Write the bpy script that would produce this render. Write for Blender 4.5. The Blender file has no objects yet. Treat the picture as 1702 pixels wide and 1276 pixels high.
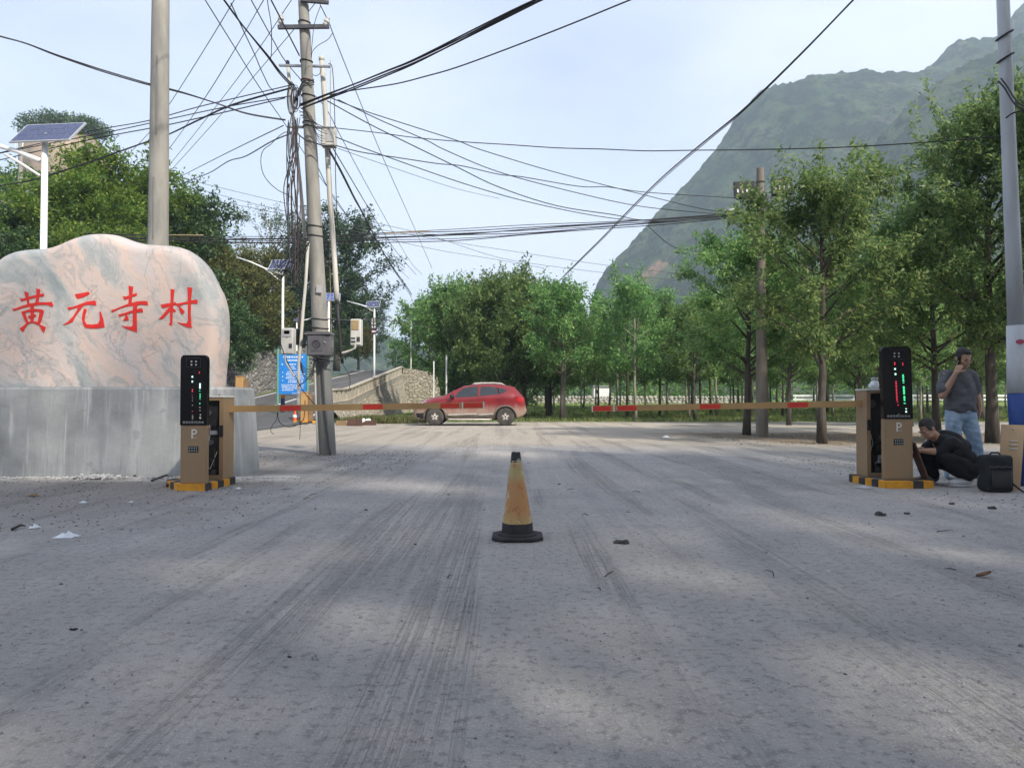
import bpy, bmesh, math, random
import numpy as np
from mathutils import Vector, Matrix, Euler, noise

S = bpy.context.scene
COL = S.collection
rad = math.radians

# ------------------------------------------------------------------ camera
F = 1233.0                      # focal length in photograph pixels (photo 1702 wide)
CAM_Z, PITCH = 1.0, math.atan(26.0 / F)
cam_d = bpy.data.cameras.new('camera')
cam = bpy.data.objects.new('camera', cam_d)
COL.objects.link(cam)
cam.location = (0, 0, CAM_Z)
cam.rotation_euler = (rad(90) + PITCH, 0, 0)
cam_d.sensor_fit = 'HORIZONTAL'
cam_d.sensor_width = 36.0
cam_d.lens = F / 1702 * 36.0
cam_d.clip_start = 0.05
cam_d.clip_end = 6000
S.camera = cam

# ------------------------------------------------------------------ sky, sun, exposure
SUN_DIR = Vector((0.50, -0.60, 0.66)).normalized()       # towards the sun
sun_el = math.asin(SUN_DIR.z)
sun_az = math.atan2(SUN_DIR.x, SUN_DIR.y)
W = bpy.data.worlds.new('World')
S.world = W
W.use_nodes = True
nt = W.node_tree
bg = nt.nodes['Background']
sky = nt.nodes.new('ShaderNodeTexSky')
sky.sky_type = 'NISHITA'
sky.sun_disc = False
sky.sun_elevation = sun_el
sky.sun_rotation = sun_az
sky.air_density = 1.0
sky.dust_density = 2.6
sky.ozone_density = 1.6
SKY_PALE = 0.64
mx = nt.nodes.new('ShaderNodeMix'); mx.data_type = 'RGBA'
tcw = nt.nodes.new('ShaderNodeTexCoord'); mpw = nt.nodes.new('ShaderNodeMapping'); mpw.inputs['Scale'].default_value = (1, 1, 2.4)
nzw = nt.nodes.new('ShaderNodeTexNoise'); nzw.inputs['Scale'].default_value = 1.5; nzw.inputs['Detail'].default_value = 6; nzw.inputs['Roughness'].default_value = .5
mrw = nt.nodes.new('ShaderNodeMapRange'); mrw.inputs[1].default_value = .36; mrw.inputs[2].default_value = .66; mrw.inputs[3].default_value = SKY_PALE - .30; mrw.inputs[4].default_value = SKY_PALE + .34
nt.links.new(tcw.outputs['Generated'], mpw.inputs[0]); nt.links.new(mpw.outputs[0], nzw.inputs['Vector']); nt.links.new(nzw.outputs['Fac'], mrw.inputs[0]); nt.links.new(mrw.outputs[0], mx.inputs['Factor'])
mx.inputs['B'].default_value = (5.35, 5.65, 6.9, 1)        # thin even cloud veil
nt.links.new(sky.outputs[0], mx.inputs['A'])
nt.links.new(mx.outputs['Result'], bg.inputs[0])
bg.inputs[1].default_value = 0.11
sun_d = bpy.data.lights.new('sun', 'SUN')
sun_d.energy = 4.2
sun_d.angle = rad(2.2)
sun_d.color = (1.0, 0.93, 0.82)
sun = bpy.data.objects.new('sun', sun_d)
COL.objects.link(sun)
sun.rotation_euler = SUN_DIR.to_track_quat('Z', 'Y').to_euler()
sun.location = (20, -25, 40)
S.view_settings.view_transform = 'Standard'
S.view_settings.look = 'None'
S.view_settings.exposure = 0.81
S.view_settings.gamma = 1.0
S.view_settings.use_curve_mapping = False
S.cycles.max_bounces = 6
S.cycles.diffuse_bounces = 3
S.cycles.glossy_bounces = 2
S.cycles.transmission_bounces = 4
S.cycles.transparent_max_bounces = 6
S.cycles.volume_bounces = 1

# ------------------------------------------------------------------ helpers
def at(px, py, Y):
    """world point seen at photo pixel (px, py) at distance Y in front of the camera"""
    u, v = (px - 851) / F, -(py - 638) / F
    c, s = math.cos(PITCH), math.sin(PITCH)
    d = Vector((u, c - v * s, s + v * c))
    d *= Y / d.y
    return Vector((d.x, d.y, d.z + CAM_Z))

def gy(py, z=0.0):
    """distance at which height z is seen at photo row py"""
    v = -(py - 638) / F
    t = (math.sin(PITCH) + v * math.cos(PITCH)) / (math.cos(PITCH) - v * math.sin(PITCH))
    return (z - CAM_Z) / t

def sstep(a, b, x):
    t = min(1.0, max(0.0, (x - a) / (b - a)))
    return t * t * (3 - 2 * t)

def V(*a):
    return Vector(a)

ORG = {}
def link(o, parent=None):
    COL.objects.link(o)
    if parent is not None:
        o.parent = parent
    return o

def tag(o, label=None, cat=None, group=None, kind=None):
    if label: o['label'] = label
    if cat: o['category'] = cat
    if group: o['group'] = group
    if kind: o['kind'] = kind
    return o

def thing(name, label, cat, loc=(0, 0, 0), group=None):
    o = bpy.data.objects.new(name, None)
    o.empty_display_size = 0.1
    COL.objects.link(o)
    o.location = loc
    ORG[o.name] = Vector(loc)
    return tag(o, label, cat, group)

class MB:
    """collects shapes given in world coordinates; build() links them as one mesh object"""
    def __init__(self):
        self.v, self.f, self.m, self.cur = [], [], [], 0
    def add(self, vs, fs):
        n = len(self.v)
        self.v.extend([tuple(p) for p in vs])
        self.f.extend([tuple(i + n for i in f) for f in fs])
        self.m.extend([self.cur] * len(fs))
        return self
    def box(self, c, s, rot=None, taper=1.0):
        c = Vector(c); hx, hy, hz = s[0] / 2, s[1] / 2, s[2] / 2
        R = rot.to_matrix() if isinstance(rot, Euler) else (rot if rot is not None else Matrix.Identity(3))
        vs = []
        for z in (-hz, hz):
            k = taper if z > 0 else 1.0
            for x, y in ((-hx, -hy), (hx, -hy), (hx, hy), (-hx, hy)):
                vs.append(c + R @ Vector((x * k, y * k, z)))
        return self.add(vs, [(0, 3, 2, 1), (4, 5, 6, 7), (0, 1, 5, 4), (1, 2, 6, 5), (2, 3, 7, 6), (3, 0, 4, 7)])
    def bx(self, x0, x1, y0, y1, z0, z1):
        return self.box(((x0 + x1) / 2, (y0 + y1) / 2, (z0 + z1) / 2), (x1 - x0, y1 - y0, z1 - z0))
    def bevbox(self, c, s, b, rot=None):
        """box with chamfered edges (rounded in plan and at top and bottom)"""
        c = Vector(c); R = rot.to_matrix() if isinstance(rot, Euler) else Matrix.Identity(3)
        hx, hy, hz = s[0] / 2, s[1] / 2, s[2] / 2
        def ring(ix, z):
            x, y = hx - ix, hy - ix
            k = b * 0.9
            return [(-x + k, -y, z), (x - k, -y, z), (x, -y + k, z), (x, y - k, z), (x - k, y, z), (-x + k, y, z), (-x, y - k, z), (-x, -y + k, z)]
        rs = [ring(b, -hz), ring(b * .3, -hz + b * .3), ring(0, -hz + b), ring(0, hz - b), ring(b * .3, hz - b * .3), ring(b, hz)]
        vs = [c + R @ Vector(p) for r in rs for p in r]
        fs = [tuple(range(7, -1, -1)), tuple(range(40, 48))]
        for k in range(5):
            for i in range(8):
                j = (i + 1) % 8
                fs.append((k * 8 + i, k * 8 + j, k * 8 + 8 + j, k * 8 + 8 + i))
        return self.add(vs, fs)
    def cone(self, p0, p1, r0, r1, n=12, caps=True):
        p0, p1 = Vector(p0), Vector(p1)
        d = (p1 - p0).normalized()
        a = d.orthogonal().normalized(); b = d.cross(a)
        vs = []
        for p, r in ((p0, r0), (p1, r1)):
            for i in range(n):
                t = 2 * math.pi * i / n
                vs.append(p + (a * math.cos(t) + b * math.sin(t)) * r)
        fs = [(i, (i + 1) % n, n + (i + 1) % n, n + i) for i in range(n)]
        if caps:
            fs += [tuple(range(n - 1, -1, -1)), tuple(range(n, 2 * n))]
        return self.add(vs, fs)
    def tube(self, pts, r, n=6, caps=True):
        pts = [Vector(p) for p in pts]
        rs = r if isinstance(r, (list, tuple)) else [r] * len(pts)
        vs = []; a = None
        for k, p in enumerate(pts):
            d = (pts[min(k + 1, len(pts) - 1)] - pts[max(k - 1, 0)])
            if d.length < 1e-9: d = Vector((0, 0, 1))
            d.normalize()
            if a is None: a = d.orthogonal().normalized()
            a = (a - d * a.dot(d))
            if a.length < 1e-6: a = d.orthogonal()
            a.normalize(); b = d.cross(a)
            for i in range(n):
                t = 2 * math.pi * i / n
                vs.append(p + (a * math.cos(t) + b * math.sin(t)) * rs[k])
        fs = []
        for k in range(len(pts) - 1):
            for i in range(n):
                j = (i + 1) % n
                fs.append((k * n + i, k * n + j, k * n + n + j, k * n + n + i))
        if caps:
            fs += [tuple(range(n - 1, -1, -1)), tuple(range((len(pts) - 1) * n, len(pts) * n))]
        return self.add(vs, fs)
    def lathe(self, c, prof, n=24, axis='z'):
        """prof: list of (r, h)"""
        c = Vector(c); vs = []
        for r, h in prof:
            for i in range(n):
                t = 2 * math.pi * i / n
                x, y = r * math.cos(t), r * math.sin(t)
                vs.append(c + (Vector((x, y, h)) if axis == 'z' else Vector((x, h, y))))
        fs = []
        for k in range(len(prof) - 1):
            for i in range(n):
                j = (i + 1) % n
                q = (k * n + i, k * n + j, k * n + n + j, k * n + n + i)
                fs.append(q if axis == 'z' else q[::-1])
        a, b = tuple(range(n - 1, -1, -1)), tuple(range((len(prof) - 1) * n, len(prof) * n))
        fs += [a, b] if axis == 'z' else [a[::-1], b[::-1]]
        return self.add(vs, fs)
    def prism(self, poly, fn, d0, d1):
        """poly: 2-D outline; fn(x, y, d) -> world point"""
        n = len(poly)
        area = sum(poly[i][0] * poly[(i + 1) % n][1] - poly[(i + 1) % n][0] * poly[i][1] for i in range(n))
        if area < 0: poly = poly[::-1]
        vs = [fn(x, y, d0) for x, y in poly] + [fn(x, y, d1) for x, y in poly]
        fs = [tuple(range(n)), tuple(range(2 * n - 1, n - 1, -1))]
        fs += [(i, n + i, n + (i + 1) % n, (i + 1) % n) for i in range(n)]
        return self.add(vs, fs)
    def ell(self, c, r, rot=None, n=12, m=8):
        c = Vector(c); R = rot.to_matrix() if rot is not None else Matrix.Identity(3)
        vs = [c + R @ Vector((0, 0, -r[2]))]
        for k in range(1, m):
            ph = -math.pi / 2 + math.pi * k / m
            for i in range(n):
                t = 2 * math.pi * i / n
                vs.append(c + R @ Vector((r[0] * math.cos(ph) * math.cos(t), r[1] * math.cos(ph) * math.sin(t), r[2] * math.sin(ph))))
        vs.append(c + R @ Vector((0, 0, r[2])))
        fs = [(0, 1 + (i + 1) % n, 1 + i) for i in range(n)]
        for k in range(m - 2):
            for i in range(n):
                j = (i + 1) % n
                fs.append((1 + k * n + i, 1 + k * n + j, 1 + (k + 1) * n + j, 1 + (k + 1) * n + i))
        L = len(vs) - 1; o = 1 + (m - 2) * n
        fs += [(o + i, o + (i + 1) % n, L) for i in range(n)]
        return self.add(vs, fs)
    def cap(self, p0, r0, p1, r1, n=12):
        p0, p1 = Vector(p0), Vector(p1)
        self.ell(p0, (r0, r0, r0), n=n); self.ell(p1, (r1, r1, r1), n=n)
        if (p1 - p0).length > 1e-5: self.cone(p0, p1, r0, r1, n)
        return self
    def mesh(self, name, org=Vector((0, 0, 0)), mats=None, smooth=False, normals=True):
        me = bpy.data.meshes.new(name)
        me.from_pydata([(p[0] - org[0], p[1] - org[1], p[2] - org[2]) for p in self.v], [], self.f)
        if normals and len(self.f) < 20000:
            bm = bmesh.new(); bm.from_mesh(me)
            bmesh.ops.recalc_face_normals(bm, faces=bm.faces)
            bm.to_mesh(me); bm.free()
        for m in (mats if isinstance(mats, (list, tuple)) else [mats]):
            if m is not None: me.materials.append(m)
        if any(self.m): me.polygons.foreach_set('material_index', self.m)
        if smooth:
            me.polygons.foreach_set('use_smooth', [True] * len(me.polygons))
            if isinstance(smooth, (int, float)) and smooth is not True:
                me.set_sharp_from_angle(angle=rad(smooth))
        me.update()
        return me
    def build(self, name, mats, parent=None, smooth=False, label=None):
        org = ORG.get(parent.name, Vector((0, 0, 0))) if parent else Vector((0, 0, 0))
        o = bpy.data.objects.new(name, self.mesh(name, org, mats, smooth))
        link(o, parent); ORG[o.name] = org
        if label: o['label'] = label
        return o
    def single(self, name, mats, label=None, cat=None, group=None, kind=None, loc=None, smooth=False):
        """a top-level thing that is one mesh, its origin at its base"""
        if loc is None:
            a = np.array(self.v); loc = Vector(((a[:, 0].min() + a[:, 0].max()) / 2, (a[:, 1].min() + a[:, 1].max()) / 2, a[:, 2].min()))
            if kind == 'structure': loc = Vector((0, 0, 0))
        loc = Vector(loc)
        o = bpy.data.objects.new(name, self.mesh(name, loc, mats, smooth))
        o.location = loc; COL.objects.link(o); ORG[o.name] = loc
        return tag(o, label, cat, group, kind)

def shared(name, me, parent, loc=(0, 0, 0)):
    o = bpy.data.objects.new(name, me)
    o.location = loc
    link(o, parent); ORG[o.name] = ORG.get(parent.name, Vector((0, 0, 0)))
    return o

def grid_mesh(name, P, mat, smooth=True):
    """P: (n, m, 3) numpy array of points"""
    n, m = P.shape[:2]
    me = bpy.data.meshes.new(name)
    idx = np.arange(n * m).reshape(n, m)
    q = np.stack([idx[:-1, :-1], idx[1:, :-1], idx[1:, 1:], idx[:-1, 1:]], -1).reshape(-1, 4)
    me.vertices.add(n * m); me.vertices.foreach_set('co', P.reshape(-1).astype(np.float32))
    me.loops.add(q.size); me.loops.foreach_set('vertex_index', q.reshape(-1).astype(np.int32))
    me.polygons.add(len(q)); me.polygons.foreach_set('loop_start', (np.arange(len(q)) * 4).astype(np.int32))
    me.polygons.foreach_set('use_smooth', np.full(len(q), smooth))
    me.update(calc_edges=True)
    me.validate()
    if mat: me.materials.append(mat)
    return me

def text_mesh(body, size, name, mat, fn, parent, depth=0.001):
    """flat lettering converted to a mesh and mapped by fn(x, y) (text centred on 0, 0)"""
    cu = bpy.data.curves.new(name, 'FONT'); cu.body = body; cu.size = size
    cu.align_x = 'CENTER'; cu.align_y = 'CENTER'; cu.resolution_u = 2
    ob = bpy.data.objects.new(name + '_src', cu); COL.objects.link(ob)
    bpy.context.view_layer.update()
    me = bpy.data.meshes.new_from_object(ob.evaluated_get(bpy.context.evaluated_depsgraph_get()))
    me.name = name
    bpy.data.objects.remove(ob); bpy.data.curves.remove(cu)
    org = ORG.get(parent.name, Vector((0, 0, 0)))
    for v in me.vertices:
        v.co = Vector(fn(v.co.x, v.co.y)) - org
    me.materials.clear(); me.materials.append(mat)
    o = bpy.data.objects.new(name, me); link(o, parent); ORG[o.name] = org
    return o

# ------------------------------------------------------------------ materials
def nodes(name):
    m = bpy.data.materials.new(name); m.use_nodes = True
    t = m.node_tree
    return m, t, t.nodes['Principled BSDF']

def N(t, kind, **kw):
    n = t.nodes.new('ShaderNode' + kind)
    for k, v in kw.items():
        if k in n.inputs.keys(): n.inputs[k].default_value = v
        else: setattr(n, k, v)
    return n

def ramp(t, fac, stops):
    r = t.nodes.new('ShaderNodeValToRGB')
    e = r.color_ramp.elements
    while len(e) < len(stops): e.new(0.5)
    for k, (p, c) in enumerate(stops):
        e[k].position = p; e[k].color = (*c, 1) if len(c) == 3 else c
    t.links.new(fac, r.inputs[0])
    return r.outputs[0]

def mixc(t, fac, a, b, mode='MIX'):
    n = t.nodes.new('ShaderNodeMix'); n.data_type = 'RGBA'; n.blend_type = mode
    for s, v in (('Factor', fac), ('A', a), ('B', b)):
        if hasattr(v, 'links'): t.links.new(v, n.inputs[s])
        else: n.inputs[s].default_value = v if s == 'Factor' else (*v, 1)
    return n.outputs['Result']

def math_(t, op, a, b=None, clamp=False):
    n = t.nodes.new('ShaderNodeMath'); n.operation = op; n.use_clamp = clamp
    for i, v in enumerate((a, b)):
        if v is None: continue
        if hasattr(v, 'links'): t.links.new(v, n.inputs[i])
        else: n.inputs[i].default_value = v
    return n.outputs[0]

def maprange(t, x, a, b, c=0.0, d=1.0):
    n = t.nodes.new('ShaderNodeMapRange'); n.interpolation_type = 'SMOOTHSTEP'
    t.links.new(x, n.inputs[0])
    for i, v in enumerate((a, b, c, d)): n.inputs[1 + i].default_value = v
    return n.outputs[0]

def obco(t, scale=(1, 1, 1), rot=(0, 0, 0)):
    c = t.nodes.new('ShaderNodeTexCoord'); mp = t.nodes.new('ShaderNodeMapping')
    mp.inputs['Scale'].default_value = scale; mp.inputs['Rotation'].default_value = rot
    t.links.new(c.outputs['Object'], mp.inputs[0])
    return mp.outputs[0]

def nz(t, co, scale, detail=4, rough=0.55, dist=0.0):
    n = t.nodes.new('ShaderNodeTexNoise')
    n.inputs['Scale'].default_value = scale; n.inputs['Detail'].default_value = detail
    n.inputs['Roughness'].default_value = rough; n.inputs['Distortion'].default_value = dist
    if co is not None: t.links.new(co, n.inputs['Vector'])
    return n.outputs['Fac']

def bump(t, b, h, strength, dist=0.02):
    n = t.nodes.new('ShaderNodeBump'); n.inputs['Strength'].default_value = strength; n.inputs['Distance'].default_value = dist
    t.links.new(h, n.inputs['Height']); t.links.new(n.outputs[0], b.inputs['Normal'])
    return n

def pm(name, c1, c2=None, scale=8.0, rough=0.6, metal=0.0, bstr=0.15, bscale=60.0, stretch=(1, 1, 1), spec=0.4, emit=None, coat=0.0, lo=0.35, hi=0.65):
    """plain procedural material: two tones broken up by noise, fine relief"""
    m, t, b = nodes(name)
    c2 = c2 or tuple(x * 0.8 for x in c1)
    co = obco(t, stretch)
    f = nz(t, co, scale, 6)
    t.links.new(ramp(t, f, [(lo, c1), (hi, c2)]), b.inputs['Base Color'])
    b.inputs['Roughness'].default_value = rough
    b.inputs['Metallic'].default_value = metal
    b.inputs['Specular IOR Level'].default_value = spec
    b.inputs['Coat Weight'].default_value = coat
    if bstr: bump(t, b, nz(t, co, bscale, 3), bstr, 0.005)
    if emit:
        b.inputs['Emission Color'].default_value = (*emit[0], 1); b.inputs['Emission Strength'].default_value = emit[1]
    return m

def leafmat(name, c1, c2, c3, trans=0.5):
    m, t, b = nodes(name)
    g = t.nodes.new('ShaderNodeNewGeometry')
    oi = t.nodes.new('ShaderNodeObjectInfo')
    r = ramp(t, g.outputs['Random Per Island'], [(0.0, c1), (0.55, c2), (0.97, c3)])
    hs = t.nodes.new('ShaderNodeHueSaturation')
    t.links.new(maprange(t, oi.outputs['Random'], 0, 1, 0.49, 0.522), hs.inputs['Hue'])
    t.links.new(maprange(t, oi.outputs['Random'], 0, 1, 0.78, 1.15), hs.inputs['Value'])
    t.links.new(r, hs.inputs['Color'])
    t.links.new(hs.outputs[0], b.inputs['Base Color'])
    b.inputs['Roughness'].default_value = 0.5
    b.inputs['Specular IOR Level'].default_value = 0.35
    tr = t.nodes.new('ShaderNodeBsdfTranslucent')
    t.links.new(hs.outputs[0], tr.inputs[0])
    ms = t.nodes.new('ShaderNodeMixShader'); ms.inputs[0].default_value = trans
    t.links.new(b.outputs[0], ms.inputs[1]); t.links.new(tr.outputs[0], ms.inputs[2])
    t.links.new(ms.outputs[0], t.nodes['Material Output'].inputs[0])
    return m

M = {}
M['concrete'] = pm('concrete', (.34, .32, .28), (.18, .175, .16), 3.5, .85, bstr=.4, bscale=90, stretch=(1, 1, .25))
M['old_concrete'] = pm('old_concrete', (.20, .20, .19), (.13, .135, .13), 6, .9, bstr=.5, bscale=70, stretch=(1, 1, .2))
M['bark'] = pm('bark', (.10, .085, .068), (.055, .047, .038), 14, .95, bstr=.9, bscale=40, stretch=(1, 1, .2))
M['pale_bark'] = pm('pale_bark', (.30, .28, .23), (.18, .165, .13), 10, .9, bstr=.5, bscale=40, stretch=(1, 1, .3))
M['tan_paint'] = pm('tan_paint', (.30, .20, .11), (.265, .175, .097), 3, .42, bstr=.05)
M['gold_paint'] = pm('gold_paint', (.42, .26, .11), (.36, .22, .095), 4, .35, metal=.25, bstr=.04)
M['black_gloss'] = pm('black_gloss', (.004, .004, .005), (.006, .006, .007), 3, .16, bstr=0, spec=.12)
M['black_plastic'] = pm('black_plastic', (.02, .02, .022), (.013, .013, .014), 8, .5, bstr=.1)
M['black_rubber'] = pm('black_rubber', (.016, .016, .018), (.03, .029, .028), 9, .8, bstr=.3)
M['dark_inside'] = pm('dark_inside', (.012, .012, .013), (.02, .02, .02), 10, .7, bstr=.1)
M['white_paint'] = pm('white_paint', (.78, .78, .76), (.66, .66, .64), 7, .5, bstr=.08, stretch=(1, 1, .3))
M['off_white'] = pm('off_white', (.60, .59, .55), (.46, .45, .41), 7, .6, bstr=.15, stretch=(1, 1, .3))
M['pipe_white'] = pm('pipe_white', (.62, .60, .54), (.42, .40, .35), 6, .6, bstr=.15, stretch=(1, 1, .15))
M['red_stripe'] = pm('red_stripe', (.62, .035, .02), (.55, .03, .018), 8, .35, bstr=.05)
M['kerb_yellow'] = pm('kerb_yellow', (.72, .33, .02), (.55, .24, .02), 9, .6, bstr=.3)
M['kerb_black'] = pm('kerb_black', (.022, .022, .024), (.05, .047, .045), 9, .7, bstr=.3)
M['galv'] = pm('galvanised_steel', (.38, .39, .40), (.28, .29, .30), 12, .45, metal=.6, bstr=.1)
M['dark_steel'] = pm('dark_steel', (.10, .10, .11), (.07, .07, .075), 9, .5, metal=.4, bstr=.15)
M['grey_box'] = pm('grey_box', (.125, .12, .13), (.085, .082, .088), 7, .55, bstr=.2)
M['emblem'] = pm('emblem_print', (.035, .033, .045), (.045, .043, .055), 7, .6, bstr=0)
M['cable'] = pm('cable', (.016, .016, .018), (.028, .028, .03), 20, .6, bstr=0)
M['grey_cable'] = pm('grey_cable', (.09, .09, .095), (.06, .06, .065), 20, .6, bstr=0)
M['red_cable'] = pm('red_cable', (.09, .03, .03), (.07, .025, .025), 20, .6, bstr=0)
M['white_cable'] = pm('white_cable', (.6, .6, .6), (.45, .45, .45), 20, .6, bstr=0)
M['solar_cell'] = pm('solar_cell', (.035, .045, .10), (.05, .06, .13), 4, .2, bstr=0, spec=.6)
M['solar_blue'] = pm('solar_blue', (.03, .06, .22), (.05, .09, .28), 4, .2, bstr=0, spec=.6)
M['alu'] = pm('aluminium', (.62, .63, .64), (.52, .53, .54), 10, .35, metal=.5, bstr=.05)
M['blue_sign'] = pm('blue_sign', (.02, .21, .60), (.015, .17, .52), 5, .4, bstr=0)
M['sign_white'] = pm('sign_white', (.72, .76, .80), (.62, .66, .70), 9, .5, bstr=0)
M['green_post'] = pm('green_post', (.14, .30, .21), (.10, .24, .17), 9, .5, bstr=.1)
M['orange'] = pm('orange_plastic', (.62, .10, .02), (.52, .08, .02), 9, .5, bstr=.1)
M['rust'] = pm('rusty_steel', (.11, .055, .035), (.06, .035, .028), 9, .9, bstr=.5, bscale=40)
M['timber'] = pm('timber', (.26, .17, .085), (.17, .11, .06), 9, .8, bstr=.4, stretch=(.3, 1, 1))
M['paper'] = pm('white_film', (.74, .76, .77), (.62, .64, .66), 30, .45, bstr=.2)
M['litter_grey'] = pm('grey_film', (.42, .43, .42), (.34, .35, .34), 30, .5, bstr=.2)
M['dead_leaf'] = pm('dead_leaf', (.20, .11, .05), (.12, .07, .035), 30, .8, bstr=.3)
M['twig'] = pm('twig', (.055, .05, .043), (.032, .03, .027), 30, .9, bstr=.3)
M['stone_bit'] = pm('stone_bit', (.30, .29, .28), (.16, .155, .15), 3, .9, bstr=.4, bscale=60)
M['led_green'] = pm('led_green', (.01, .1, .04), (.01, .1, .04), 3, .5, bstr=0, emit=((.08, .95, .42), .9))
M['led_white'] = pm('led_white', (.1, .2, .15), (.1, .2, .15), 3, .5, bstr=0, emit=((.55, 1.0, .8), 1.1))
M['led_red'] = pm('led_red', (.1, .01, .01), (.1, .01, .01), 3, .5, bstr=0, emit=((.9, .05, .10), .55))
M['led_dim'] = pm('led_dim', (.1, .1, .09), (.1, .1, .09), 3, .5, bstr=0, emit=((.6, .55, .45), .35))
M['print_grey'] = pm('print_grey', (.42, .42, .42), (.36, .36, .36), 9, .5, bstr=0)
M['print_white'] = pm('print_white', (.72, .70, .66), (.64, .62, .58), 9, .5, bstr=0)
M['key_grey'] = pm('key_grey', (.36, .40, .38), (.28, .31, .29), 9, .4, bstr=0)
M['leaf_field'] = leafmat('leaf_field', (0.093, 0.180, 0.060), (0.169, 0.298, 0.093), (0.321, 0.423, 0.129))
M['leaf_near'] = leafmat('leaf_near', (0.115, 0.216, 0.078), (0.215, 0.360, 0.113), (0.415, 0.503, 0.173))
M['leaf_dark'] = leafmat('leaf_dark', (0.029, 0.058, 0.026), (0.048, 0.091, 0.035), (0.090, 0.130, 0.046), .25)
M['leaf_yellow'] = leafmat('leaf_yellow', (0.074, 0.131, 0.025), (0.141, 0.221, 0.036), (0.283, 0.319, 0.053))
M['leaf_olive'] = leafmat('leaf_olive', (0.075, 0.083, 0.026), (0.149, 0.158, 0.045), (0.254, 0.217, 0.083))
M['leaf_pale'] = leafmat('leaf_pale', (0.072, 0.111, 0.058), (0.117, 0.169, 0.078), (0.182, 0.234, 0.117))
M['leaf_shade'] = leafmat('leaf_shade', (.06, .11, .03), (.09, .16, .04), (.15, .22, .06), .65)
M['leaf_wood'] = leafmat('leaf_wood', (0.043, 0.087, 0.034), (0.074, 0.137, 0.048), (0.127, 0.186, 0.065), .25)

# ================================================================== THE SETTING
rng = np.random.default_rng(7)
random.seed(11)

def fbm(x, y, sc, oct=4, seed=0.0):
    a, s, r = 1.0, 0.0, 0.0
    for k in range(oct):
        s += a * noise.noise((x * sc + seed, y * sc - seed, seed * 1.7 + k * 3.1)); r += a
        a *= 0.5; sc *= 2.03
    return s / r

def zr(Y):                                   # height of the climbing asphalt road
    y = min(Y, 74.0)
    return 0.09 * max(0.0, y - 30.0) + 0.012 if y > 31 else 0.012 + 0.045 * sstep(26, 31, y) * 1.0

def ground_z(x, y):
    z = 0.0
    if y > 38 and x > -6:
        z += 0.7 * sstep(38, 100, y) * sstep(-6, 0, x)
    return z

# ---- ground
m, t, b = nodes('packed_dirt')
co = obco(t)
sep = t.nodes.new('ShaderNodeSeparateXYZ'); t.links.new(co, sep.inputs[0])
X_, Y_ = sep.outputs[0], sep.outputs[1]
n_big = nz(t, co, .28, 5, .55)
n_mid = nz(t, co, 1.6, 6, .6)
n_fine = nz(t, co, 22, 6, .65)
n_grit = nz(t, co, 95, 3, .6)
trk = obco(t, (5.5, .22, 1), (0, 0, rad(10)))
n_trk = nz(t, trk, 1.0, 6, .65, .35)
trk2 = obco(t, (17, .35, 1), (0, 0, rad(8)))
n_trk2 = nz(t, trk2, 1.0, 4, .6, .6)
base = ramp(t, n_mid, [(.3, (.315, .308, .312)), (.72, (.44, .428, .422))])
base = mixc(t, maprange(t, n_big, .42, .62, 0, .55), base, (.45, .425, .385))
base = mixc(t, maprange(t, n_trk, .36, .6, .26, 0), base, (.275, .272, .278))
base = mixc(t, maprange(t, n_trk2, .56, .72, 0, .28), base, (.46, .45, .445))
base = mixc(t, maprange(t, n_fine, .50, .66, 0, .62), base, (.17, .168, .172))
base = mixc(t, maprange(t, nz(t, co, 9, 5, .7), .56, .70, 0, .45), base, (.19, .186, .186))
base = mixc(t, maprange(t, n_grit, .54, .68, 0, .5), base, (.58, .565, .55))
trk3 = nz(t, obco(t, (62, .30, 1), (0, 0, rad(9))), 1.0, 3, .6, .3)
tmask = maprange(t, nz(t, obco(t, (2.2, .12, 1), (0, 0, rad(9))), 1.0, 3, .5, .2), .48, .60, 0, 1)
fine_trk = math_(t, 'MULTIPLY', maprange(t, trk3, .46, .60, 0, 1), tmask)
base = mixc(t, math_(t, 'MULTIPLY', fine_trk, .14), base, (.22, .217, .225))
base = mixc(t, maprange(t, nz(t, obco(t, (1, .55, 1)), .62, 6, .62), .58, .70, 0, .55), base, (.56, .535, .475))
base = mixc(t, maprange(t, nz(t, co, .95, 7, .68), .56, .72, 0, .45), base, (.22, .218, .225))
# earthy verge to the left of the drive, near the plinth
verge = math_(t, 'MULTIPLY', maprange(t, math_(t, 'ADD', X_, math_(t, 'MULTIPLY', n_mid, 2.2)), -2.6, -.8, 1, 0), maprange(t, Y_, 5.0, 7.2, 0, 1))
base = mixc(t, math_(t, 'MULTIPLY', verge, .55), base, (.225, .213, .20))
# pale spilled plaster along the foot of the plinth
pl = maprange(t, math_(t, 'ABSOLUTE', math_(t, 'SUBTRACT', Y_, math_(t, 'ADD', 9.25, math_(t, 'MULTIPLY', n_mid, .5)))), .16, .62, 1, 0)
pl = math_(t, 'MULTIPLY', pl, maprange(t, X_, -3.0, -2.4, 1, 0))
pl = math_(t, 'MULTIPLY', pl, maprange(t, nz(t, co, 3.2, 5), .36, .56, .15, 1))
base = mixc(t, math_(t, 'MULTIPLY', pl, .85), base, (.62, .60, .57))
# beaten earth of the lane behind the gate, sunlit warmth mixed into its colour
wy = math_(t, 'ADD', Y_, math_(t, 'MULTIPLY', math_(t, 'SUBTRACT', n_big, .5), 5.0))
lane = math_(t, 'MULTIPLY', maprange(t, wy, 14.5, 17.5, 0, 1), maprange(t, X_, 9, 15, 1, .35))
base = mixc(t, math_(t, 'MULTIPLY', lane, .75), base, mixc(t, n_mid, (.33, .295, .245), (.44, .39, .325)))
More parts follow.
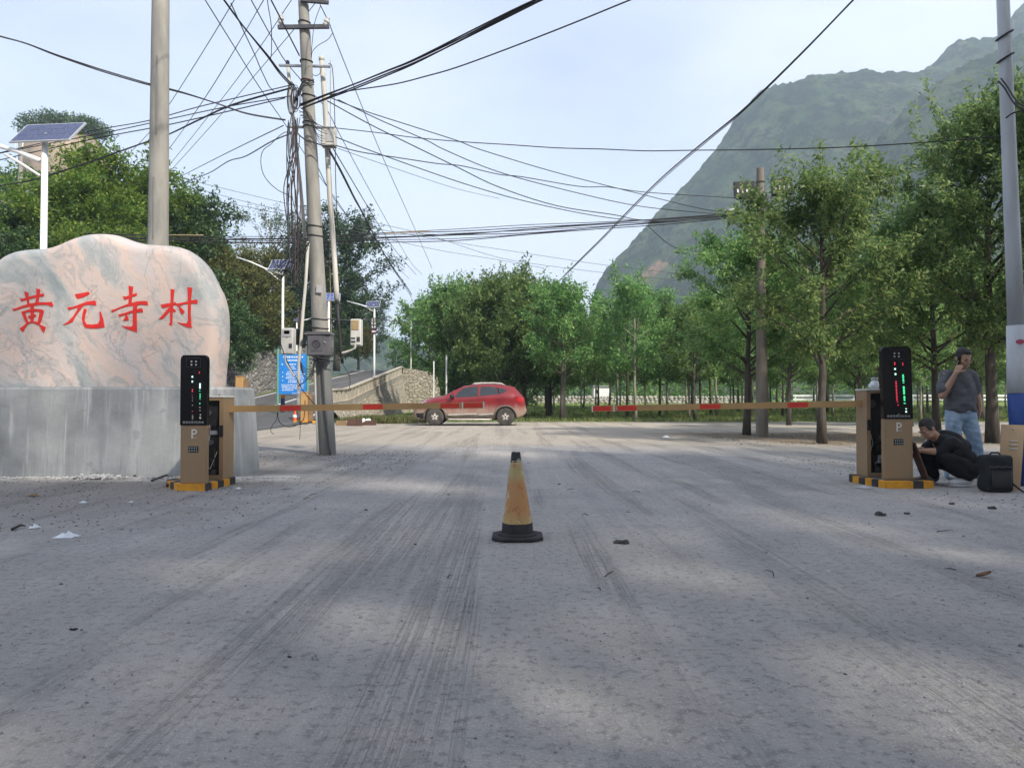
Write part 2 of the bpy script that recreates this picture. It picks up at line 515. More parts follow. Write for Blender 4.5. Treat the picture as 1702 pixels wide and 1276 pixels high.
# planted strip on the right: bare brown soil between the lane and the yard
sw = math_(t, 'ADD', Y_, math_(t, 'MULTIPLY', math_(t, 'SUBTRACT', n_mid, .5), 2.4))
strip = math_(t, 'MULTIPLY', maprange(t, sw, 16.0, 17.2, 0, 1), maprange(t, sw, 21.6, 23.2, 1, 0))
strip = math_(t, 'MULTIPLY', strip, maprange(t, math_(t, 'SUBTRACT', X_, math_(t, 'MULTIPLY', math_(t, 'SUBTRACT', 23.0, Y_), .35)), 3.2, 5.0, 0, 1))
base = mixc(t, math_(t, 'MULTIPLY', strip, .85), base, mixc(t, n_fine, (.16, .118, .078), (.27, .21, .145)))
# grass of the tree field
gw = math_(t, 'ADD', Y_, math_(t, 'MULTIPLY', math_(t, 'SUBTRACT', n_big, .5), 4.0))
grass = maprange(t, gw, 32.0, 34.5, 0, 1)
gc = ramp(t, nz(t, co, .9, 6, .7), [(.3, (.20, .165, .095)), (.5, (.13, .155, .05)), (.72, (.09, .155, .036))])
far_g = maprange(t, Y_, 40, 52, 0, .8)
gc = mixc(t, far_g, gc, (.16, .23, .06))  # far grass brightened: the sunlit strip is put into its colour
base = mixc(t, grass, base, gc)
base = mixc(t, 1.0, base, (1.13, 1.10, 1.06), 'MULTIPLY')
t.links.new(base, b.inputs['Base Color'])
b.inputs['Roughness'].default_value = .93
b.inputs['Specular IOR Level'].default_value = .18
hgt = math_(t, 'ADD', math_(t, 'MULTIPLY', n_fine, 1.3), math_(t, 'MULTIPLY', n_grit, .5))
hgt = math_(t, 'ADD', hgt, math_(t, 'MULTIPLY', n_trk, .6))
hgt = math_(t, 'ADD', hgt, math_(t, 'MULTIPLY', n_trk2, .5))
hgt = math_(t, 'ADD', hgt, math_(t, 'MULTIPLY', n_mid, .9))
hgt = math_(t, 'SUBTRACT', hgt, math_(t, 'MULTIPLY', fine_trk, .45))
bump(t, b, hgt, .9, .04)
M['dirt'] = m

def axis(pts):
    out = []
    for (a, bb, st) in pts:
        out += list(np.arange(a, bb, st))
    return np.array(out + [pts[-1][1]])
gx = axis([(-1400, -400, 250), (-400, -60, 40), (-60, -16, 4), (-16, 14, .3), (14, 60, 2.5), (60, 400, 40), (400, 1400, 250)])
gyv = axis([(-500, -40, 80), (-40, 0, 4), (0, 1.5, .5), (1.5, 14, .2), (14, 34, .5), (34, 110, 3), (110, 500, 60), (500, 1500, 250)])
P = np.zeros((len(gx), len(gyv), 3))
for i, x in enumerate(gx):
    for j, y in enumerate(gyv):
        z = ground_z(x, y)
        if -17 < x < 15 and 0 < y < 34:
            z += .012 * fbm(x, y, .55, 3) + .006 * fbm(x * 3.5 + y * .4, y * .3, .8, 2, 5)
        P[i, j] = (x, y, z)
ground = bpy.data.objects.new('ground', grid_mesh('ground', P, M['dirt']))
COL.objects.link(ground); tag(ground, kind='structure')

# ---- asphalt road climbing behind the gate
m, t, b = nodes('asphalt')
co = obco(t); f = nz(t, co, 1.2, 6)
c = mixc(t, maprange(t, nz(t, co, 60, 3), .45, .7, 0, .5), ramp(t, f, [(.3, (.058, .058, .06)), (.7, (.085, .084, .083))]), (.12, .118, .115))
c = mixc(t, maprange(t, nz(t, obco(t, (1.4, .12, 1)), 1, 4), .5, .7, 0, .35), c, (.17, .16, .145))
t.links.new(c, b.inputs['Base Color']); b.inputs['Roughness'].default_value = .85
bump(t, b, nz(t, co, 80, 3), .5, .01)
M['asphalt'] = m
def road_edges(Y):
    k = sstep(62, 100, Y)
    return -15.0 - k * 3.0, -8.2 - .035 * (Y - 24) - k * 3.0 - 3.2 * (1 - sstep(22, 33, Y)) * 0
ys = np.arange(20.5, 120, 1.5)
P = np.zeros((9, len(ys), 3))
for j, y in enumerate(ys):
    a, c_ = road_edges(y)
    for i in range(9):
        x = a + (c_ - a) * i / 8
        P[i, j] = (x, y, zr(y) if y > 26 else .016)
o = bpy.data.objects.new('asphalt_road', grid_mesh('asphalt_road', P, M['asphalt'])); COL.objects.link(o); tag(o, kind='structure')
def line_strip(name, x0, x1, ya, yb, dx=0.0):
    ys = np.linspace(ya, yb, 8); P = np.zeros((2, 8, 3))
    for j, y in enumerate(ys):
        k = (y - ya) / (yb - ya)
        z = (zr(y) if y > 26 else .016) + .006
        P[0, j] = (x0 + dx * k, y, z); P[1, j] = (x1 + dx * k, y, z)
    o = bpy.data.objects.new(name, grid_mesh(name, P, M['road_white'])); COL.objects.link(o)
    return tag(o, kind='structure')
M['road_white'] = pm('road_white', (.72, .71, .68), (.55, .54, .52), 20, .7, bstr=.2)
for k, (x0, ya, yb, dx) in enumerate([(-14.75, 24, 72, .3), (-12.1, 37, 41.5, 0), (-12.1, 45, 49, 0), (-11.0, 36, 37.2, .3), (-12.3, 27, 31, .2), (-8.95, 33, 60, -.85)]):
    line_strip('road_line', x0, x0 + .15, ya, yb, dx)
# earth under the climbing road
mb = MB(); yy = [29, 31, 40, 50, 60, 74, 120]
for a, c_ in zip(yy[:-1], yy[1:]):
    mb.add([(-15.4, a, -.3), (-9.2, a, -.3), (-9.2, a, zr(a) - .03), (-15.4, a, zr(a) - .03), (-15.4, c_, -.3), (-9.8, c_, -.3), (-9.8, c_, zr(c_) - .03), (-15.4, c_, zr(c_) - .03)],
           [(1, 5, 6, 2), (3, 2, 6, 7), (4, 0, 3, 7)])
mb.single('road_embankment', M['dirt'], kind='structure')

# ---- rubble masonry
def masonry(name, c1, c2, c3, sc):
    m, t, b = nodes(name)
    co = obco(t, (1, 1, 1.35))
    v = t.nodes.new('ShaderNodeTexVoronoi'); v.inputs['Scale'].default_value = sc; t.links.new(co, v.inputs['Vector'])
    e = t.nodes.new('ShaderNodeTexVoronoi'); e.feature = 'DISTANCE_TO_EDGE'; e.inputs['Scale'].default_value = sc; t.links.new(co, e.inputs['Vector'])
    sp = t.nodes.new('ShaderNodeSeparateColor'); t.links.new(v.outputs['Color'], sp.inputs[0])
    c = ramp(t, sp.outputs[0], [(0, c1), (.5, c2), (1, c3)])
    c = mixc(t, math_(t, 'MULTIPLY', nz(t, co, 14, 5), .5), c, tuple(x * .6 for x in c1))
    ed = maprange(t, e.outputs['Distance'], .02, .09, 1, 0)
    c = mixc(t, ed, c, tuple(x * .75 for x in c2))
    t.links.new(c, b.inputs['Base Color']); b.inputs['Roughness'].default_value = .95
    h = math_(t, 'ADD', maprange(t, e.outputs['Distance'], 0, .16, 0, 1), math_(t, 'MULTIPLY', nz(t, co, 25, 4), .3))
    bump(t, b, h, .9, .09)
    return m
M['rubble_dark'] = masonry('rubble_dark', (.13, .125, .12), (.21, .20, .185), (.30, .28, .25), 2.7)
M['rubble_pale'] = masonry('rubble_pale', (.30, .265, .205), (.38, .34, .265), (.44, .39, .31), 3.2)
M['cast_panel'] = pm('cast_panel', (.46, .41, .33), (.33, .295, .24), 5, .9, bstr=.4, stretch=(1, 1, .3))
M['cast_band'] = pm('cast_band', (.33, .30, .255), (.22, .205, .18), 3, .9, bstr=.4, stretch=(1, 1, .15))

def rough_wall(p_of, nu, nv, amp, seed, sc=2.4):
    """grid over (u, v) displaced along a normal by cell noise: each stone stands out"""
    P = np.zeros((nu, nv, 3))
    for i in range(nu):
        for j in range(nv):
            p, n = p_of(i / (nu - 1), j / (nv - 1))
            q = Vector((p.x, p.y, p.z * 1.35)) * sc + Vector((seed, 0, 0))
            d, pts = noise.voronoi(q)
            h = min(d[1] - d[0], .3) / .3
            P[i, j] = p + n * (amp * h + .03 * noise.noise(q * 2))
    return P
wall = thing('retaining_wall', 'grey rubble stone retaining wall along the far side of the climbing asphalt road', 'wall', (-15.6, 45, 0))
def f1(u, v):
    y = 21 + u * 47
    return V(-15.55 - .25 * v - sstep(62, 70, y) * 1.5, y, zr(y) - .2 + v * (2.5 + .25 * math.sin(y * .7))), V(1, 0, .1)
P = rough_wall(f1, 330, 22, .12, 3.0)
o = bpy.data.objects.new('rubble_face', grid_mesh('rubble_face', P - np.array((-15.6, 45, 0)), M['rubble_dark'], False)); link(o, wall); tag(o, kind='stuff')

# parapet of the road: masonry foot, cast band, panels
pw = thing('bridge_parapet', 'pale stone and cast concrete parapet wall beside the climbing asphalt road', 'wall', (-8, 33, 0))
def par_x(y): return -8.0 - .036 * (y - 33)
def par_top(y): return zr(y) + .98 + .25 * (1 - sstep(32, 37, y))
def f2(u, v):
    y = 32.5 + u * 27.5
    top = par_top(y) - .62 - .3
    return V(par_x(y) + .10 + .55 * (1 - v), y, -.1 + v * (top + .1)), V(1, -.1, .2).normalized()
P = rough_wall(f2, 300, 34, .05, 8.0, 3.4)
o = bpy.data.objects.new('masonry_face', grid_mesh('masonry_face', P - np.array((-8, 33, 0)), M['rubble_pale'], False)); link(o, pw); tag(o, kind='stuff')
def f3(u, v):                                 # flared end of the wall
    a, c_ = V(par_x(60) + .15, 60, 0), V(-6.2, 60.8, 0)
    p = a.lerp(c_, u + .25 * (1 - v) * u)
    top = par_top(60) - .1 - u * .45
    return V(p.x, p.y, -.1 + v * (top + .1)), V(.1, -1, .1)
P = rough_wall(f3, 60, 50, .05, 12.0, 3.2)
o = bpy.data.objects.new('masonry_face', grid_mesh('masonry_face', P - np.array((-8, 33, 0)), M['rubble_pale'], False)); link(o, pw); tag(o, kind='stuff')
nb = 24
for k in range(nb):
    y0, y1 = 32.6 + k * 27.4 / nb, 32.6 + (k + 1) * 27.4 / nb
    def qd(mb, ya, yb, dz0, dz1, x_in, x_out):
        pts = []
        for y in (ya, yb):
            x = par_x(y); tz = par_top(y)
            pts += [(x - x_in, y, tz + dz0), (x + x_out, y, tz + dz0), (x + x_out, y, tz + dz1), (x - x_in, y, tz + dz1)]
        mb.add(pts, [(0, 1, 2, 3), (7, 6, 5, 4), (0, 4, 5, 1), (1, 5, 6, 2), (2, 6, 7, 3), (3, 7, 4, 0)])
    mb = MB(); qd(mb, y0, y1 - .03, -.62, -.58, .12, .16)
    qd(mb, y0 + .05, y0 + .62 * (y1 - y0), -.579, -.075, .06, .10)
    qd(mb, y0 + .62 * (y1 - y0), y1 - .03, -.579, -.075, .06, .03)
    qd(mb, y0, y1 - .03, -.074, 0, .12, .15)
    mb.build('parapet_panel', M['cast_panel'], pw)
    mb = MB(); qd(mb, y0, y1 - .012, -.94, -.622, .1, .14)
    mb.build('cast_band', M['cast_band'], pw)

# ---- hill on the left and hills beyond
def hill_z(x, y):
    xt = -15.9 - max(0.0, y - 50) * .36
    d = xt - x
    if d < 0: return -2.0
    sl = .50 + 3.0 * sstep(62, 92, y)
    cap = 26.5 * min(1, .25 + .75 * y / 95)
    z = cap * math.tanh((zr(y) + 2.2 + sl * d) / cap)
    fall = 1 - .75 * sstep(100, 150, y)
    return z * fall + 1.1 * fbm(x, y, .12, 3)
m, t, b = nodes('hill_soil')
co = obco(t)
t.links.new(ramp(t, nz(t, co, .5, 7, .65), [(.3, (.03, .042, .016)), (.55, (.055, .07, .024)), (.75, (.13, .11, .07))]), b.inputs['Base Color'])
b.inputs['Roughness'].default_value = .95; bump(t, b, nz(t, co, 3, 6), 1, .3); M['hill'] = m
hx = np.linspace(-150, -15.9, 90); hy = np.linspace(17, 170, 80)
P = np.array([[(min(x, -15.9 - max(0.0, y - 50) * .36) , y, hill_z(min(x, -15.9 - max(0.0, y - 50) * .36), y)) for y in hy] for x in hx])
o = bpy.data.objects.new('hill', grid_mesh('hill', P, M['hill'])); COL.objects.link(o); tag(o, kind='structure')

m, t, b = nodes('forest_slope')
co = obco(t)
c = ramp(t, nz(t, co, .022, 8, .62), [(.38, (.010, .022, .010)), (.5, (.040, .074, .026)), (.63, (.11, .135, .06))])
c = mixc(t, maprange(t, nz(t, co, .085, 6, .75), .47, .57, 0, .95), c, (.005, .012, .006))
rk = math_(t, 'MULTIPLY', maprange(t, nz(t, obco(t, (1, 1, 2.2)), .012, 7, .7), .58, .70, 0, 1), maprange(t, nz(t, co, .06, 5), .45, .6, 0, .8))
c = mixc(t, rk, c, (.19, .175, .15))
sp = t.nodes.new('ShaderNodeSeparateXYZ'); t.links.new(co, sp.inputs[0])
# bare reddish earth slip low on the slope, running down to the left
sl = math_(t, 'ADD', math_(t, 'MULTIPLY', math_(t, 'SUBTRACT', sp.outputs[0], 106), .62), math_(t, 'MULTIPLY', math_(t, 'SUBTRACT', sp.outputs[2], 98), -.78))
ln = math_(t, 'ADD', math_(t, 'MULTIPLY', math_(t, 'SUBTRACT', sp.outputs[0], 106), .78), math_(t, 'MULTIPLY', math_(t, 'SUBTRACT', sp.outputs[2], 98), .62))
slip = math_(t, 'MULTIPLY', maprange(t, math_(t, 'ABSOLUTE', sl), 1.5, 5.5, 1, 0), maprange(t, math_(t, 'ABSOLUTE', ln), 9, 17, 1, 0))
slip = math_(t, 'MULTIPLY', slip, maprange(t, nz(t, co, .15, 4), .35, .6, .3, 1))
c = mixc(t, slip, c, (.42, .24, .15))
t.links.new(c, b.inputs['Base Color']); b.inputs['Roughness'].default_value = .95; b.inputs['Specular IOR Level'].default_value = .1
bump(t, b, nz(t, co, .16, 7, .75), 1, 9.0)
M['forest_slope'] = m

def mountain(name, ridge, Yr, Yb, base_shift, n, mm, amp, seed, back=220):
    """ridge: (px, py) skyline of the photograph at distance Yr; the face falls towards the viewer to distance Yb"""
    rp = [at(px, py, Yr + dy) for px, py, dy in ridge]
    L = [0.0]
    for a, c_ in zip(rp[:-1], rp[1:]): L.append(L[-1] + (c_ - a).length)
    us = np.linspace(0, L[-1], n)
    R = np.stack([np.interp(us, L, [p[k] for p in rp]) for k in range(3)], -1)
    P = np.zeros((n, mm + 8, 3))
    for i in range(n):
        r = R[i]
        bx_ = r[0] + base_shift(i / (n - 1))
        for j in range(mm):
            v = j / (mm - 1)                     # 0 foot, 1 ridge
            x, y = bx_ + (r[0] - bx_) * v, Yb + (r[1] - Yb) * v
            h = r[2] * (v ** .85)
            k = math.sin(math.pi * min(1, v * 1.0)) * .9 + .1
            h += amp * fbm(x, y, .006, 5, seed) * (1 - v ** 6) * (.3 + v)
            h += 9 * fbm(x + h * .5, y, .03, 3, seed + 3) * math.sin(math.pi * min(1, v))
            h -= (1 - abs(fbm(us[i] * .016 + .35 * v, v * .5, 1.0, 4, seed + 9)) * 2.2) * 24 * math.sin(math.pi * min(1, v)) ; h += 4.5 * (.5 + .5 * noise.noise((x * .12, y * .12, h * .12))) + 2.0 * noise.noise((x * .45, y * .3, h * .45))
            P[i, j] = (x, y, max(-3, h) if v > .02 else -6)
        for j in range(8):
            v = (j + 1) / 8
            P[i, mm + j] = (r[0] + 30 * v, r[1] + back * v, r[2] * (1 - v * v) - 5 * v)
    o = bpy.data.objects.new(name, grid_mesh(name, P, M['forest_slope'])); COL.objects.link(o); tag(o, kind='structure')
    return o
main_ridge = [(940, 640, -60), (975, 545, -40), (988, 488, -30), (1003, 455, -20), (1040, 418, -10), (1072, 382, 0), (1100, 348, 0), (1142, 308, 0), (1165, 282, 0), (1182, 262, 0), (1200, 238, 0), (1213, 218, 0), (1222, 200, 0), (1243, 178, 0), (1262, 156, 0), (1280, 147, 0),
              (1322, 138, 10), (1345, 130, 10), (1400, 124, 20), (1440, 121, 20), (1490, 124, 30), (1525, 124, 30), (1548, 112, 40), (1562, 98, 40), (1580, 78, 40), (1596, 70, 40), (1640, 66, 50), (1668, 62, 50), (1690, 20, 50), (1720, -10, 60), (1830, -40, 80), (2050, -60, 100), (2500, -60, 120)]
mountain('mountain', main_ridge, 640, 300, lambda u: 10 + 60 * u, 420, 120, 34, 2.0)
spur = [(1240, 470, -40), (1300, 398, -30), (1360, 345, -20), (1400, 312, -10), (1440, 262, 0), (1478, 212, 0), (1500, 192, 0), (1532, 160, 0), (1570, 135, 0), (1602, 112, 0), (1640, 98, 10), (1700, 60, 10), (1800, 10, 20), (2000, -40, 30), (2500, -40, 40)]
mountain('mountain_spur', spur, 470, 230, lambda u: 25 + 40 * u, 300, 90, 20, 6.0, 130)
far_r = [(-900, 420, 0), (-300, 470, 0), (0, 500, 0), (300, 545, 0), (520, 560, 0), (600, 556, 0), (640, 562, 0), (680, 574, 0), (760, 600, 0), (900, 625, 0), (1000, 640, 0)]
mountain('distant_hill', far_r, 620, 420, lambda u: 0, 120, 40, 10, 9.0)

# rocky knob above the hill on the left
def knob():
    P = np.zeros((40, 26, 3))
    for i in range(40):
        a = 2 * math.pi * i / 39
        for j in range(26):
            v = j / 25
            rx = (9.5 - 1.5 * v) * (1 if v < .8 else math.sqrt(max(0, 1 - ((v - .8) / .2) ** 2)) * .9 + .1 * (v < .999))
            x, y, z = -91 + rx * math.cos(a), 150 + rx * .8 * math.sin(a), 20 + 36 * v
            d = 1.4 * fbm(x * .6 + y, z, .22, 4, 3) + .9 * fbm(x, z * .25 + y, .5, 3, 7)
            P[i, j] = (x + d * math.cos(a), y + d * math.sin(a), z + (.6 * d if v > .8 else 0))
    return P
M['cliff'] = pm('cliff', (.36, .27, .20), (.20, .165, .13), .35, .95, bstr=1, bscale=1.2, stretch=(1, 1, .35))
o = bpy.data.objects.new('hill_cliff', grid_mesh('hill_cliff', knob(), M['cliff'])); COL.objects.link(o); tag(o, kind='structure')

# ================================================================== VEGETATION
def leaf_quads(c, d, nrm, L, Wd, fold=.25):
    """arrays: leaf base points c, directions d, face normals nrm, lengths L, widths Wd -> (verts, quads)"""
    d = d / np.linalg.norm(d, axis=1, keepdims=True)
    s = np.cross(d, nrm); s /= np.linalg.norm(s, axis=1, keepdims=True) + 1e-9
    n2 = np.cross(s, d)
    L = L[:, None]; Wd = Wd[:, None]
    mid = c + d * L * .45 + n2 * L * .0
    v = np.stack([c, mid + s * Wd * .5 + n2 * Wd * fold, c + d * L - n2 * L * .12, mid - s * Wd * .5 + n2 * Wd * fold], 1)
    return v.reshape(-1, 3)

def quads_mesh(name, v, mat):
    n = len(v) // 4
    me = bpy.data.meshes.new(name)
    me.vertices.add(len(v)); me.vertices.foreach_set('co', v.reshape(-1).astype(np.float32))
    me.loops.add(4 * n); me.loops.foreach_set('vertex_index', np.arange(4 * n, dtype=np.int32))
    me.polygons.add(n); me.polygons.foreach_set('loop_start', (np.arange(n) * 4).astype(np.int32))
    me.update(calc_edges=True)
    me.materials.append(mat)
    return me

def tree_proto(seed, H, base, R, mats, n_limb=20, twigs=5, n_leaf=26, leaf=.10, wid=.4, trunk_r=.09, shape='oval', spread=.75, shoots=8, fork=None, up=.55):
    """returns (trunk mesh, crown mesh), foot of the trunk at the origin"""
    r = np.random.default_rng(seed)
    wob = r.normal(0, .02, (9, 2)).cumsum(0) * H / 6
    wob -= wob[0]
    zs = np.linspace(0, H * .93, 9)
    def tp(z):
        return np.array([np.interp(z, zs, wob[:, 0]), np.interp(z, zs, wob[:, 1]), z])
    mb = MB()
    tr = [trunk_r * (1.25 if k == 0 else 1) * (1 - .88 * (z / (H * .93)) ** 1.1) for k, z in enumerate(zs)]
    mb.tube([tp(z) for z in zs], tr, 8)
    def env(f):                                 # crown radius against height fraction 0..1
        if shape == 'oval': return max(.12, math.sin(math.pi * min(1, (f * .86 + .16)) ** .85)) * (1 if f < .75 else 1 - (f - .75) * 1.6)
        if shape == 'round': return math.sqrt(max(.05, 1 - (2 * f - .9) ** 2 * .8))
        return 1 - .6 * f
    T0, T1 = [], []
    def twig(p, d, l):
        q = p + d / np.linalg.norm(d) * l
        T0.append(p); T1.append(q)
    for k in range(n_limb):
        f = (k + r.uniform(0, 1)) / n_limb
        z0 = base + f ** 1.15 * (H * .9 - base)
        a = k * 2.4 + r.normal(0, .35)
        Rl = R * env(f) * r.uniform(.7, 1.12)
        p0 = tp(z0 * (.86 if f < .3 else .95))
        out = np.array([math.cos(a), math.sin(a), 0])
        rise = Rl * (up + .5 * f) + r.uniform(-.1, .3)
        pts = [p0 + out * Rl * s + np.array([0, 0, rise * s ** (.8 + .5 * r.random())]) + r.normal(0, .04, 3) * s * R for s in (0, .3, .6, .85, 1)]
        rr = trunk_r * (.42 - .22 * f)
        mb.tube(pts, [rr, rr * .75, rr * .5, rr * .3, rr * .14], 5)
        for _ in range(twigs * 3):
            s = r.uniform(.22, 1.02)
            i = min(3, int(s * 4)); w = min(1, s * 4 - i)
            p = pts[i] * (1 - w) + pts[i + 1] * w if i < 4 else pts[4]
            dd = out * r.uniform(.2, 1) + r.normal(0, .6, 3) + np.array([0, 0, r.uniform(.0, .8)])
            twig(p, dd, spread * R * .36 * r.uniform(.5, 1.2))
    for k in range(shoots):                     # upright shoots that give the feathery top
        a = r.uniform(0, 6.28); q = R * .55 * math.sqrt(r.random())
        z = H * r.uniform(.74, .9)
        p = tp(z) + np.array([math.cos(a) * q, math.sin(a) * q, -q * .3])
        d = np.array([math.cos(a) * .25, math.sin(a) * .25, 1])
        for e in range(3):
            twig(p + d * e * .09 * H * .5, d + r.normal(0, .15, 3), H * .075)
    T0, T1 = np.array(T0), np.array(T1)
    n = len(T0)
    # thin twigs carry the leaves
    pick = r.choice(n, min(n, 90), replace=False)
    for i in pick:
        mb.cone(T0[i], T1[i], .007 * H / 6.5, .003, 3, caps=False)
    idx = np.repeat(np.arange(n), n_leaf)
    N_ = len(idx)
    s = r.uniform(.05, 1.08, N_)[:, None]
    d = (T1 - T0)[idx]
    c = T0[idx] + d * s + r.normal(0, leaf * .55, (N_, 3))
    dn = d / np.linalg.norm(d, axis=1, keepdims=True)
    dirs = dn * .5 + r.normal(0, .6, (N_, 3)) + np.array([0, 0, -.12])
    nrm = r.normal(0, .55, (N_, 3)) + np.array([0, 0, 1.0])
    L = leaf * r.uniform(.65, 1.3, N_)
    v = leaf_quads(c, dirs, nrm, L, L * wid * r.uniform(.8, 1.2, N_))
    return mb.mesh('trunk', mats=M[mats[0]], smooth=True, normals=False), quads_mesh('crown', v, M[mats[1]])

def add_tree(name, label, proto, loc, sc, rz, group=None, sz=None):
    o = thing(name, label, 'tree', loc, group)
    o.rotation_euler = (0, 0, rz); o.scale = (sc, sc, sz or sc)
    for nm, me in zip(('trunk', 'crown'), proto):
        c = bpy.data.objects.new(nm, me); link(c, o)
    return o

FIELD = [tree_proto(21, 6.6, 2.35, 2.0, ('bark', 'leaf_field'), 24, 6, 17, .17, .42, .085),
         tree_proto(22, 6.9, 2.5, 1.85, ('pale_bark', 'leaf_field'), 24, 6, 17, .17, .42, .075),
         tree_proto(23, 6.4, 2.2, 2.1, ('bark', 'leaf_field'), 24, 6, 17, .17, .42, .09),
         tree_proto(24, 6.7, 2.4, 1.9, ('pale_bark', 'leaf_field'), 24, 6, 17, .17, .42, .07)]
NEAR = [tree_proto(31, 6.6, 2.0, 2.05, ('bark', 'leaf_near'), 30, 7, 36, .118, .40, .10, shoots=12),
        tree_proto(32, 6.6, 2.0, 2.15, ('bark', 'leaf_near'), 30, 7, 36, .118, .40, .10, shoots=12),
        tree_proto(33, 9.4, 2.5, 2.6, ('bark', 'leaf_near'), 38, 8, 36, .125, .42, .15, shoots=12, up=.7)]
BUSHY = [tree_proto(41, 7.6, 1.5, 2.6, ('bark', 'leaf_field'), 32, 7, 30, .18, .45, .10, shoots=10),
         tree_proto(42, 7.6, 1.3, 2.7, ('bark', 'leaf_field'), 32, 7, 30, .18, .45, .10, shoots=10)]
BIG = [tree_proto(51, 15.0, 3.0, 5.0, ('bark', 'leaf_dark'), 30, 8, 34, .30, .5, .3, 'round', 1.0, 4),
       tree_proto(52, 12.0, 3.0, 3.2, ('pale_bark', 'leaf_pale'), 18, 4, 14, .24, .4, .16, 'round', 1.0, 8)]
BANK = [tree_proto(61, 8.0, 1.6, 3.2, ('bark', 'leaf_yellow'), 28, 7, 36, .21, .4, .12, 'round', 1.0, 6, up=.35),
        tree_proto(62, 7.4, 1.4, 3.0, ('bark', 'leaf_wood'), 26, 7, 36, .21, .42, .12, 'round', 1.0, 6, up=.35)]
SHRUB = [tree_proto(71, 5.4, .4, 2.6, ('bark', 'leaf_olive'), 26, 7, 34, .19, .42, .07, 'round', 1.0, 6, up=.3),
         tree_proto(72, 5.0, .4, 2.5, ('bark', 'leaf_wood'), 26, 7, 34, .19, .42, .07, 'round', 1.0, 6, up=.3)]
TALL = tree_proto(81, 16.5, 2.4, 3.3, ('pale_bark', 'leaf_shade'), 30, 7, 33, .24, .55, .2, 'oval', 1.0, 8)

def place_px(px, Y, z=None):
    p = at(px, 600, Y)
    return (p.x, Y, ground_z(p.x, Y) if z is None else z)
# the row beside the lane on the right
add_tree('young_tree', 'dark trunked leafy tree immediately beside the tall concrete post on the right lane edge', NEAR[0], place_px(1240, 20.9), 1.02, .4, 'trees along the lane', .93)
add_tree('young_tree', 'leafy tree with straight trunk behind the right boom between concrete post and open cabinet', NEAR[1], place_px(1365, 16.9), 1.0, 2.0, 'trees along the lane')
add_tree('young_tree', 'leafy tree whose trunk rises directly behind the crouching man', NEAR[0], place_px(1556, 19.5), 1.02, 3.3, 'trees along the lane')
add_tree('tall_tree', 'tallest leafy tree, thick dark trunk just beside the standing man and blue based post', NEAR[2], place_px(1648, 17.2), .88, 1.1, 'trees along the lane', .92)
add_tree('young_tree', 'leafy tree behind the right barrier display, trunk hidden by the cabinet', NEAR[1], place_px(1466, 23.0), 1.0, 4.4, 'trees along the lane')
add_tree('tall_tree', 'tall leafy tree at the picture edge behind the white lamp post', NEAR[2], place_px(1806, 15.6), .92, 4.0, 'trees along the lane', .98)
# bushy trees behind the car
for k, (px, Y, top, lab, pr) in enumerate([
        (716, 66, 478, 'bushy tree overhanging the flared end of the stone parapet', 0),
        (752, 44, 455, 'dense bushy tree above the red car bonnet, beside pale lamp posts', 1),
        (790, 47, 458, 'shorter dense tree behind the red car windscreen', 0),
        (826, 40.5, 444, 'dense dark green tree rising behind the red car roof', 1),
        (872, 42, 436, 'tallest bushy tree, standing behind the red car tail', 0),
        (915, 45, 470, 'bushy tree just beyond the red car tail, next to the open grass', 1)]):
    x, y, z = place_px(px, Y)
    s = (at(px, top, Y).z - z) / 7.7
    add_tree('bushy_tree', lab, BUSHY[pr], (x, y, z), s, k * 1.3 + .3, 'bushy trees behind the car')
# plantation on the grass
kk = 0
for r_ in range(8):
    y0 = 35.5 + r_ * 4.3
    for c_ in range(20):
        x = 2.4 + c_ * 3.35 + random.uniform(-.5, .5) + (r_ % 2) * .8
        y = y0 + random.uniform(-.7, .7)
        if x > .66 * y + 6 or (r_ == 0 and c_ == 4): continue
        kk += 1
        h = random.uniform(.9, 1.1)
        front = {(0, 0): 'slim pale trunked tree at the grass edge nearest the red car', (0, 1): 'slim grey trunked tree at the grass edge behind the right boom tip'}
        lab = front.get((r_, c_), 'slim young tree in the planted rows on the grass field')
        add_tree('field_tree', lab, FIELD[(r_ * 3 + c_ * 5) % 4], (x, y, ground_z(x, y) - .03), h, random.uniform(0, 6.28), 'young trees planted in rows on the grass', h * random.uniform(.86, 1.12))
for k, (px, Y, s, lab) in enumerate([(1310, 29, .95, 'leafy young tree behind the concrete floodlight post, across the lane'), (1428, 29, 1.0, 'leafy young tree across the lane, seen behind the right boom hinge'), (1512, 28, 1.0, 'leafy young tree across the lane behind the right black display'), (1600, 31, 1.05, 'leafy young tree across the lane behind the standing man'), (1715, 28, 1.05, 'leafy young tree across the lane behind the white lamp post')]):
    add_tree('lane_tree', lab, NEAR[k % 2], place_px(px, Y), s, k * 2.3, 'young trees beyond the lane')
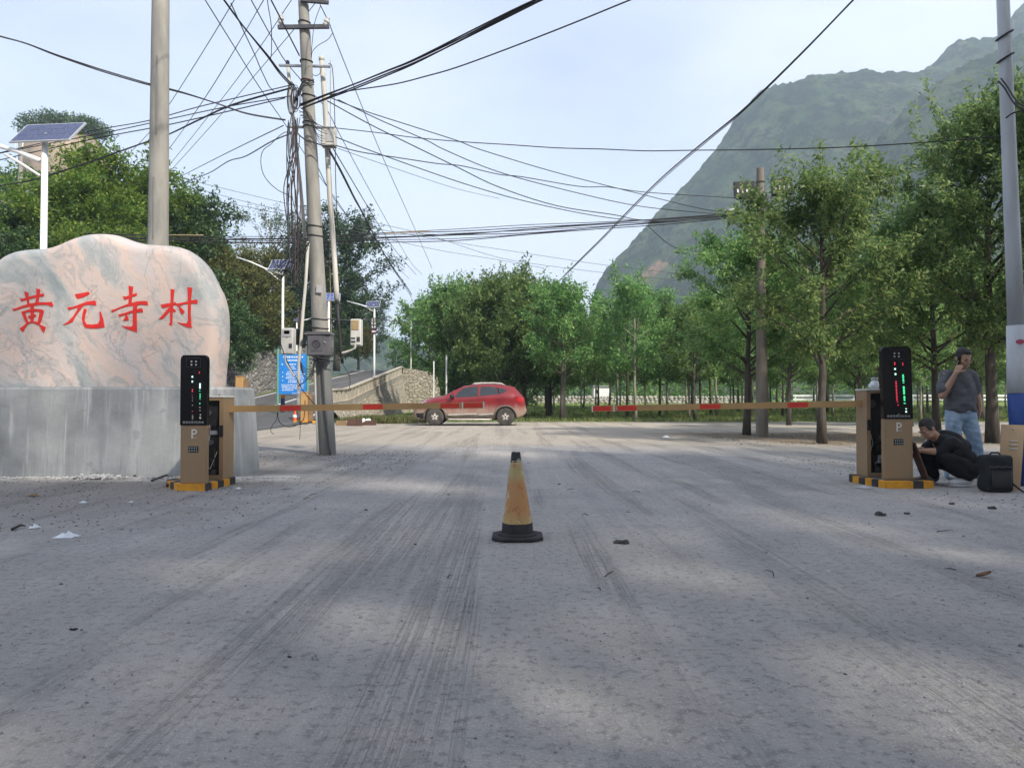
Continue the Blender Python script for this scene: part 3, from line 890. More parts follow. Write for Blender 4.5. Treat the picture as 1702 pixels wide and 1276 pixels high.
# the bank on the left
bank = [(120, 33, 300, 0, 'yellow green leafy tree directly beside the big solar lamp post, on the bank'), (205, 36, 268, 0, 'bright yellow green tree on the bank between solar lamp and near concrete pole'),
        (285, 40, 300, 1, 'green tree on the bank behind the near concrete pole'), (60, 30, 380, 1, 'dark green tree low behind the name stone shoulder and solar lamp'), (165, 29, 385, 0, 'low yellow green tree peeping over the name stone peak'),
        (10, 34, 330, 1, 'dark leafy tree at the picture edge below the old concrete posts')]
for k, (px, Y, top, pr, lab) in enumerate(bank):
    x = at(px, 500, Y).x; z = max(hill_z(x, Y), 0) - .2 if x < -15.9 else 0
    s = max(.55, (at(px, top, Y).z - z) / 8.0)
    add_tree('bank_tree', lab, BANK[pr], (x, Y, z), s, k * 1.7, 'leafy trees on the bank')
shr = [(352, 44, 425, 0, 'olive brown shrub on top of the rubble wall beside the name stone'), (392, 46, 418, 0, 'largest olive brown shrub hanging over the rubble wall'), (425, 48, 470, 0, 'olive shrub above the rubble wall just before the white lamp post'),
       (370, 40, 500, 1, 'dark green shrub low on the rubble wall beside the stone edge'), (440, 52, 500, 1, 'dark green shrub on the rubble wall behind the white lamp post'), (330, 52, 392, 1, 'dark green shrub high on the bank behind the near pole'),
       (575, 64, 560, 1, 'green shrub on the bank above the road bend'), (600, 68, 570, 0, 'olive shrub on the bank by the sign lamp post')]
for k, (px, Y, top, pr, lab) in enumerate(shr):
    x = at(px, 500, Y).x; z = max(hill_z(x, Y), zr(Y) + 1.6)
    s = max(.5, (at(px, top, Y).z - z) / 5.3)
    add_tree('bank_shrub', lab, SHRUB[pr], (x, Y, z - .2), min(s, 1.6), k * 2.1, 'shrubs above the retaining wall')
add_tree('big_tree', 'big dark round crowned tree behind the cable covered utility pole', BIG[0], (at(560, 500, 72).x, 72, zr(72)), 1.0, .5, 'trees beyond the road bend')
add_tree('big_tree', 'dark tree half hidden behind the utility pole, beyond the white lamp', BIG[0], (at(505, 500, 80).x, 80, zr(80)), .88, 2.5, 'trees beyond the road bend')
add_tree('thin_tree', 'pale thin leaved tree with sky showing through, beyond the shrub bank', BIG[1], (at(448, 500, 70).x, 70, 7), 1.02, 1.5, 'trees beyond the road bend')
add_tree('big_tree', 'dark rounded tree beyond the sign lamp at the end of the road', BIG[0], (at(596, 500, 95).x, 95, zr(95)), .70, 4.5, 'trees beyond the road bend')
# roadside trees behind the viewer: their shade lies over the yard
for k, (x, y, s) in enumerate([(-3.2, -4.0, 1.0), (1.6, -3.2, 1.05), (6.0, -4.0, 1.0), (10.6, -3.0, 1.05), (15.2, -3.6, 1.03), (19.8, -2.8, 1.05), (24.4, -2.8, 1.0)]):
    add_tree('roadside_tree', 'tall leafy roadside tree shading the yard from behind the viewer', TALL, (x, y, 0), s, k * 1.9, 'tall trees shading the yard', s * (1.2 if x > 9 else .97))

# hillside wood and far tree line: one mass each
def clumps(name, pts, n_leaf, leaf, rad_, mat, label_kind='stuff'):
    r = np.random.default_rng(len(pts))
    pts = np.array(pts); N_ = len(pts) * n_leaf
    idx = np.repeat(np.arange(len(pts)), n_leaf)
    o_ = r.normal(0, 1, (N_, 3)); o_ /= np.linalg.norm(o_, axis=1, keepdims=True)
    o_ *= (r.random((N_, 1)) ** .4)
    R_ = rad_ * r.uniform(.6, 1.35, len(pts))
    c = pts[idx] + o_ * R_[idx][:, None] * np.array([1, 1, .85])
    d = o_ * .6 + r.normal(0, .6, (N_, 3)); nrm = o_ * .6 + np.array([0, 0, .8]) + r.normal(0, .4, (N_, 3))
    L = leaf * r.uniform(.6, 1.4, N_)
    v = leaf_quads(c, d, nrm, L, L * .55)
    o = bpy.data.objects.new(name, quads_mesh(name, v, M[mat])); COL.objects.link(o)
    return tag(o, kind='stuff')
pts = []
while len(pts) < 2300:
    y = random.uniform(30, 112); x = random.uniform(-95, -16)
    xt = -15.9 - max(0.0, y - 50) * .36
    if x > xt - .3: continue
    px = 851 + F * x / y
    if px < -120 or px > 660: continue
    z = hill_z(x, y)
    if y < 46 and z > 12: pass
    pts.append((x, y, z + random.uniform(.1, 1.5)))
clumps('hillside_wood', pts, 80, .36, 1.25, 'leaf_wood')
pts = [(-91 + 8.4 * math.cos(a) * q, 150 + 6.5 * math.sin(a) * q, 56.3 + 1.2 * (1 - q) + random.uniform(-.5, .5)) for a, q in [(random.uniform(0, 6.28), math.sqrt(random.random())) for _ in range(130)]]
pts += [(-91 + random.choice((-1, 1)) * 9.5 + random.uniform(-2, 2), 150 + random.uniform(-6, 0), random.uniform(28, 47)) for _ in range(60)]
pts += [(random.uniform(-104, -78), random.uniform(138, 147), random.uniform(22, 34)) for _ in range(90)]
clumps('cliff_bushes', pts, 70, .5, 1.5, 'leaf_wood')
pts = [(random.uniform(-11, 130), random.uniform(92, 112), random.uniform(.8, 9.5)) for _ in range(1300)]
clumps('treeline', pts, 40, .5, 1.6, 'leaf_field')
pts = [(random.uniform(-7.5, 2), random.uniform(64, 90), random.uniform(.3, 6.5)) for _ in range(260)]
clumps('field_thicket', pts, 50, .42, 1.4, 'leaf_wood')
# trees along the mountain skyline and canopy bumps are part of the slope itself

# grass on the field and weeds
def tufts(name, pts, h, mat, nb=5):
    r = np.random.default_rng(5)
    pts = np.array(pts); idx = np.repeat(np.arange(len(pts)), nb); N_ = len(idx)
    c = pts[idx] + np.concatenate([r.normal(0, .05, (N_, 2)), np.zeros((N_, 1))], 1)
    d = np.concatenate([r.normal(0, .45, (N_, 2)), np.ones((N_, 1))], 1)
    nrm = r.normal(0, 1, (N_, 3)) + np.array([0, -.6, .1])
    L = h * r.uniform(.5, 1.4, N_)
    v = leaf_quads(c, d, nrm, L, L * .12 + .006)
    o = bpy.data.objects.new(name, quads_mesh(name, v, M[mat])); COL.objects.link(o); return tag(o, kind='stuff')
M['grass_blade'] = leafmat('grass_blade', (.06, .10, .02), (.11, .15, .035), (.24, .20, .09), .3)
pts = []
while len(pts) < 9000:
    y = 33 + 42 * random.random() ** 1.4; x = random.uniform(-7, 46)
    if x > .72 * y + 3: continue
    pts.append((x, y, ground_z(x, y)))
tufts('field_grass', pts, .16, 'grass_blade')
pts = [(random.uniform(-7.2, -3.5), random.uniform(30.5, 36), 0) for _ in range(900)] + [(random.gauss(-5.9, .6), random.gauss(31.2, .4), 0) for _ in range(250)]
tufts('verge_weeds', pts, .26, 'grass_blade', 6)

# ================================================================== NAME STONE AND PLINTH
m, t, b = nodes('pink_marble')
co = obco(t, (1, 1, 1), (0, rad(38), 0))
warp = t.nodes.new('ShaderNodeTexNoise'); warp.inputs['Scale'].default_value = .9; warp.inputs['Detail'].default_value = 5; t.links.new(co, warp.inputs['Vector'])
vm = t.nodes.new('ShaderNodeVectorMath'); vm.operation = 'MULTIPLY_ADD'
vm.inputs[1].default_value = (.9, .9, .9); t.links.new(warp.outputs['Color'], vm.inputs[0]); t.links.new(co, vm.inputs[2])
st = t.nodes.new('ShaderNodeMapping'); st.inputs['Scale'].default_value = (1.3, 1, .42); t.links.new(vm.outputs[0], st.inputs[0])
band = nz(t, st.outputs[0], 1.35, 6, .55, .4)
vein = math_(t, 'ABSOLUTE', math_(t, 'SUBTRACT', nz(t, st.outputs[0], 2.1, 8, .6, 1.2), .5))
crack = math_(t, 'ABSOLUTE', math_(t, 'SUBTRACT', nz(t, vm.outputs[0], .8, 9, .62, .5), .5))
c = ramp(t, band, [(.30, (.17, .215, .22)), (.385, (.31, .335, .33)), (.45, (.47, .425, .40)), (.54, (.56, .425, .36)), (.66, (.47, .415, .40))])
c = mixc(t, maprange(t, vein, 0, .05, .55, 0), c, (.24, .275, .28))
c = mixc(t, maprange(t, crack, 0, .008, .5, 0), c, (.13, .125, .13))
c = mixc(t, math_(t, 'MULTIPLY', nz(t, co, 9, 6, .7), .25), c, (.56, .52, .50))
t.links.new(c, b.inputs['Base Color']); b.inputs['Roughness'].default_value = .58; b.inputs['Specular IOR Level'].default_value = .3
bump(t, b, math_(t, 'ADD', nz(t, co, 14, 6), math_(t, 'MULTIPLY', nz(t, co, 2.5, 4), 3)), .3, .02)
M['marble'] = m
M['char_red'] = pm('carved_red', (.64, .020, .012), (.54, .016, .010), 14, .45, bstr=.15)

m, t, b = nodes('plinth_render')
co = obco(t); cz = obco(t, (5, 5, .22))
f = nz(t, co, .9, 6, .6)
c = ramp(t, f, [(.36, (.18, .19, .195)), (.5, (.26, .27, .27)), (.64, (.35, .355, .35))])
c = mixc(t, maprange(t, nz(t, cz, 1.6, 6, .65), .50, .70, 0, .6), c, (.50, .505, .50))
c = mixc(t, maprange(t, nz(t, cz, 2.4, 5, .6), .54, .70, 0, .5), c, (.19, .20, .205))
c = mixc(t, maprange(t, nz(t, co, 5, 5), .62, .72, 0, .4), c, (.17, .175, .175))
t.links.new(c, b.inputs['Base Color']); b.inputs['Roughness'].default_value = .8
bump(t, b, math_(t, 'ADD', nz(t, co, 30, 4), nz(t, cz, 5, 3)), .25, .012)
M['plinth'] = m

YS = 10.05
pl = thing('stone_plinth', 'grey rendered concrete plinth carrying the big pink marble name stone', 'plinth', (-5.6, 10.2, 0))
mb = MB()
x0, x1, y0, y1, H = -8.0, -3.66, 9.72, 10.52, 1.165
def ringp(k, z): return [(x0 - k, y0 - k, z), (x1 + k, y0 - k, z), (x1 + k, y1 + k, z), (x0 - k, y1 + k, z)]
rs = [ringp(.07, -.05), ringp(.004, H - .03), ringp(-.012, H)]
vs = [p for r_ in rs for p in r_]
mb.add(vs, [(8, 9, 10, 11)] + [(k * 4 + i, k * 4 + (i + 1) % 4, k * 4 + 4 + (i + 1) % 4, k * 4 + 4 + i) for k in range(2) for i in range(4)])
mb.build('plinth_body', M['plinth'], pl)
mb = MB()                                            # patched joint and form marks at the right-hand corner
mb.box((x1 - .165, y0 - .018, .6), (.008, .012, .94)); mb.build('form_joint', M['dark_steel'], pl)
mb = MB(); mb.box((x1 - .10, y0 - .028, .60), (.17, .008, .10), Euler((rad(-3), 0, 0))); mb.build('mortar_patch', M['old_concrete'], pl)

ns = thing('name_stone', 'big pink and grey marble boulder with four red carved characters on the plinth', 'stone', (-5.4, YS, H))
outline_px = [(-45, 645), (-62, 600), (-60, 555), (-40, 505), (-10, 462), (8, 440), (22, 427), (40, 420), (62, 417), (90, 416), (112, 410), (132, 400), (155, 393), (180, 391), (202, 393), (225, 402), (248, 408), (272, 410), (296, 411), (315, 416), (332, 428), (347, 445), (358, 468), (370, 492), (375, 515), (376, 545), (375, 580), (371, 615), (369, 645)]
ol = [(at(px, py, YS).x, at(px, py, YS).z) for px, py in outline_px]
ol = [(x, max(z, H + .002) if z < H + .06 else z) for x, z in ol]
def resample(poly, n, closed=True):
    pts = [Vector((p[0], p[1], 0)) for p in poly] + ([Vector((poly[0][0], poly[0][1], 0))] if closed else [])
    L = [0]
    for a, c_ in zip(pts[:-1], pts[1:]): L.append(L[-1] + (c_ - a).length)
    us = np.linspace(0, L[-1], n, endpoint=not closed)
    return np.stack([np.interp(us, L, [p[k] for p in pts]) for k in range(2)], -1)
ro = resample(ol, 220)
for _ in range(2):
    sm = (np.roll(ro, 1, 0) + ro * 2 + np.roll(ro, -1, 0)) / 4
    keep = ro[:, 1] < H + .05
    ro = np.where(keep[:, None], ro, sm)
cxz = np.array([(-5.45), H + .002])
def stone_y(x, z): return YS - .30 - .035 * noise.noise((x * .9, z * .9, 4))
rings = [(1.0, .0), (.998, .08), (.992, .16), (.980, .22), (.964, .262), (.945, .288), (.915, .30), (.75, .30), (.6, .30), (.42, .30), (.2, .30)]
vs, fs = [], []
nR = len(ro)
def ring_pts(s, d, side):
    out = []
    for x, z in ro:
        X = cxz[0] + (x - cxz[0]) * s; Z = cxz[1] + (z - cxz[1]) * s
        Z = max(Z, H + .002)
        nn = .035 * noise.noise((X * .9, Z * .9, 4)) * (d / .3)
        out.append((X, YS - side * d - nn * (1 if side > 0 else 0) + .012 * noise.noise((X * 3, Z * 3, side * 3)) * (1 - d / .3), Z))
    return out
seq = [ring_pts(s, d, -1) for s, d in rings[::-1]] + [ring_pts(s, d, 1) for s, d in rings[1:]]
for r_ in seq: vs += r_
for k in range(len(seq) - 1):
    for i in range(nR):
        j = (i + 1) % nR
        if ro[i][1] < H + .03 and ro[j][1] < H + .03: continue
        fs.append((k * nR + i, k * nR + j, (k + 1) * nR + j, (k + 1) * nR + i))
for k, fl in ((0, 1), (len(seq) - 1, -1)):
    n0 = len(vs); a = np.array(seq[k]).mean(0); a[2] = H + .002; vs.append(tuple(a))
    fs += [(k * nR + i, k * nR + (i + 1) % nR, n0) for i in range(nR) if not (ro[i][1] < H + .03 and ro[(i + 1) % nR][1] < H + .03)]
mb = MB(); mb.add(vs, fs); mb.build('boulder', M['marble'], ns, smooth=True)

K1 = lambda p: (p[0] / 8.51, 460 + p[1] / 8.51)
K2 = lambda p: (170 + p[0] / 8.51, 460 + p[1] / 8.51)
chars = [
 (K1, [[(350,212),(408,222),(412,300),(420,375),(395,400),(385,330),(360,250)], [(290,308),(310,350),(420,320),(545,290),(628,278),(630,238),(560,250),(400,285),(330,310)],
       [(525,168),(578,178),(570,250),(548,370),(500,385),(525,290)], [(178,455),(195,485),(330,440),(450,415),(560,400),(680,400),(750,428),(760,405),(740,355),(690,360),(560,362),(430,378),(310,415),(230,445)],
       [(430,380),(480,385),(485,480),(475,620),(468,650),(430,650),(435,560),(440,460)], [(308,495),(355,500),(370,560),(400,640),(380,670),(350,610),(325,550)],
       [(308,495),(420,462),(500,455),(600,462),(628,485),(610,550),(580,640),(560,680),(535,665),(548,590),(565,510),(555,492),(460,490),(355,508)], [(400,555),(460,545),(500,530),(520,545),(505,565),(455,580),(410,585)],
       [(370,665),(400,640),(470,630),(545,640),(575,690),(540,680),(490,655),(440,650),(395,665)], [(370,660),(400,665),(360,710),(320,782),(275,728),(320,700)], [(540,650),(575,680),(650,710),(625,785),(605,770),(580,720)]]),
 (K1, [[(1065,245),(1110,240),(1190,225),(1255,210),(1272,240),(1240,265),(1170,295),(1095,312),(1075,280)], [(958,430),(980,470),(1080,440),(1180,410),(1270,395),(1360,405),(1358,350),(1330,335),(1240,350),(1130,390),(1040,425)],
       [(1110,420),(1190,400),(1130,480),(1060,580),(1030,640),(960,670),(890,682),(960,640),(1040,560),(1090,480)], [(1190,455),(1225,455),(1228,475),(1205,550),(1200,620),(1225,670),(1300,675),(1390,665),(1415,610),(1412,490),(1425,495),(1460,590),(1480,710),(1400,728),(1290,730),(1215,720),(1180,670),(1165,590),(1172,520)]]),
 (K2, [[(375,128),(440,140),(430,240),(420,380),(375,380),(385,250)], [(297,275),(315,330),(400,300),(495,265),(492,230),(400,260),(340,280)], [(128,470),(150,502),(250,450),(350,420),(460,405),(560,395),(655,405),(645,350),(620,342),(500,350),(370,385),(250,430),(180,460)],
       [(230,535),(250,562),(350,530),(450,505),(585,500),(575,455),(555,445),(450,470),(330,510)], [(445,400),(505,395),(490,470),(492,600),(495,785),(420,760),(340,730),(275,690),(350,705),(420,705),(440,680),(440,560)], [(340,520),(360,545),(378,610),(345,620),(300,618),(320,590)]]),
 (K2, [[(968,175),(1022,178),(1010,300),(1000,480),(990,690),(945,675),(965,640),(962,480),(970,300)], [(835,395),(850,445),(930,430),(1050,395),(1020,370),(930,375)], [(940,440),(985,430),(960,490),(900,560),(850,600),(805,602),(860,540)], [(990,430),(1045,480),(1030,505),(1000,480)],
       [(1015,350),(1060,380),(1150,360),(1335,318),(1348,355),(1335,382),(1250,375),(1150,390),(1070,420),(1040,390)], [(1205,145),(1270,155),(1255,300),(1248,500),(1255,640),(1265,722),(1190,710),(1110,670),(1065,640),(1130,655),(1190,660),(1215,620),(1212,400)], [(1075,410),(1110,430),(1165,490),(1140,530),(1115,520)]]),
]
for K, strokes in chars:
    mb = MB()
    for i, st_ in enumerate(strokes):
        poly = []
        for p in st_:
            q = K(p); w = at(q[0], q[1], YS - .30); poly.append((w.x, w.z))
        if sum(poly[k][0] * poly[(k + 1) % len(poly)][1] - poly[(k + 1) % len(poly)][0] * poly[k][1] for k in range(len(poly))) < 0: poly = poly[::-1]
        e = .0007 * i
        mb.prism(poly, lambda x, z, d: (x, stone_y(x, z) - d, z), -.03, .006 + e)
    mb.build('carved_character', M['char_red'], ns)

# rubble and plaster crumbs along the plinth foot
r = np.random.default_rng(3)
def pebbles(name, pts, sizes, mat, flat=.6):
    v, f = [], []
    mb = MB()
    for (x, y, z), s in zip(pts, sizes):
        k = len(mb.v)
        R = Euler(tuple(r.uniform(0, 6.28, 3))).to_matrix()
        base_ = [(1, 0, 0), (-1, 0, 0), (0, 1, 0), (0, -1, 0), (0, 0, 1), (0, 0, -1), (.6, .6, .5), (-.6, .5, -.6)]
        vs_ = [Vector(b_) * float(s * r.uniform(.6, 1.2)) for b_ in base_[:6]]
        vs_ = [R @ q for q in vs_]
        mb.add([(x + q.x, y + q.y, z + max(-.4 * s, q.z * flat)) for q in vs_], [(0, 2, 4), (2, 1, 4), (1, 3, 4), (3, 0, 4), (2, 0, 5), (1, 2, 5), (3, 1, 5), (0, 3, 5)])
    o = bpy.data.objects.new(name, mb.mesh(name, mats=M[mat], normals=False)); COL.objects.link(o); return tag(o, kind='stuff')
def pos_near(n, ymin=1.6, ymax=15, xr=None):
    out = []
    while len(out) < n:
        y = ymin + (ymax - ymin) * r.random() ** .9
        x = r.uniform(-.78, .78) * y
        if -8.2 < x < -3.4 and y > 9.5: continue
        out.append((x, y, .004))
    return out
pts = pos_near(4200); pebbles('gravel', pts, r.uniform(.0025, .009, len(pts)) * np.where(r.random(len(pts)) < .03, 1.8, .85), 'stone_bit')
pts = [(r.uniform(-6.9, -2.2), r.uniform(5.6, 9.4), .004) for _ in range(1100)]; pebbles('verge_crumbs', pts, r.uniform(.003, .013, len(pts)), 'twig', .4)
pts = [(r.uniform(-5.2, -1.6), r.uniform(10.5, 14.5), .004) for _ in range(700)]; pts = [p for p in pts if not (p[0] < -3.4 and p[1] < 11.2)]
pebbles('pole_foot_crumbs', pts, r.uniform(.005, .024, len(pts)), 'stone_bit', .5)
pts = [(r.uniform(4.2, 7.4), r.uniform(6.5, 13), .004) for _ in range(900)]; pebbles('right_verge_crumbs', pts, r.uniform(.004, .017, len(pts)), 'stone_bit', .5)
M['plaster_bit'] = pm('plaster_bit', (.62, .60, .57), (.5, .48, .46), 9, .9, bstr=.3)
pts = [(r.uniform(-7, -2.7), 9.58 - abs(r.normal(0, .13)), .006) for _ in range(420)]; pebbles('plaster_crumbs', pts, r.uniform(.006, .03, len(pts)), 'plaster_bit', .6)
pts = [(r.normal(-5.28, .12), r.normal(9.42, .06), .01 + abs(r.normal(0, .015))) for _ in range(140)]; pebbles('plaster_heap', pts, r.uniform(.015, .05, len(pts)), 'plaster_bit', .7)
pts = [(r.uniform(5, 16), r.uniform(16.3, 22), .006) for _ in range(900)]; pebbles('strip_rubble', pts, r.uniform(.01, .05, len(pts)), 'stone_bit', .5)
pts = [(r.uniform(-8.2, -5.5), r.uniform(29, 33.5), .01) for _ in range(700)]; pebbles('wall_foot_rubble', pts, r.uniform(.02, .08, len(pts)), 'stone_bit', .6)

# ================================================================== BARRIER GATES
def ledmark(mb, xc, zc, w, h, y): mb.box((xc, y, zc), (w, .003, h))
def barrier(name, label, c0, c1, yf, zt, zm, cab, plinth_poly, arm, stripes, leds, lean=0.0, side=1, ph=.075):
    """c0..c1: x range of the display column, yf its front, zt top, zm lower edge of the black display; cab: (x0, x1, y0, y1, ztop)"""
    o = thing(name, label, 'barrier gate', ((c0 + c1) / 2, yf + .1, 0), 'barrier gates across the drive')
    xc, w = (c0 + c1) / 2, c1 - c0
    sh = lambda z: lean * (z - zm)                 # slight sideways lean of the column
    # striped kerb base: one block per painted bay
    mb = MB(); mb.prism(plinth_poly, lambda x, y, d: (x, y, d), -.03, ph - .006); mb.build('kerb_core', M['old_concrete'], o)
    n = len(plinth_poly); 
    for i in range(n):
        a, c_ = Vector((*plinth_poly[i], 0)), Vector((*plinth_poly[(i + 1) % n], 0))
        L = (c_ - a).length; bays = max(1, round(L / .13)) if i % 2 == 1 else 1
        cen = Vector((sum(p[0] for p in plinth_poly) / n, sum(p[1] for p in plinth_poly) / n, 0))
        for k in range(bays):
            p, q = a.lerp(c_, k / bays), a.lerp(c_, (k + 1) / bays)
            pi, qi = p.lerp(cen, .18), q.lerp(cen, .18)
            nd = ((p + q) / 2 - cen).normalized() * .006
            mb = MB()
            vs = [p + nd, q + nd, qi, pi]
            mb.add([(v.x, v.y, -.03) for v in vs] + [(v.x, v.y, ph) for v in vs], [(0, 3, 2, 1), (4, 5, 6, 7), (0, 1, 5, 4), (1, 2, 6, 5), (2, 3, 7, 6), (3, 0, 4, 7)])
            mb.build('kerb_block', M['kerb_yellow' if (k + i // 2) % 2 == (0 if i % 2 == 0 else 1) else 'kerb_black'], o)
    # display column
    mb = MB(); mb.bevbox((xc, yf + .035, (ph + zm) / 2), (w, .07, zm - ph), .006); mb.build('column_case', M['tan_paint'], o)
    d = MB()
    pts = []
    hw = w / 2 + .002
    for z, k in ((zm + .001, 0), (zt - .05, 0), (zt - .02, .008), (zt, .03)):
        pts.append((z, hw - k))
    prof = [(-x_, z) for z, x_ in pts] + [(x_, z) for z, x_ in pts[::-1]]
    d.prism(prof, lambda x, z, e: (xc + x + sh(z), yf + .005 + e, z), -.012, .06)
    disp = d.build('display', M['black_gloss'], o)
    mb = MB(); Hd = zt - zm
    def dp(fx, fz): return (xc + (fx - .5) * w + sh(zt - fz * Hd), zt - fz * Hd)
    x_, z_ = dp(.5, .115)
    for (dx, dz, sx, sz) in ((0, .055, .17, .006), (0, -.045, .15, .005), (-.08, .005, .005, .09), (.08, .005, .005, .09)):
        mb.box((x_ + dx, yf - .010, z_ + dz), (sx, .008, sz))
    mb.build('camera_window', M['black_plastic'], o)
    for dx in (-.025, .025):
        for dz in (-.018, .018):
            mb = MB(); mb.lathe((x_ + dx, yf - .0075, z_ + dz), [(.010, -.003), (.010, .001)], 10, 'y'); mb.build('camera_light', M['print_grey'], o)
    for key, rows in leds.items():
        mb = MB()
        for fx, fz, lw, lh in rows:
            a, c_ = dp(fx, fz); ledmark(mb, a, c_, lw * w, lh * Hd, yf - .0085)
        q = mb.build('display_marks', M[key], o); tag(q, kind='stuff')
    text_mesh('高清车牌识别系统', .031, 'lettering', M['print_grey'], lambda x, y: (xc + x * w / .29 * .95 + sh(zm), yf - .0088, zm + .03 + y), o)
    text_mesh('P', .15, 'lettering', M['print_white'], lambda x, y: (xc + x * .95 + .005, yf - .0012, zm - .10 + y), o)
    mb = MB(); mb.box((xc + .018, yf - .001, zm - .136), (.05, .0016, .006)); mb.build('lettering_bar', M['print_grey'], o)
    kp = MB(); kp.box((xc, yf - .002, zm - .265), (.108, .006, .068)); k_ = kp.build('keypad', M['black_plastic'], o)
    for i in range(4):
        for j in range(2):
            mb = MB(); mb.bevbox((xc - .037 + i * .0247, yf - .0065, zm - .25 - j * .03), (.012, .004, .015), .0015); mb.build('key', M['key_grey'], k_)
    # open cabinet of the boom motor
    X0, X1, Y0, Y1, ZT = cab
    tk = .012; z0 = ph
    c = MB()
    c.bx(X0, X0 + tk, Y0 + .02, Y1, z0, ZT); c.bx(X1 - tk, X1, Y0 + .02, Y1, z0, ZT); c.bx(X0 + tk, X1 - tk, Y1 - tk, Y1, z0, ZT)
    c.bx(X0 + tk, X1 - tk, Y0 + .02, Y1 - tk, ZT - tk, ZT); c.bx(X0 + tk, X1 - tk, Y0 + .02, Y1 - tk, z0, z0 + .035)
    fr = .045
    c.bx(X0, X0 + fr, Y0, Y0 + .02, z0, ZT); c.bx(X1 - fr, X1, Y0, Y0 + .02, z0, ZT); c.bx(X0 + fr, X1 - fr, Y0, Y0 + .02, ZT - .03, ZT); c.bx(X0 + fr, X1 - fr, Y0, Y0 + .02, z0, z0 + .05)
    cb = c.build('cabinet', M['tan_paint'], o)
    mb = MB(); mb.bevbox(((X0 + X1) / 2, (Y0 + Y1) / 2, ZT + .012), (X1 - X0 + .02, Y1 - Y0 + .02, .022), .008); mb.build('cabinet_lid', M['off_white'], o)
    mb = MB(); mb.bx(X0 + tk + .002, X1 - tk - .002, Y0 + .06, Y1 - tk - .003, z0 + .04, ZT - tk - .003); mb.build('inner_plate', M['dark_inside'], o)
    q = random.Random(len(label))
    for k in range(7):
        zz = z0 + .08 + k * (ZT - z0 - .2) / 6.5
        mb = MB(); xx = q.uniform(X0 + .09, X1 - .09)
        if k % 3 == 0: mb.lathe((xx, Y0 + .05, zz), [(.03, -.02), (.035, 0), (.03, .015)], 12, 'y')
        else: mb.bevbox((xx, Y0 + .05, zz), (q.uniform(.04, .09), .03, q.uniform(.04, .10)), .004)
        mb.build('motor_part', M[('dark_steel', 'galv', 'black_plastic')[k % 3]], o)
    for k in range(6):
        mb = MB(); xa, xb = q.uniform(X0 + .06, X1 - .06), q.uniform(X0 + .06, X1 - .06); za = q.uniform(z0 + .1, ZT - .15)
        mb.tube([(xa, Y0 + .045, za), (xa * .5 + xb * .5 + .02, Y0 + .03, za - .1), (xb, Y0 + .045, za - .22 if za > .4 else za + .1)], .004, 5)
        mb.build('wiring', M[('grey_cable', 'white_cable', 'red_cable')[k % 3]], o)
    lx = X1 - .022 if side > 0 else X0 + .022
    mb = MB(); mb.bevbox((lx, Y0 - .008, zm - .10 + (.02 if side > 0 else .02)), (.05, .018, .13), .006); mb.build('lock', M['black_plastic'], o)
    # boom
    p0, p1 = Vector(arm[0]), Vector(arm[1])
    dr = (p1 - p0).normalized(); up = Vector((0, 0, 1)); dy = dr.cross(up).normalized()
    if dy.y > 0: dy = -dy
    L = (p1 - p0).length
    def bar(mb, s0, s1, hh, dd, off=0.0):
        a, c_ = p0 + dr * s0, p0 + dr * s1
        vs = []
        for p in (a, c_):
            for sy, sz in ((-1, -1), (1, -1), (1, 1), (-1, 1)):
                vs.append(p + dy * (sy * dd + off) + up * (sz * hh))
        mb.add(vs, [(0, 1, 2, 3), (7, 6, 5, 4), (0, 4, 5, 1), (1, 5, 6, 2), (2, 6, 7, 3), (3, 7, 4, 0)])
    mb = MB(); bar(mb, -.12, L, .038, .022); boom = mb.build('boom', M['gold_paint'], o)
    for f0, f1 in stripes:
        mb = MB(); bar(mb, L * f0, L * f1, .030, .0012, .0232); mb.build('red_stripe', M['red_stripe'], boom)
    for s in (L + .004, L - .27):
        mb = MB(); bar(mb, s - .006, s + .006, .043, .026); mb.build('end_cap', M['white_paint'], boom)
    mb = MB(); q0 = p0 - dr * .1
    mb.lathe((q0.x, q0.y - .05, q0.z), [(.05, -.02), (.055, .0), (.055, .06)], 16, 'y'); mb.build('boom_hub', M['dark_steel'], o)
    return o

ledL = {'led_white': [(.45, .31, .05, .024), (.45, .378, .045, .024), (.745, .44, .05, .075)],
        'led_green': [(.74, .51, .03, .010), (.75, .556, .035, .012), (.75, .585, .04, .014), (.75, .606, .03, .01), (.75, .628, .02, .008), (.745, .69, .03, .018)],
        'led_red': [(.455, .505, .028, .048), (.715, .25, .03, .03), (.46, .80, .03, .010), (.455, .57, .02, .008)],
        'led_dim': [(.46, .60, .02, .008), (.46, .63, .02, .008), (.46, .655, .018, .008), (.465, .715, .035, .010), (.75, .745, .04, .013), (.75, .79, .045, .010), (.47, .86, .035, .009), (.475, .885, .05, .012), (.47, .91, .035, .009), (.77, .85, .035, .02), (.76, .88, .05, .012), (.765, .90, .06, .016)]}
ledR = {'led_white': [(.43, .31, .05, .022), (.44, .38, .05, .024), (.77, .86, .04, .012), (.77, .90, .05, .020)],
        'led_green': [(.70 + .07 * (f - .39), f, .04 + .012 * ((k * 7) % 3), .010) for k, f in enumerate([.392, .405, .425, .44, .458, .475, .50, .555, .568, .582, .596, .61, .624, .638, .652, .685, .70, .715, .73, .745, .785])],
        'led_red': [(.425, .235, .03, .04), (.705, .225, .025, .01), (.705, .24, .03, .01), (.705, .255, .03, .01)] + [(.45 + .06 * (f - .48), f, .03 + .012 * ((k * 5) % 3), .011) for k, f in enumerate(np.arange(.48, .76, .0165))] + [(.485, .77, .03, .010), (.50, .81, .04, .012)],
        'led_dim': [(.51, .935, .025, .008)]}
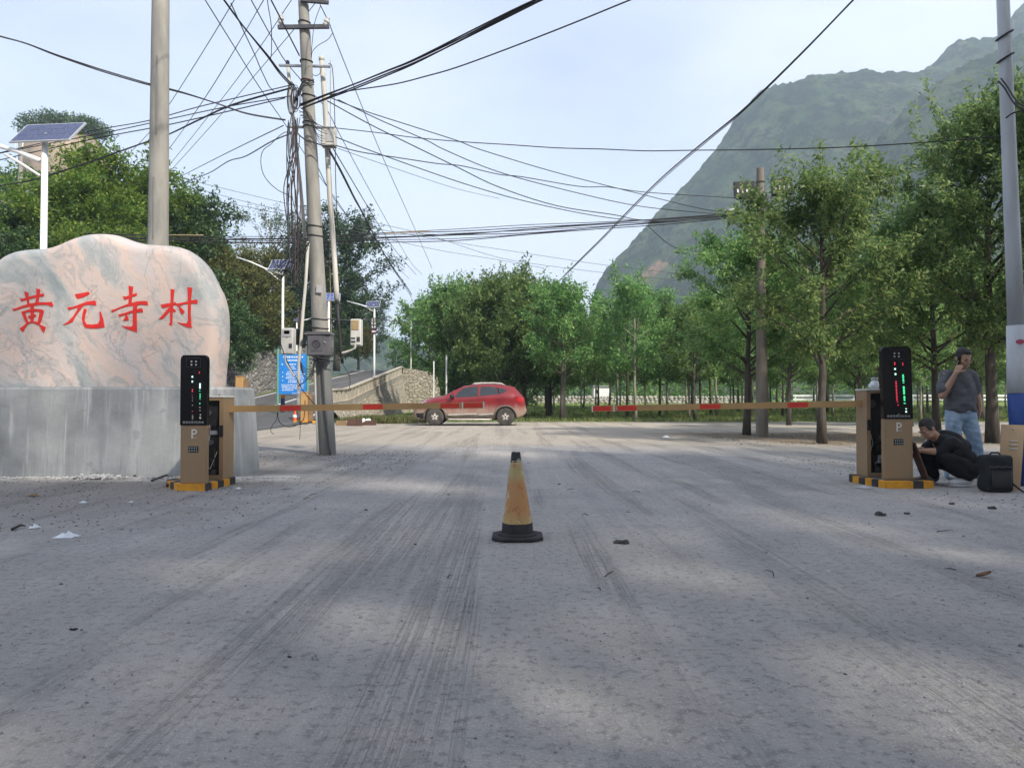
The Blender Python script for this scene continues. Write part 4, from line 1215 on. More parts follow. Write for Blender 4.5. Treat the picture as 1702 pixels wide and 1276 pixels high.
Lc0, Lc1 = at(300, 700, 8.2).x, at(343.5, 700, 8.2).x
arm0, arm1 = at(374, 679.6, 8.8), at(803, 673.2, 9.5)
def fr(px, pa, pb): return (px - pa) / (pb - pa)
barrier('barrier_gate', 'barrier gate whose open tan cabinet and black display stand before the concrete plinth', Lc0, Lc1, 8.2, 1.492, .717,
        (-3.70, -3.352, 8.62, 8.95, 1.02), [(-3.672, 8.165), (-3.37, 8.165), (-3.30, 8.86), (-3.40, 9.06), (-3.78, 9.06), (-3.90, 8.95), (-4.0, 8.62), (-3.93, 8.48)][::1],
        (arm0, arm1), [(fr(a, 374, 803), fr(c_, 374, 803)) for a, c_ in ((460.4, 493.5), (595, 628), (727, 760), (767.7, 801))], ledL, 0, 1)
Rc0, Rc1 = at(1469, 700, 8.56).x, at(1517, 700, 8.56).x
brm0, brm1 = at(1430, 670.8, 9.0), at(985, 679, 9.45)
barrier('barrier_gate', 'barrier gate whose open cabinet and black display stand beside the crouching man', Rc0, Rc1, 8.56, 1.611, .778,
        (4.235, 4.60, 8.86, 9.14, 1.105), [(4.215, 8.40), (4.53, 8.40), (4.78, 8.44), (4.80, 8.75), (4.75, 9.2), (4.2, 9.25), (4.13, 9.1), (4.12, 8.98)],
        (brm0, brm1), [(fr(a, 1430, 985), fr(c_, 1430, 985)) for a, c_ in ((1346, 1312.5), (1202.6, 1168), (1061, 1028), (1017.5, 986))], ledR, -.02, -1, .08)

def cover_panel(name, label, pts, mat, louvre=None):
    """thin folded sheet standing on its edge and leaning; pts: four corners"""
    o = thing(name, label, 'metal panel', ((Vector(pts[0]) + Vector(pts[1])) / 2)[:])
    a, b_, c_, d = map(Vector, pts)
    n = (b_ - a).cross(d - a).normalized() * .016
    mb = MB(); vs = [a, b_, c_, d, a + n, b_ + n, c_ + n, d + n]
    mb.add(vs, [(0, 1, 2, 3), (7, 6, 5, 4), (0, 4, 5, 1), (1, 5, 6, 2), (2, 6, 7, 3), (3, 7, 4, 0)])
    mb.build('sheet', M[mat], o)
    return o, a, b_, c_, d, n
# covers taken off the cabinets, leaning behind the display columns
cover_panel('cover_panel', 'tan cabinet cover leaning behind the display of the gate by the plinth', [(-3.80, 8.62, .08), (-3.72, 8.36, .08), (-3.664, 8.405, .52), (-3.70, 8.62, .52)], 'tan_paint')
o, a, b_, c_, d, n = cover_panel('cover_panel', 'tan cabinet cover leaning on the display column in front of the crouching man', [(4.76, 8.50, .083), (4.80, 8.72, .083), (4.645, 8.74, .50), (4.625, 8.54, .50)], 'rust')
# door with louvres leaning on the white and blue post
A, B_, C_, D_ = at(1659, 815, 8.15), at(1694, 815, 8.15), at(1702, 707, 8.42), at(1664, 706, 8.42)
A.z = B_.z = .004
o, a, b_, c_, d, n = cover_panel('louvred_panel', 'tan louvred cabinet door leaning on the blue post behind the black bag', [A, B_, C_, D_], 'tan_paint')
fwd = -n.normalized() if n.y > 0 else n.normalized()
if n.y < 0: a, b_, c_, d = a + n, b_ + n, c_ + n, d + n
def onp(u, v): return (a.lerp(b_, u)).lerp(d.lerp(c_, u), v)
for k, v in enumerate((.62, .68, .74)):
    mb = MB(); mb.tube([onp(.35, v) + fwd * .006, onp(.72, v) + fwd * .006], .006, 6); mb.build('louvre', M['print_grey'], o)
mb = MB(); q = onp(.5, .925); mb.ell(q + fwd * .006, (.011, .008, .011), n=10); mb.build('panel_lock', M['galv'], o)
# clear plastic wrapped jar on the cabinet lid
o = thing('jar', 'clear plastic jar in a pale wrapper standing on the open cabinet lid', 'jar', (4.40, 9.0, 1.129))
mb = MB(); mb.lathe((4.40, 9.0, 1.129), [(.03, 0), (.046, .012), (.05, .05), (.044, .085), (.034, .098), (.034, .104)], 14); mb.build('jar_body', M['paper'], o, smooth=True)
mb = MB(); mb.lathe((4.40, 9.0, 1.234), [(.038, 0), (.04, .004), (.04, .03), (.034, .034)], 14); mb.build('jar_lid', M['litter_grey'], o, smooth=True)
mb = MB(); mb.ell((4.365, 8.985, 1.165), (.05, .035, .036), n=10); mb.build('wrapper', M['paper'], o, smooth=True)

# ================================================================== TRAFFIC CONE
m, t, b = nodes('worn_cone')
co = obco(t, (1, 1, .6))
sp = t.nodes.new('ShaderNodeSeparateXYZ'); c0 = t.nodes.new('ShaderNodeTexCoord'); t.links.new(c0.outputs['Object'], sp.inputs[0])
f = nz(t, co, 9, 7, .7); zz = math_(t, 'ADD', sp.outputs[2], math_(t, 'MULTIPLY', math_(t, 'SUBTRACT', f, .5), .14))
c = ramp(t, zz, [(0, (.44, .31, .12)), (.13, (.43, .29, .11)), (.2, (.43, .22, .085)), (.40, (.42, .215, .09)), (.45, (.38, .30, .13)), (.56, (.43, .33, .16)), (.7, (.38, .30, .19))])
c = mixc(t, maprange(t, nz(t, co, 10, 7, .75), .56, .62, 0, .8), c, (.56, .52, .42))
c = mixc(t, maprange(t, nz(t, co, 15, 7, .8), .54, .62, 0, .7), c, (.34, .11, .04))
c = mixc(t, maprange(t, nz(t, co, 26, 6, .75), .58, .66, 0, .75), c, (.13, .10, .065))
t.links.new(c, b.inputs['Base Color']); b.inputs['Roughness'].default_value = .7
bump(t, b, nz(t, co, 30, 5), .4, .006); M['cone'] = m
CX, CY = at(860, 893, 5.38).x, 5.38
o = thing('traffic_cone', 'weathered yellow and orange traffic cone with black foot standing alone on the drive', 'traffic cone', (CX, CY, 0))
mb = MB()
def octo(r_, k): return [(r_, -r_ + k), (r_, r_ - k), (r_ - k, r_), (-r_ + k, r_), (-r_, r_ - k), (-r_, -r_ + k), (-r_ + k, -r_), (r_ - k, -r_)]
rings_ = [(.178, .075, .004), (.183, .078, .012), (.181, .078, .024), (.172, .072, .030)]
vs = [(CX + x, CY + y, z) for r_, k, z in rings_ for x, y in octo(r_, k)]
mb.add(vs, [tuple(range(7, -1, -1)), tuple(range(24, 32))] + [(k * 8 + i, k * 8 + (i + 1) % 8, k * 8 + 8 + (i + 1) % 8, k * 8 + 8 + i) for k in range(3) for i in range(8)])
mb.build('base_plate', M['black_rubber'], o)
mb = MB(); mb.lathe((CX, CY, 0), [(.142, .028), (.142, .036), (.136, .043), (.122, .046)], 32); mb.build('base_step', M['black_rubber'], o, smooth=40)
mb = MB(); mb.lathe((CX, CY, 0), [(.116, .044), (.113, .055), (.110, .112), (.107, .116)], 32); mb.build('collar', M['black_rubber'], o, smooth=40)
tilt = lambda z: -.012 * (z - .11) / .5
mb = MB(); prof = [(.1075, .112), (.104, .13), (.093, .2), (.079, .3), (.064, .4), (.05, .49), (.040, .54), (.0385, .56)]
n = 36
vs = []
for k, (r_, z) in enumerate(prof):
    for i in range(n):
        a = 2 * math.pi * i / n
        rr = r_ * (1 + .018 * noise.noise((math.cos(a) * 2, math.sin(a) * 2, z * 7)))
        vs.append((CX + tilt(z) + rr * math.cos(a), CY + rr * math.sin(a), z))
mb.add(vs, [(k * n + i, k * n + (i + 1) % n, k * n + n + (i + 1) % n, k * n + n + i) for k in range(len(prof) - 1) for i in range(n)])
mb.build('cone_body', M['cone'], o, smooth=True)
m2 = pm('cone_tip', (.03, .03, .03), (.45, .44, .42), 22, .7, bstr=.4, lo=.5, hi=.62); M['cone_tip'] = m2
mb = MB(); mb.lathe((CX + tilt(.56), CY, 0), [(.0395, .548), (.036, .585), (.033, .612), (.029, .622), (.020, .622), (.018, .58)], 28); mb.build('cone_tip', M['cone_tip'], o, smooth=45)

# ================================================================== RED CAR
CARX, CARY = at(686, 700, 28.4).x, 29.25           # nose, centre line
m, t, b = nodes('red_body')
c0 = t.nodes.new('ShaderNodeTexCoord'); sp = t.nodes.new('ShaderNodeSeparateXYZ'); t.links.new(c0.outputs['Object'], sp.inputs[0])
co = obco(t)
zz = math_(t, 'ADD', sp.outputs[2], math_(t, 'MULTIPLY', math_(t, 'SUBTRACT', nz(t, obco(t, (1, 1, .4)), 3.5, 6, .7), .5), .5))
mud = maprange(t, zz, .44, .90, .95, .04)
paint = ramp(t, nz(t, co, 2, 3), [(.3, (.17, .003, .008)), (.7, (.21, .005, .010))])
t.links.new(mixc(t, mud, paint, mixc(t, nz(t, co, 12, 5), (.26, .19, .145), (.36, .285, .225))), b.inputs['Base Color'])
t.links.new(maprange(t, mud, 0, 1, .28, .8), b.inputs['Roughness'])
b.inputs['Metallic'].default_value = .15
t.links.new(maprange(t, mud, 0, .6, .35, 0), b.inputs['Coat Weight'])
M['car_red'] = m
M['car_glass'] = pm('car_glass', (.012, .016, .018), (.022, .028, .028), 2, .06, bstr=0, spec=.8)
M['car_trim'] = pm('car_trim', (.09, .08, .07), (.16, .135, .11), 6, .7, bstr=.2)
M['tyre'] = pm('tyre', (.03, .028, .027), (.08, .07, .06), 5, .9, bstr=.3)
M['rim'] = pm('rim', (.66, .63, .57), (.5, .47, .42), 8, .4, metal=.2, bstr=.05)
M['lamp_red'] = pm('lamp_red', (.45, .01, .01), (.35, .01, .01), 8, .15, bstr=0)
M['lamp_clear'] = pm('lamp_clear', (.5, .5, .5), (.4, .4, .4), 8, .1, bstr=0)
car = thing('parked_car', 'dusty red compact car with roof rails parked before the trees', 'car', (CARX + 2.18, CARY, 0))
cx = lambda s: CARX + s
xs_t = [0, .02, .10, .40, .79, 1.21, 1.55, 1.92, 2.34, 2.9, 3.43, 3.75, 3.9, 4.06, 4.16, 4.29, 4.335, 4.35]
zt_t = [.50, .66, .80, .985, 1.09, 1.175, 1.365, 1.53, 1.595, 1.61, 1.585, 1.535, 1.49, 1.33, 1.21, 1.07, .86, .62]
top = lambda s: float(np.interp(s, xs_t, zt_t))
def belt(s):
    return min(top(s) - .07, float(np.interp(s, [0, .4, 1.21, 1.57, 3.6, 4.06, 4.35], [.45, .90, 1.04, 1.06, 1.165, 1.12, .55])))
def low(s): return float(np.interp(s, [0, .05, .3, .6, 1.2, 3.0, 3.9, 4.2, 4.35], [.36, .26, .22, .24, .27, .27, .27, .36, .48]))
def hw(s): return float(np.interp(s, [0, .04, .15, .35, .7, 1.2, 3.4, 3.95, 4.2, 4.3, 4.35], [.62, .70, .78, .84, .875, .89, .89, .865, .81, .74, .66]))
def rw(s): return float(np.interp(s, [0, 1.0, 1.21, 1.55, 1.92, 3.5, 3.9, 4.1, 4.35], [.90, .88, .84, .77, .72, .70, .69, .76, .85])) * hw(s)
def sect(s):
    zl, zb, zt, w, r_ = low(s), belt(s), top(s), hw(s), rw(s)
    zm_ = min(zb - .03, .62)
    return [(0, zl), (.80 * w, zl), (.94 * w, zl + .03), (.985 * w, zl + .11), (w, zl + (zm_ - zl) * .75), (w * 1.0, zm_ + (zb - zm_) * .3), (.985 * w, zm_ + (zb - zm_) * .7), (.965 * w, zb),
            (r_ + (.965 * w - r_) * .5, zb + (zt - .075 - zb) * .5), (r_, max(zb + .005, zt - .075)), (r_ * .93, zt - .03), (r_ * .78, zt - .008), (r_ * .4, zt - .001), (0, zt)]
st_ = sorted(set(list(np.round(np.linspace(0, 4.35, 64), 3)) + [.02, .1]))
mb = MB(); K = 14
for s in st_:
    for side in (-1, 1):
        for y, z in sect(s): mb.v.append((cx(s), CARY + side * y, z))
n = len(st_)
for i in range(n - 1):
    for sd in (0, 1):
        for k in range(K - 1):
            a = i * 2 * K + sd * K + k; c_ = (i + 1) * 2 * K + sd * K + k
            mb.f.append((a, a + 1, c_ + 1, c_) if sd else (a, c_, c_ + 1, a + 1)); mb.m.append(0)
for i in (0, n - 1):
    o_ = i * 2 * K
    f = tuple(o_ + k for k in range(K)) + tuple(o_ + K + k for k in range(K - 2, 0, -1))
    mb.f.append(f); mb.m.append(0)
body = mb.build('body', M['car_red'], car, smooth=35)
bm = bmesh.new(); bm.from_mesh(body.data); bmesh.ops.remove_doubles(bm, verts=bm.verts, dist=.0006); bmesh.ops.recalc_face_normals(bm, faces=bm.faces); bm.to_mesh(body.data); bm.free()
WH = [(.845, .345), (3.546, .345)]; WR = .345
cut = MB()
for wx, wz in WH: cut.lathe((cx(wx), CARY, wz), [(WR + .055, -1.2), (WR + .055, -.55), ], 40, 'y'); cut.lathe((cx(wx), CARY, wz), [(WR + .055, .55), (WR + .055, 1.2)], 40, 'y')
cutter = cut.single('cutter', None, loc=(0, 0, 0))
bpy.context.view_layer.update()
md = body.modifiers.new('arches', 'BOOLEAN'); md.operation = 'DIFFERENCE'; md.object = cutter; md.solver = 'EXACT'
bpy.context.view_layer.update()
me2 = bpy.data.meshes.new_from_object(body.evaluated_get(bpy.context.evaluated_depsgraph_get()))
body.modifiers.clear()
if len(me2.vertices) > 200:
    me2.name = 'body'; body.data = me2
bpy.data.objects.remove(cutter)
def side_y(s, z, off=.004):
    pr = sect(s)[1:]
    zs_ = [p[1] for p in pr]; ys_ = [p[0] for p in pr]
    return float(np.interp(z, zs_, ys_)) + off
def side_patch(name, poly, mat, off=.005, sides=(-1, 1), parent=None, sub=.12):
    """polygon given in (s, z) laid on the body side"""
    for sd in sides:
        bm = bmesh.new()
        vs = [bm.verts.new((p[0], 0, p[1])) for p in poly]
        bm.faces.new(vs)
        bmesh.ops.triangulate(bm, faces=bm.faces)
        bmesh.ops.subdivide_edges(bm, edges=bm.edges, cuts=2, use_grid_fill=True)
        bm.verts.ensure_lookup_table()
        mb = MB(); mb.v = [(cx(v.co.x), CARY + sd * side_y(v.co.x, v.co.z, off), v.co.z) for v in bm.verts]
        mb.f = [tuple(v.index for v in f.verts) for f in bm.faces]; mb.m = [0] * len(mb.f)
        bm.free()
        mb.build(name, M[mat], parent or car, smooth=True)
S_ = lambda X, Yp: ((X - 175) / 284, (705 - Yp) / 284)
side_patch('window', [S_(628, 398), S_(660, 345), S_(722, 298), S_(790, 281), S_(884, 276), S_(880, 386)], 'car_glass')
side_patch('window', [S_(903, 381), S_(910, 278), S_(1010, 279), S_(1088, 286), S_(1106, 362)], 'car_glass')
side_patch('window', [S_(1122, 358), S_(1104, 291), S_(1160, 299), S_(1200, 318), S_(1160, 350)], 'car_glass')
side_patch('pillar_trim', [S_(1109, 362), S_(1091, 286), S_(1101, 290), S_(1119, 358)], 'black_gloss', .006)
side_patch('tail_light', [S_(1296, 402), S_(1375, 396), S_(1382, 440), S_(1330, 448)], 'lamp_red', .006)
side_patch('headlight', [S_(205, 462), S_(300, 432), S_(330, 446), S_(215, 492)], 'lamp_clear', .006)
side_patch('front_bumper', [S_(176, 570), S_(292, 566), S_(302, 600), S_(300, 636), S_(182, 630)], 'black_plastic', .012)
side_patch('sill_trim', [S_(540, 622), S_(545, 588), S_(1050, 588), S_(1062, 620)], 'car_trim', .010)
for sa, sb in ((562, 872), (892, 1052)):
    side_patch('door_moulding', [S_(sa, 590), S_(sa, 580), S_(sb, 570), S_(sb, 580)], 'rim', .016)
def seam(pts, name='door_seam'):
    mb = MB()
    for sd in (-1, 1): pass
    for sd in (-1, 1):
        mb = MB(); mb.tube([(cx(s), CARY + sd * side_y(s, z, .001), z) for s, z in pts], .006, 4); mb.build(name, M['black_rubber'], car)
seam([S_(560, 500), S_(548, 590), S_(600, 615)]); seam([S_(893, 278), S_(888, 390), S_(890, 500), S_(882, 612)]); seam([S_(1112, 366), S_(1128, 420), S_(1085, 490), S_(1068, 540)]); seam([S_(625, 405), S_(580, 440), S_(562, 500)])
for (X, Yp) in ((826, 425), (1106, 412)):
    for sd in (-1, 1):
        s, z = S_(X, Yp); y = side_y(s, z, .018)
        mb = MB(); mb.bevbox((cx(s), CARY + sd * y, z), (.17, .03, .035), .010); mb.build('door_handle', M['car_red'], car, smooth=40)
for sd in (-1, 1):                                    # mirror, roof rail, side step, arch lining
    s, z = S_(605, 388)
    mb = MB(); mb.ell((cx(s), CARY + sd * 1.0, z + .01), (.085, .11, .085), n=12); mb.box((cx(s) + .03, CARY + sd * .90, z - .05), (.05, .12, .03)); mb.build('mirror', M['black_plastic'], car, smooth=True)
    pts = [(cx(s_), CARY + sd * (rw(s_) * .95), top(s_) + dz) for s_, dz in ((2.25, -.02), (2.33, .035), (2.6, .05), (3.1, .052), (3.38, .042), (3.52, -.02))]
    mb = MB(); mb.tube(pts, .017, 6); mb.build('roof_rail', M['rim'], car, smooth=True)
    mb = MB(); mb.tube([(cx(1.33), CARY + sd * .80, .26), (cx(1.42), CARY + sd * .90, .245), (cx(2.95), CARY + sd * .90, .245), (cx(3.02), CARY + sd * .80, .26)], .028, 8); mb.build('side_step', M['rim'], car, smooth=True)
    for wx, wz in WH:
        mb = MB(); pts = []
        for k in range(15):
            a = rad(-8 + 196 * k / 14); s_ = wx + (WR + .075) * math.cos(a); z_ = wz + (WR + .075) * math.sin(a)
            z_ = max(z_, .27); pts.append((cx(s_), CARY + sd * side_y(max(.02, min(4.33, s_)), z_, .004), z_))
        mb.tube(pts, .030, 6); mb.build('arch_cladding', M['car_trim'], car, smooth=True)
        w = bpy.data.objects.new('wheel', None); link(w, car); w.empty_display_size = .1; ORG[w.name] = ORG[car.name]
        yo = CARY + sd * .77
        T = MB(); prof = [(WR * .66, -.095), (WR * .9, -.105), (WR * .98, -.085), (WR, -.05), (WR, .05), (WR * .98, .085), (WR * .9, .105), (WR * .66, .095)]
        T.lathe((cx(wx), yo, WR), prof, 36, 'y'); T.build('tyre', M['tyre'], w, smooth=50)
        R_ = MB(); R_.lathe((cx(wx), yo, WR), [(WR * .66, -.09 if sd < 0 else .09), (WR * .66, .0)] if sd > 0 else [(WR * .66, -.09), (WR * .66, 0)], 30, 'y'); R_.build('wheel_well', M['dark_inside'], w)
        rimp = MB(); yf_ = yo + sd * .088
        for k in range(5):
            for dlt in (-.16, .16):
                a = 2 * math.pi * k / 5 + rad(90); r0, r1 = .035, WR * .63
                p0 = (cx(wx) + r0 * math.cos(a + dlt * 2), yf_ - sd * .005, WR + r0 * math.sin(a + dlt * 2)); p1 = (cx(wx) + r1 * math.cos(a + dlt), yf_ - sd * .018, WR + r1 * math.sin(a + dlt))
                rimp.cone(p0, p1, .027, .019, 6)
        rimp.lathe((cx(wx), yf_ - sd * .01, WR), [(.05, -.014), (.06, 0), (.05, .014)], 16, 'y')
        ring = [(WR * .66, -.012), (WR * .70, -.012), (WR * .70, .012), (WR * .66, .012)]
        rimp.lathe((cx(wx), yf_ - sd * .004, WR), [(WR * .62, -.011), (WR * .69, -.012), (WR * .70, .0), (WR * .69, .012), (WR * .62, .011)], 32, 'y') if False else None
        rimp.build('rim', M['rim'], w, smooth=50)
        q = MB(); pts = [(cx(wx) + WR * .68 * math.cos(2 * math.pi * k / 32), yf_ - sd * .008, WR + WR * .68 * math.sin(2 * math.pi * k / 32)) for k in range(33)]
        q.tube(pts, .012, 6); q.build('rim_lip', M['rim'], w, smooth=True)
def top_patch(name, s0, s1, mat, y0=.0, inset=.9):
    mb = MB(); nn = 8
    for i in range(nn + 1):
        s = s0 + (s1 - s0) * i / nn
        for k in range(9):
            f = -1 + 2 * k / 8; pr = sect(s)[9:]
            y = f * rw(s) * inset
            z = float(np.interp(abs(y), [p[0] for p in pr[::-1]], [p[1] for p in pr[::-1]]))
            mb.v.append((cx(s), CARY + y, z + .006))
    for i in range(nn):
        for k in range(8): mb.f.append((i * 9 + k, i * 9 + k + 1, i * 9 + 10 + k, i * 9 + 9 + k)); mb.m.append(0)
    mb.build(name, M[mat], car, smooth=True)
top_patch('windscreen', 1.24, 1.89, 'car_glass'); top_patch('rear_window', 3.93, 4.14, 'car_glass')
mb = MB(); mb.bx(cx(.02), cx(.08), CARY - .30, CARY + .30, .55, .68); mb.build('grille', M['black_plastic'], car)
mb = MB(); mb.bx(cx(-.012), cx(.006), CARY - .22, CARY + .22, .43, .53); mb.build('number_plate', M['blue_sign'], car)
mb = MB(); mb.bx(cx(.5), cx(3.9), CARY - .62, CARY + .62, .22, .34); mb.build('underbody', M['dark_inside'], car)
mb = MB(); mb.bx(cx(4.28), cx(4.37), CARY - .55, CARY + .55, .52, .64); mb.build('rear_bumper', M['car_trim'], car)

# ================================================================== UTILITY POLE AND ITS CLUTTER
PY = 13.5
base_p = at(543, 755, PY); base_p.z = 0
def pole_pt(z): return V(base_p.x - .057 * z, PY, z)
up = thing('utility_pole', 'leaning concrete utility pole wrapped in a tangle of black cables', 'utility pole', tuple(base_p))
mb = MB(); zs_ = np.linspace(-.1, 9.2, 12)
mb.tube([pole_pt(z) for z in zs_], [.165 - .0087 * z for z in zs_], 20); mb.build('shaft', M['concrete'], up, smooth=40)
mb = MB()
for k in range(3): pass
mb.tube([pole_pt(z) + V(0, -.004, 0) for z in (-.1, .6, 1.9)], [.172, .166, .155], 20); mb.build('dark_foot', M['old_concrete'], up, smooth=40)  # lower shaft sleeved in a darker grey
mb = MB(); q = at(531, 480, PY - .17); mb.box(q, (.11, .010, .14), Euler((0, rad(3), 0))); mb.build('notice_plate', M['print_grey'], up)
def arm_(name, pa, pb, Y, h, mat, dy=-.12):
    a, c_ = at(*pa, Y + dy), at(*pb, Y + dy)
    mb = MB(); d = (c_ - a); mid = (a + c_) / 2
    mb.box(mid, (d.length, .06, h), Euler((0, -math.atan2(d.z, d.x), 0))); return mb.build(name, M[mat], up)
ca = arm_('crossarm', (462, 45.5), (547, 44.5), PY, .065, 'dark_steel')
cb_ = arm_('crossarm', (500, 0), (546, 4), PY, .07, 'dark_steel')
arm_('crossarm', (464, 109), (549, 111), PY, .03, 'galv', .16); arm_('crossarm', (478, 211), (556, 213), PY, .03, 'galv', .16)
for px, py, tl in ((467, 32, 0), (543, 36, 25), (544, -4, 20)):
    p = at(px, py, PY - .12)
    mb = MB(); R = Euler((0, rad(tl), 0)).to_matrix()
    mb.lathe((0, 0, 0), [(.022, -.10), (.05, -.07), (.05, -.045), (.03, -.03), (.055, -.01), (.055, .02), (.03, .04), (.04, .055), (.035, .075)], 12)
    mb.v = [tuple(p + R @ Vector(v)) for v in mb.v]; mb.build('insulator', M['off_white'], up, smooth=50)
for py in (38, 103, 135, 160, 205, 212, 377, 393, 531, 546):
    z = at(520, py, PY).z; c = pole_pt(z); rr = .165 - .0087 * z
    mb = MB(); mb.tube([(c.x + (rr + .008) * math.cos(a), c.y + (rr + .008) * math.sin(a), z + .01 * math.sin(a * 2)) for a in np.linspace(0, 2 * math.pi, 25)], .011, 5)
    mb.build('band', M['red_cable' if py == 135 else 'cable'], up)

def pipe(name, label, pts, Y, r0, mat, cat='pipe', capm=None, grp='pipes strapped beside the utility pole'):
    o = thing(name, label, cat, tuple(at(*pts[-1], Y)), grp)
    P3 = [at(px, py, Y) for px, py in pts]
    mb = MB(); mb.tube(P3, r0, 10); mb.build('pipe', M[mat], o, smooth=True)
    mb = MB(); e = P3[0]; mb.lathe(e, [(r0 * 1.05, -.05), (r0 * 1.2, -.02), (r0 * 1.15, .02), (r0 * .7, .035)], 12); mb.build('pipe_cap', M[capm or mat], o, smooth=True)
    return o
pipe('conduit_pipe', 'thin off-white conduit reaching up behind the cables just before the pole top', [(478, 104), (484, 170), (492, 240), (499, 305), (507, 395)], PY + .3, .032, 'pipe_white', capm='dark_steel')
pipe('conduit_pipe', 'tilted grey-white conduit running down past the metal box to the blue notice', [(512, 405), (508, 470), (504, 515), (500, 570), (497, 600), (496, 660), (495, 690)], PY - .25, .028, 'pipe_white')
pipe('conduit_pipe', 'tall off-white conduit with small box on it, beyond the pole', [(534.5, 97), (540, 170), (544, 250), (549, 340), (554, 400), (559, 480), (560, 503)], PY + .35, .048, 'pipe_white')
pipe('conduit_pipe', 'black lower conduit hanging below the tall off-white conduit', [(560, 500), (563, 540), (567, 580), (569, 604)], PY + .33, .030, 'cable')
pipe('conduit_pipe', 'orange brown painted stake beside the white meter box', [(498, 517), (498, 540), (498, 552)], PY + .5, .022, 'timber')

def meter(name, label, x0, x1, y0, y1, Y, mat, extras):
    a, c_ = at(x0, y1, Y), at(x1, y0, Y)
    o = thing(name, label, 'meter box', (a.x, Y, a.z))
    mb = MB(); mb.bevbox(((a.x + c_.x) / 2, Y + .09, (a.z + c_.z) / 2), (c_.x - a.x, .18, c_.z - a.z), .014); mb.build('case', M[mat], o)
    mb = MB(); mb.bevbox(((a.x + c_.x) / 2, Y - .006, (a.z + c_.z) / 2), ((c_.x - a.x) * .9, .012, (c_.z - a.z) * .95), .006); mb.build('door', M[mat], o)
    for nm, u0, u1, v0, v1, mt in extras:
        q = MB(); X0 = a.x + (c_.x - a.x) * u0; X1 = a.x + (c_.x - a.x) * u1; Z0 = c_.z - (c_.z - a.z) * v1; Z1 = c_.z - (c_.z - a.z) * v0
        q.bevbox(((X0 + X1) / 2, Y - .015, (Z0 + Z1) / 2), (X1 - X0, .012, Z1 - Z0), .003); q.build(nm, M[mt], o)
    return o, a, c_
M['meter_glass'] = pm('meter_glass', (.20, .25, .18), (.28, .32, .24), 20, .15, bstr=0)
M['meter_amber'] = pm('meter_amber', (.30, .20, .09), (.36, .27, .15), 14, .25, bstr=0)
meter('meter_box', 'white electricity meter box with small window over the blue notice board', 466.5, 487.5, 545, 588.5, PY - .45, 'off_white', [('window_frame', .14, .86, .06, .34, 'print_grey'), ('meter_window', .26, .74, .10, .24, 'meter_glass'), ('warning_label', .66, .92, .60, .77, 'emblem'), ('latch', .46, .54, .36, .39, 'dark_steel')])
meter('meter_box', 'white meter box with amber window on its own bracket beyond the pole', 582, 600, 530, 574, PY + .2, 'off_white', [('meter_window', .12, .80, .05, .42, 'meter_amber'), ('warning_label', .62, .92, .68, .86, 'emblem'), ('label', .10, .48, .70, .76, 'dark_steel'), ('label', .10, .5, .82, .90, 'dark_steel')])
meter('meter_box', 'narrow dark box with glass front between white meter box and conduit', 489.5, 500, 546, 573, PY - .1, 'dark_steel', [('meter_window', .1, .45, .05, .95, 'car_glass'), ('meter_window', .55, .9, .05, .95, 'car_glass')])
meter('junction_box', 'small weathered junction box high on the tall conduit', 533, 557, 212, 242, PY + .15, 'off_white', [('door_plate', .36, .92, .12, .80, 'print_grey'), ('lid_shadow_strip', .05, .95, .0, .06, 'old_concrete')])
# metal box with emblem
o = thing('distribution_box', 'dark grey metal box with round emblem strapped to the utility pole', 'metal box', tuple(at(528, 592, PY - .42)))
a, c_ = at(510, 591, PY - .42), at(549, 556, PY - .42)
yf = PY - .42
mb = MB(); mb.bevbox(((a.x + c_.x) / 2, yf + .14, (a.z + c_.z) / 2), (c_.x - a.x, .28, c_.z - a.z), .012); mb.build('case', M['grey_box'], o)
mb = MB(); xm = (a.x + c_.x) / 2 - .02; hw_ = (c_.x - a.x) / 2 + .03
mb.prism([(-hw_, 0), (hw_, 0), (hw_, .02), (hw_ - .03, .05), (-hw_ + .04, .05), (-hw_, .03)], lambda x, z, d: (xm + x, yf - .03 + d, c_.z + z), 0, .33); mb.build('lid', M['grey_box'], o)
dw = (c_.x - a.x)
mb = MB(); mb.bevbox((a.x + dw * .40, yf - .006, (a.z + c_.z) / 2), (dw * .72, .014, (c_.z - a.z) * .93), .004); dr_ = mb.build('door', M['grey_box'], o)
ex, ez = a.x + dw * .41, (a.z + c_.z) / 2 + .02
mb = MB(); mb.tube([(ex + .062 * math.cos(t_), yf - .0145, ez + .062 * math.sin(t_)) for t_ in np.linspace(0, 6.283, 25)], .009, 5)
for k in range(4):
    z_ = ez - .036 + k * .024; w_ = math.sqrt(max(0, .058 ** 2 - (z_ - ez) ** 2)); mb.tube([(ex - w_, yf - .0145, z_), (ex, yf - .0145, z_ + .012), (ex + w_, yf - .0145, z_ + .006)], .0045, 4)
for k in (-1, 0, 1): mb.tube([(ex + k * .03, yf - .0145, ez - .05), (ex + k * .022, yf - .0145, ez + .05)], .004, 4)
for k in range(16):
    an = 2 * math.pi * k / 16; mb.tube([(ex + .07 * math.cos(an), yf - .0145, ez + .07 * math.sin(an)), (ex + .085 * math.cos(an), yf - .0145, ez + .085 * math.sin(an))], .006, 4)
q = mb.build('emblem', M['emblem'], dr_); tag(q, kind='stuff')
text_mesh('国家电网', .05, 'lettering', M['emblem'], lambda x, y: (ex + x, yf - .0145, ez - .125 + y), dr_)
for k in range(6):
    mb = MB(); mb.box((c_.x + .004, yf + .13, (a.z + c_.z) / 2 + .09 - k * .022), (.008, .11, .008)); mb.build('vent_slot', M['print_grey'], o)
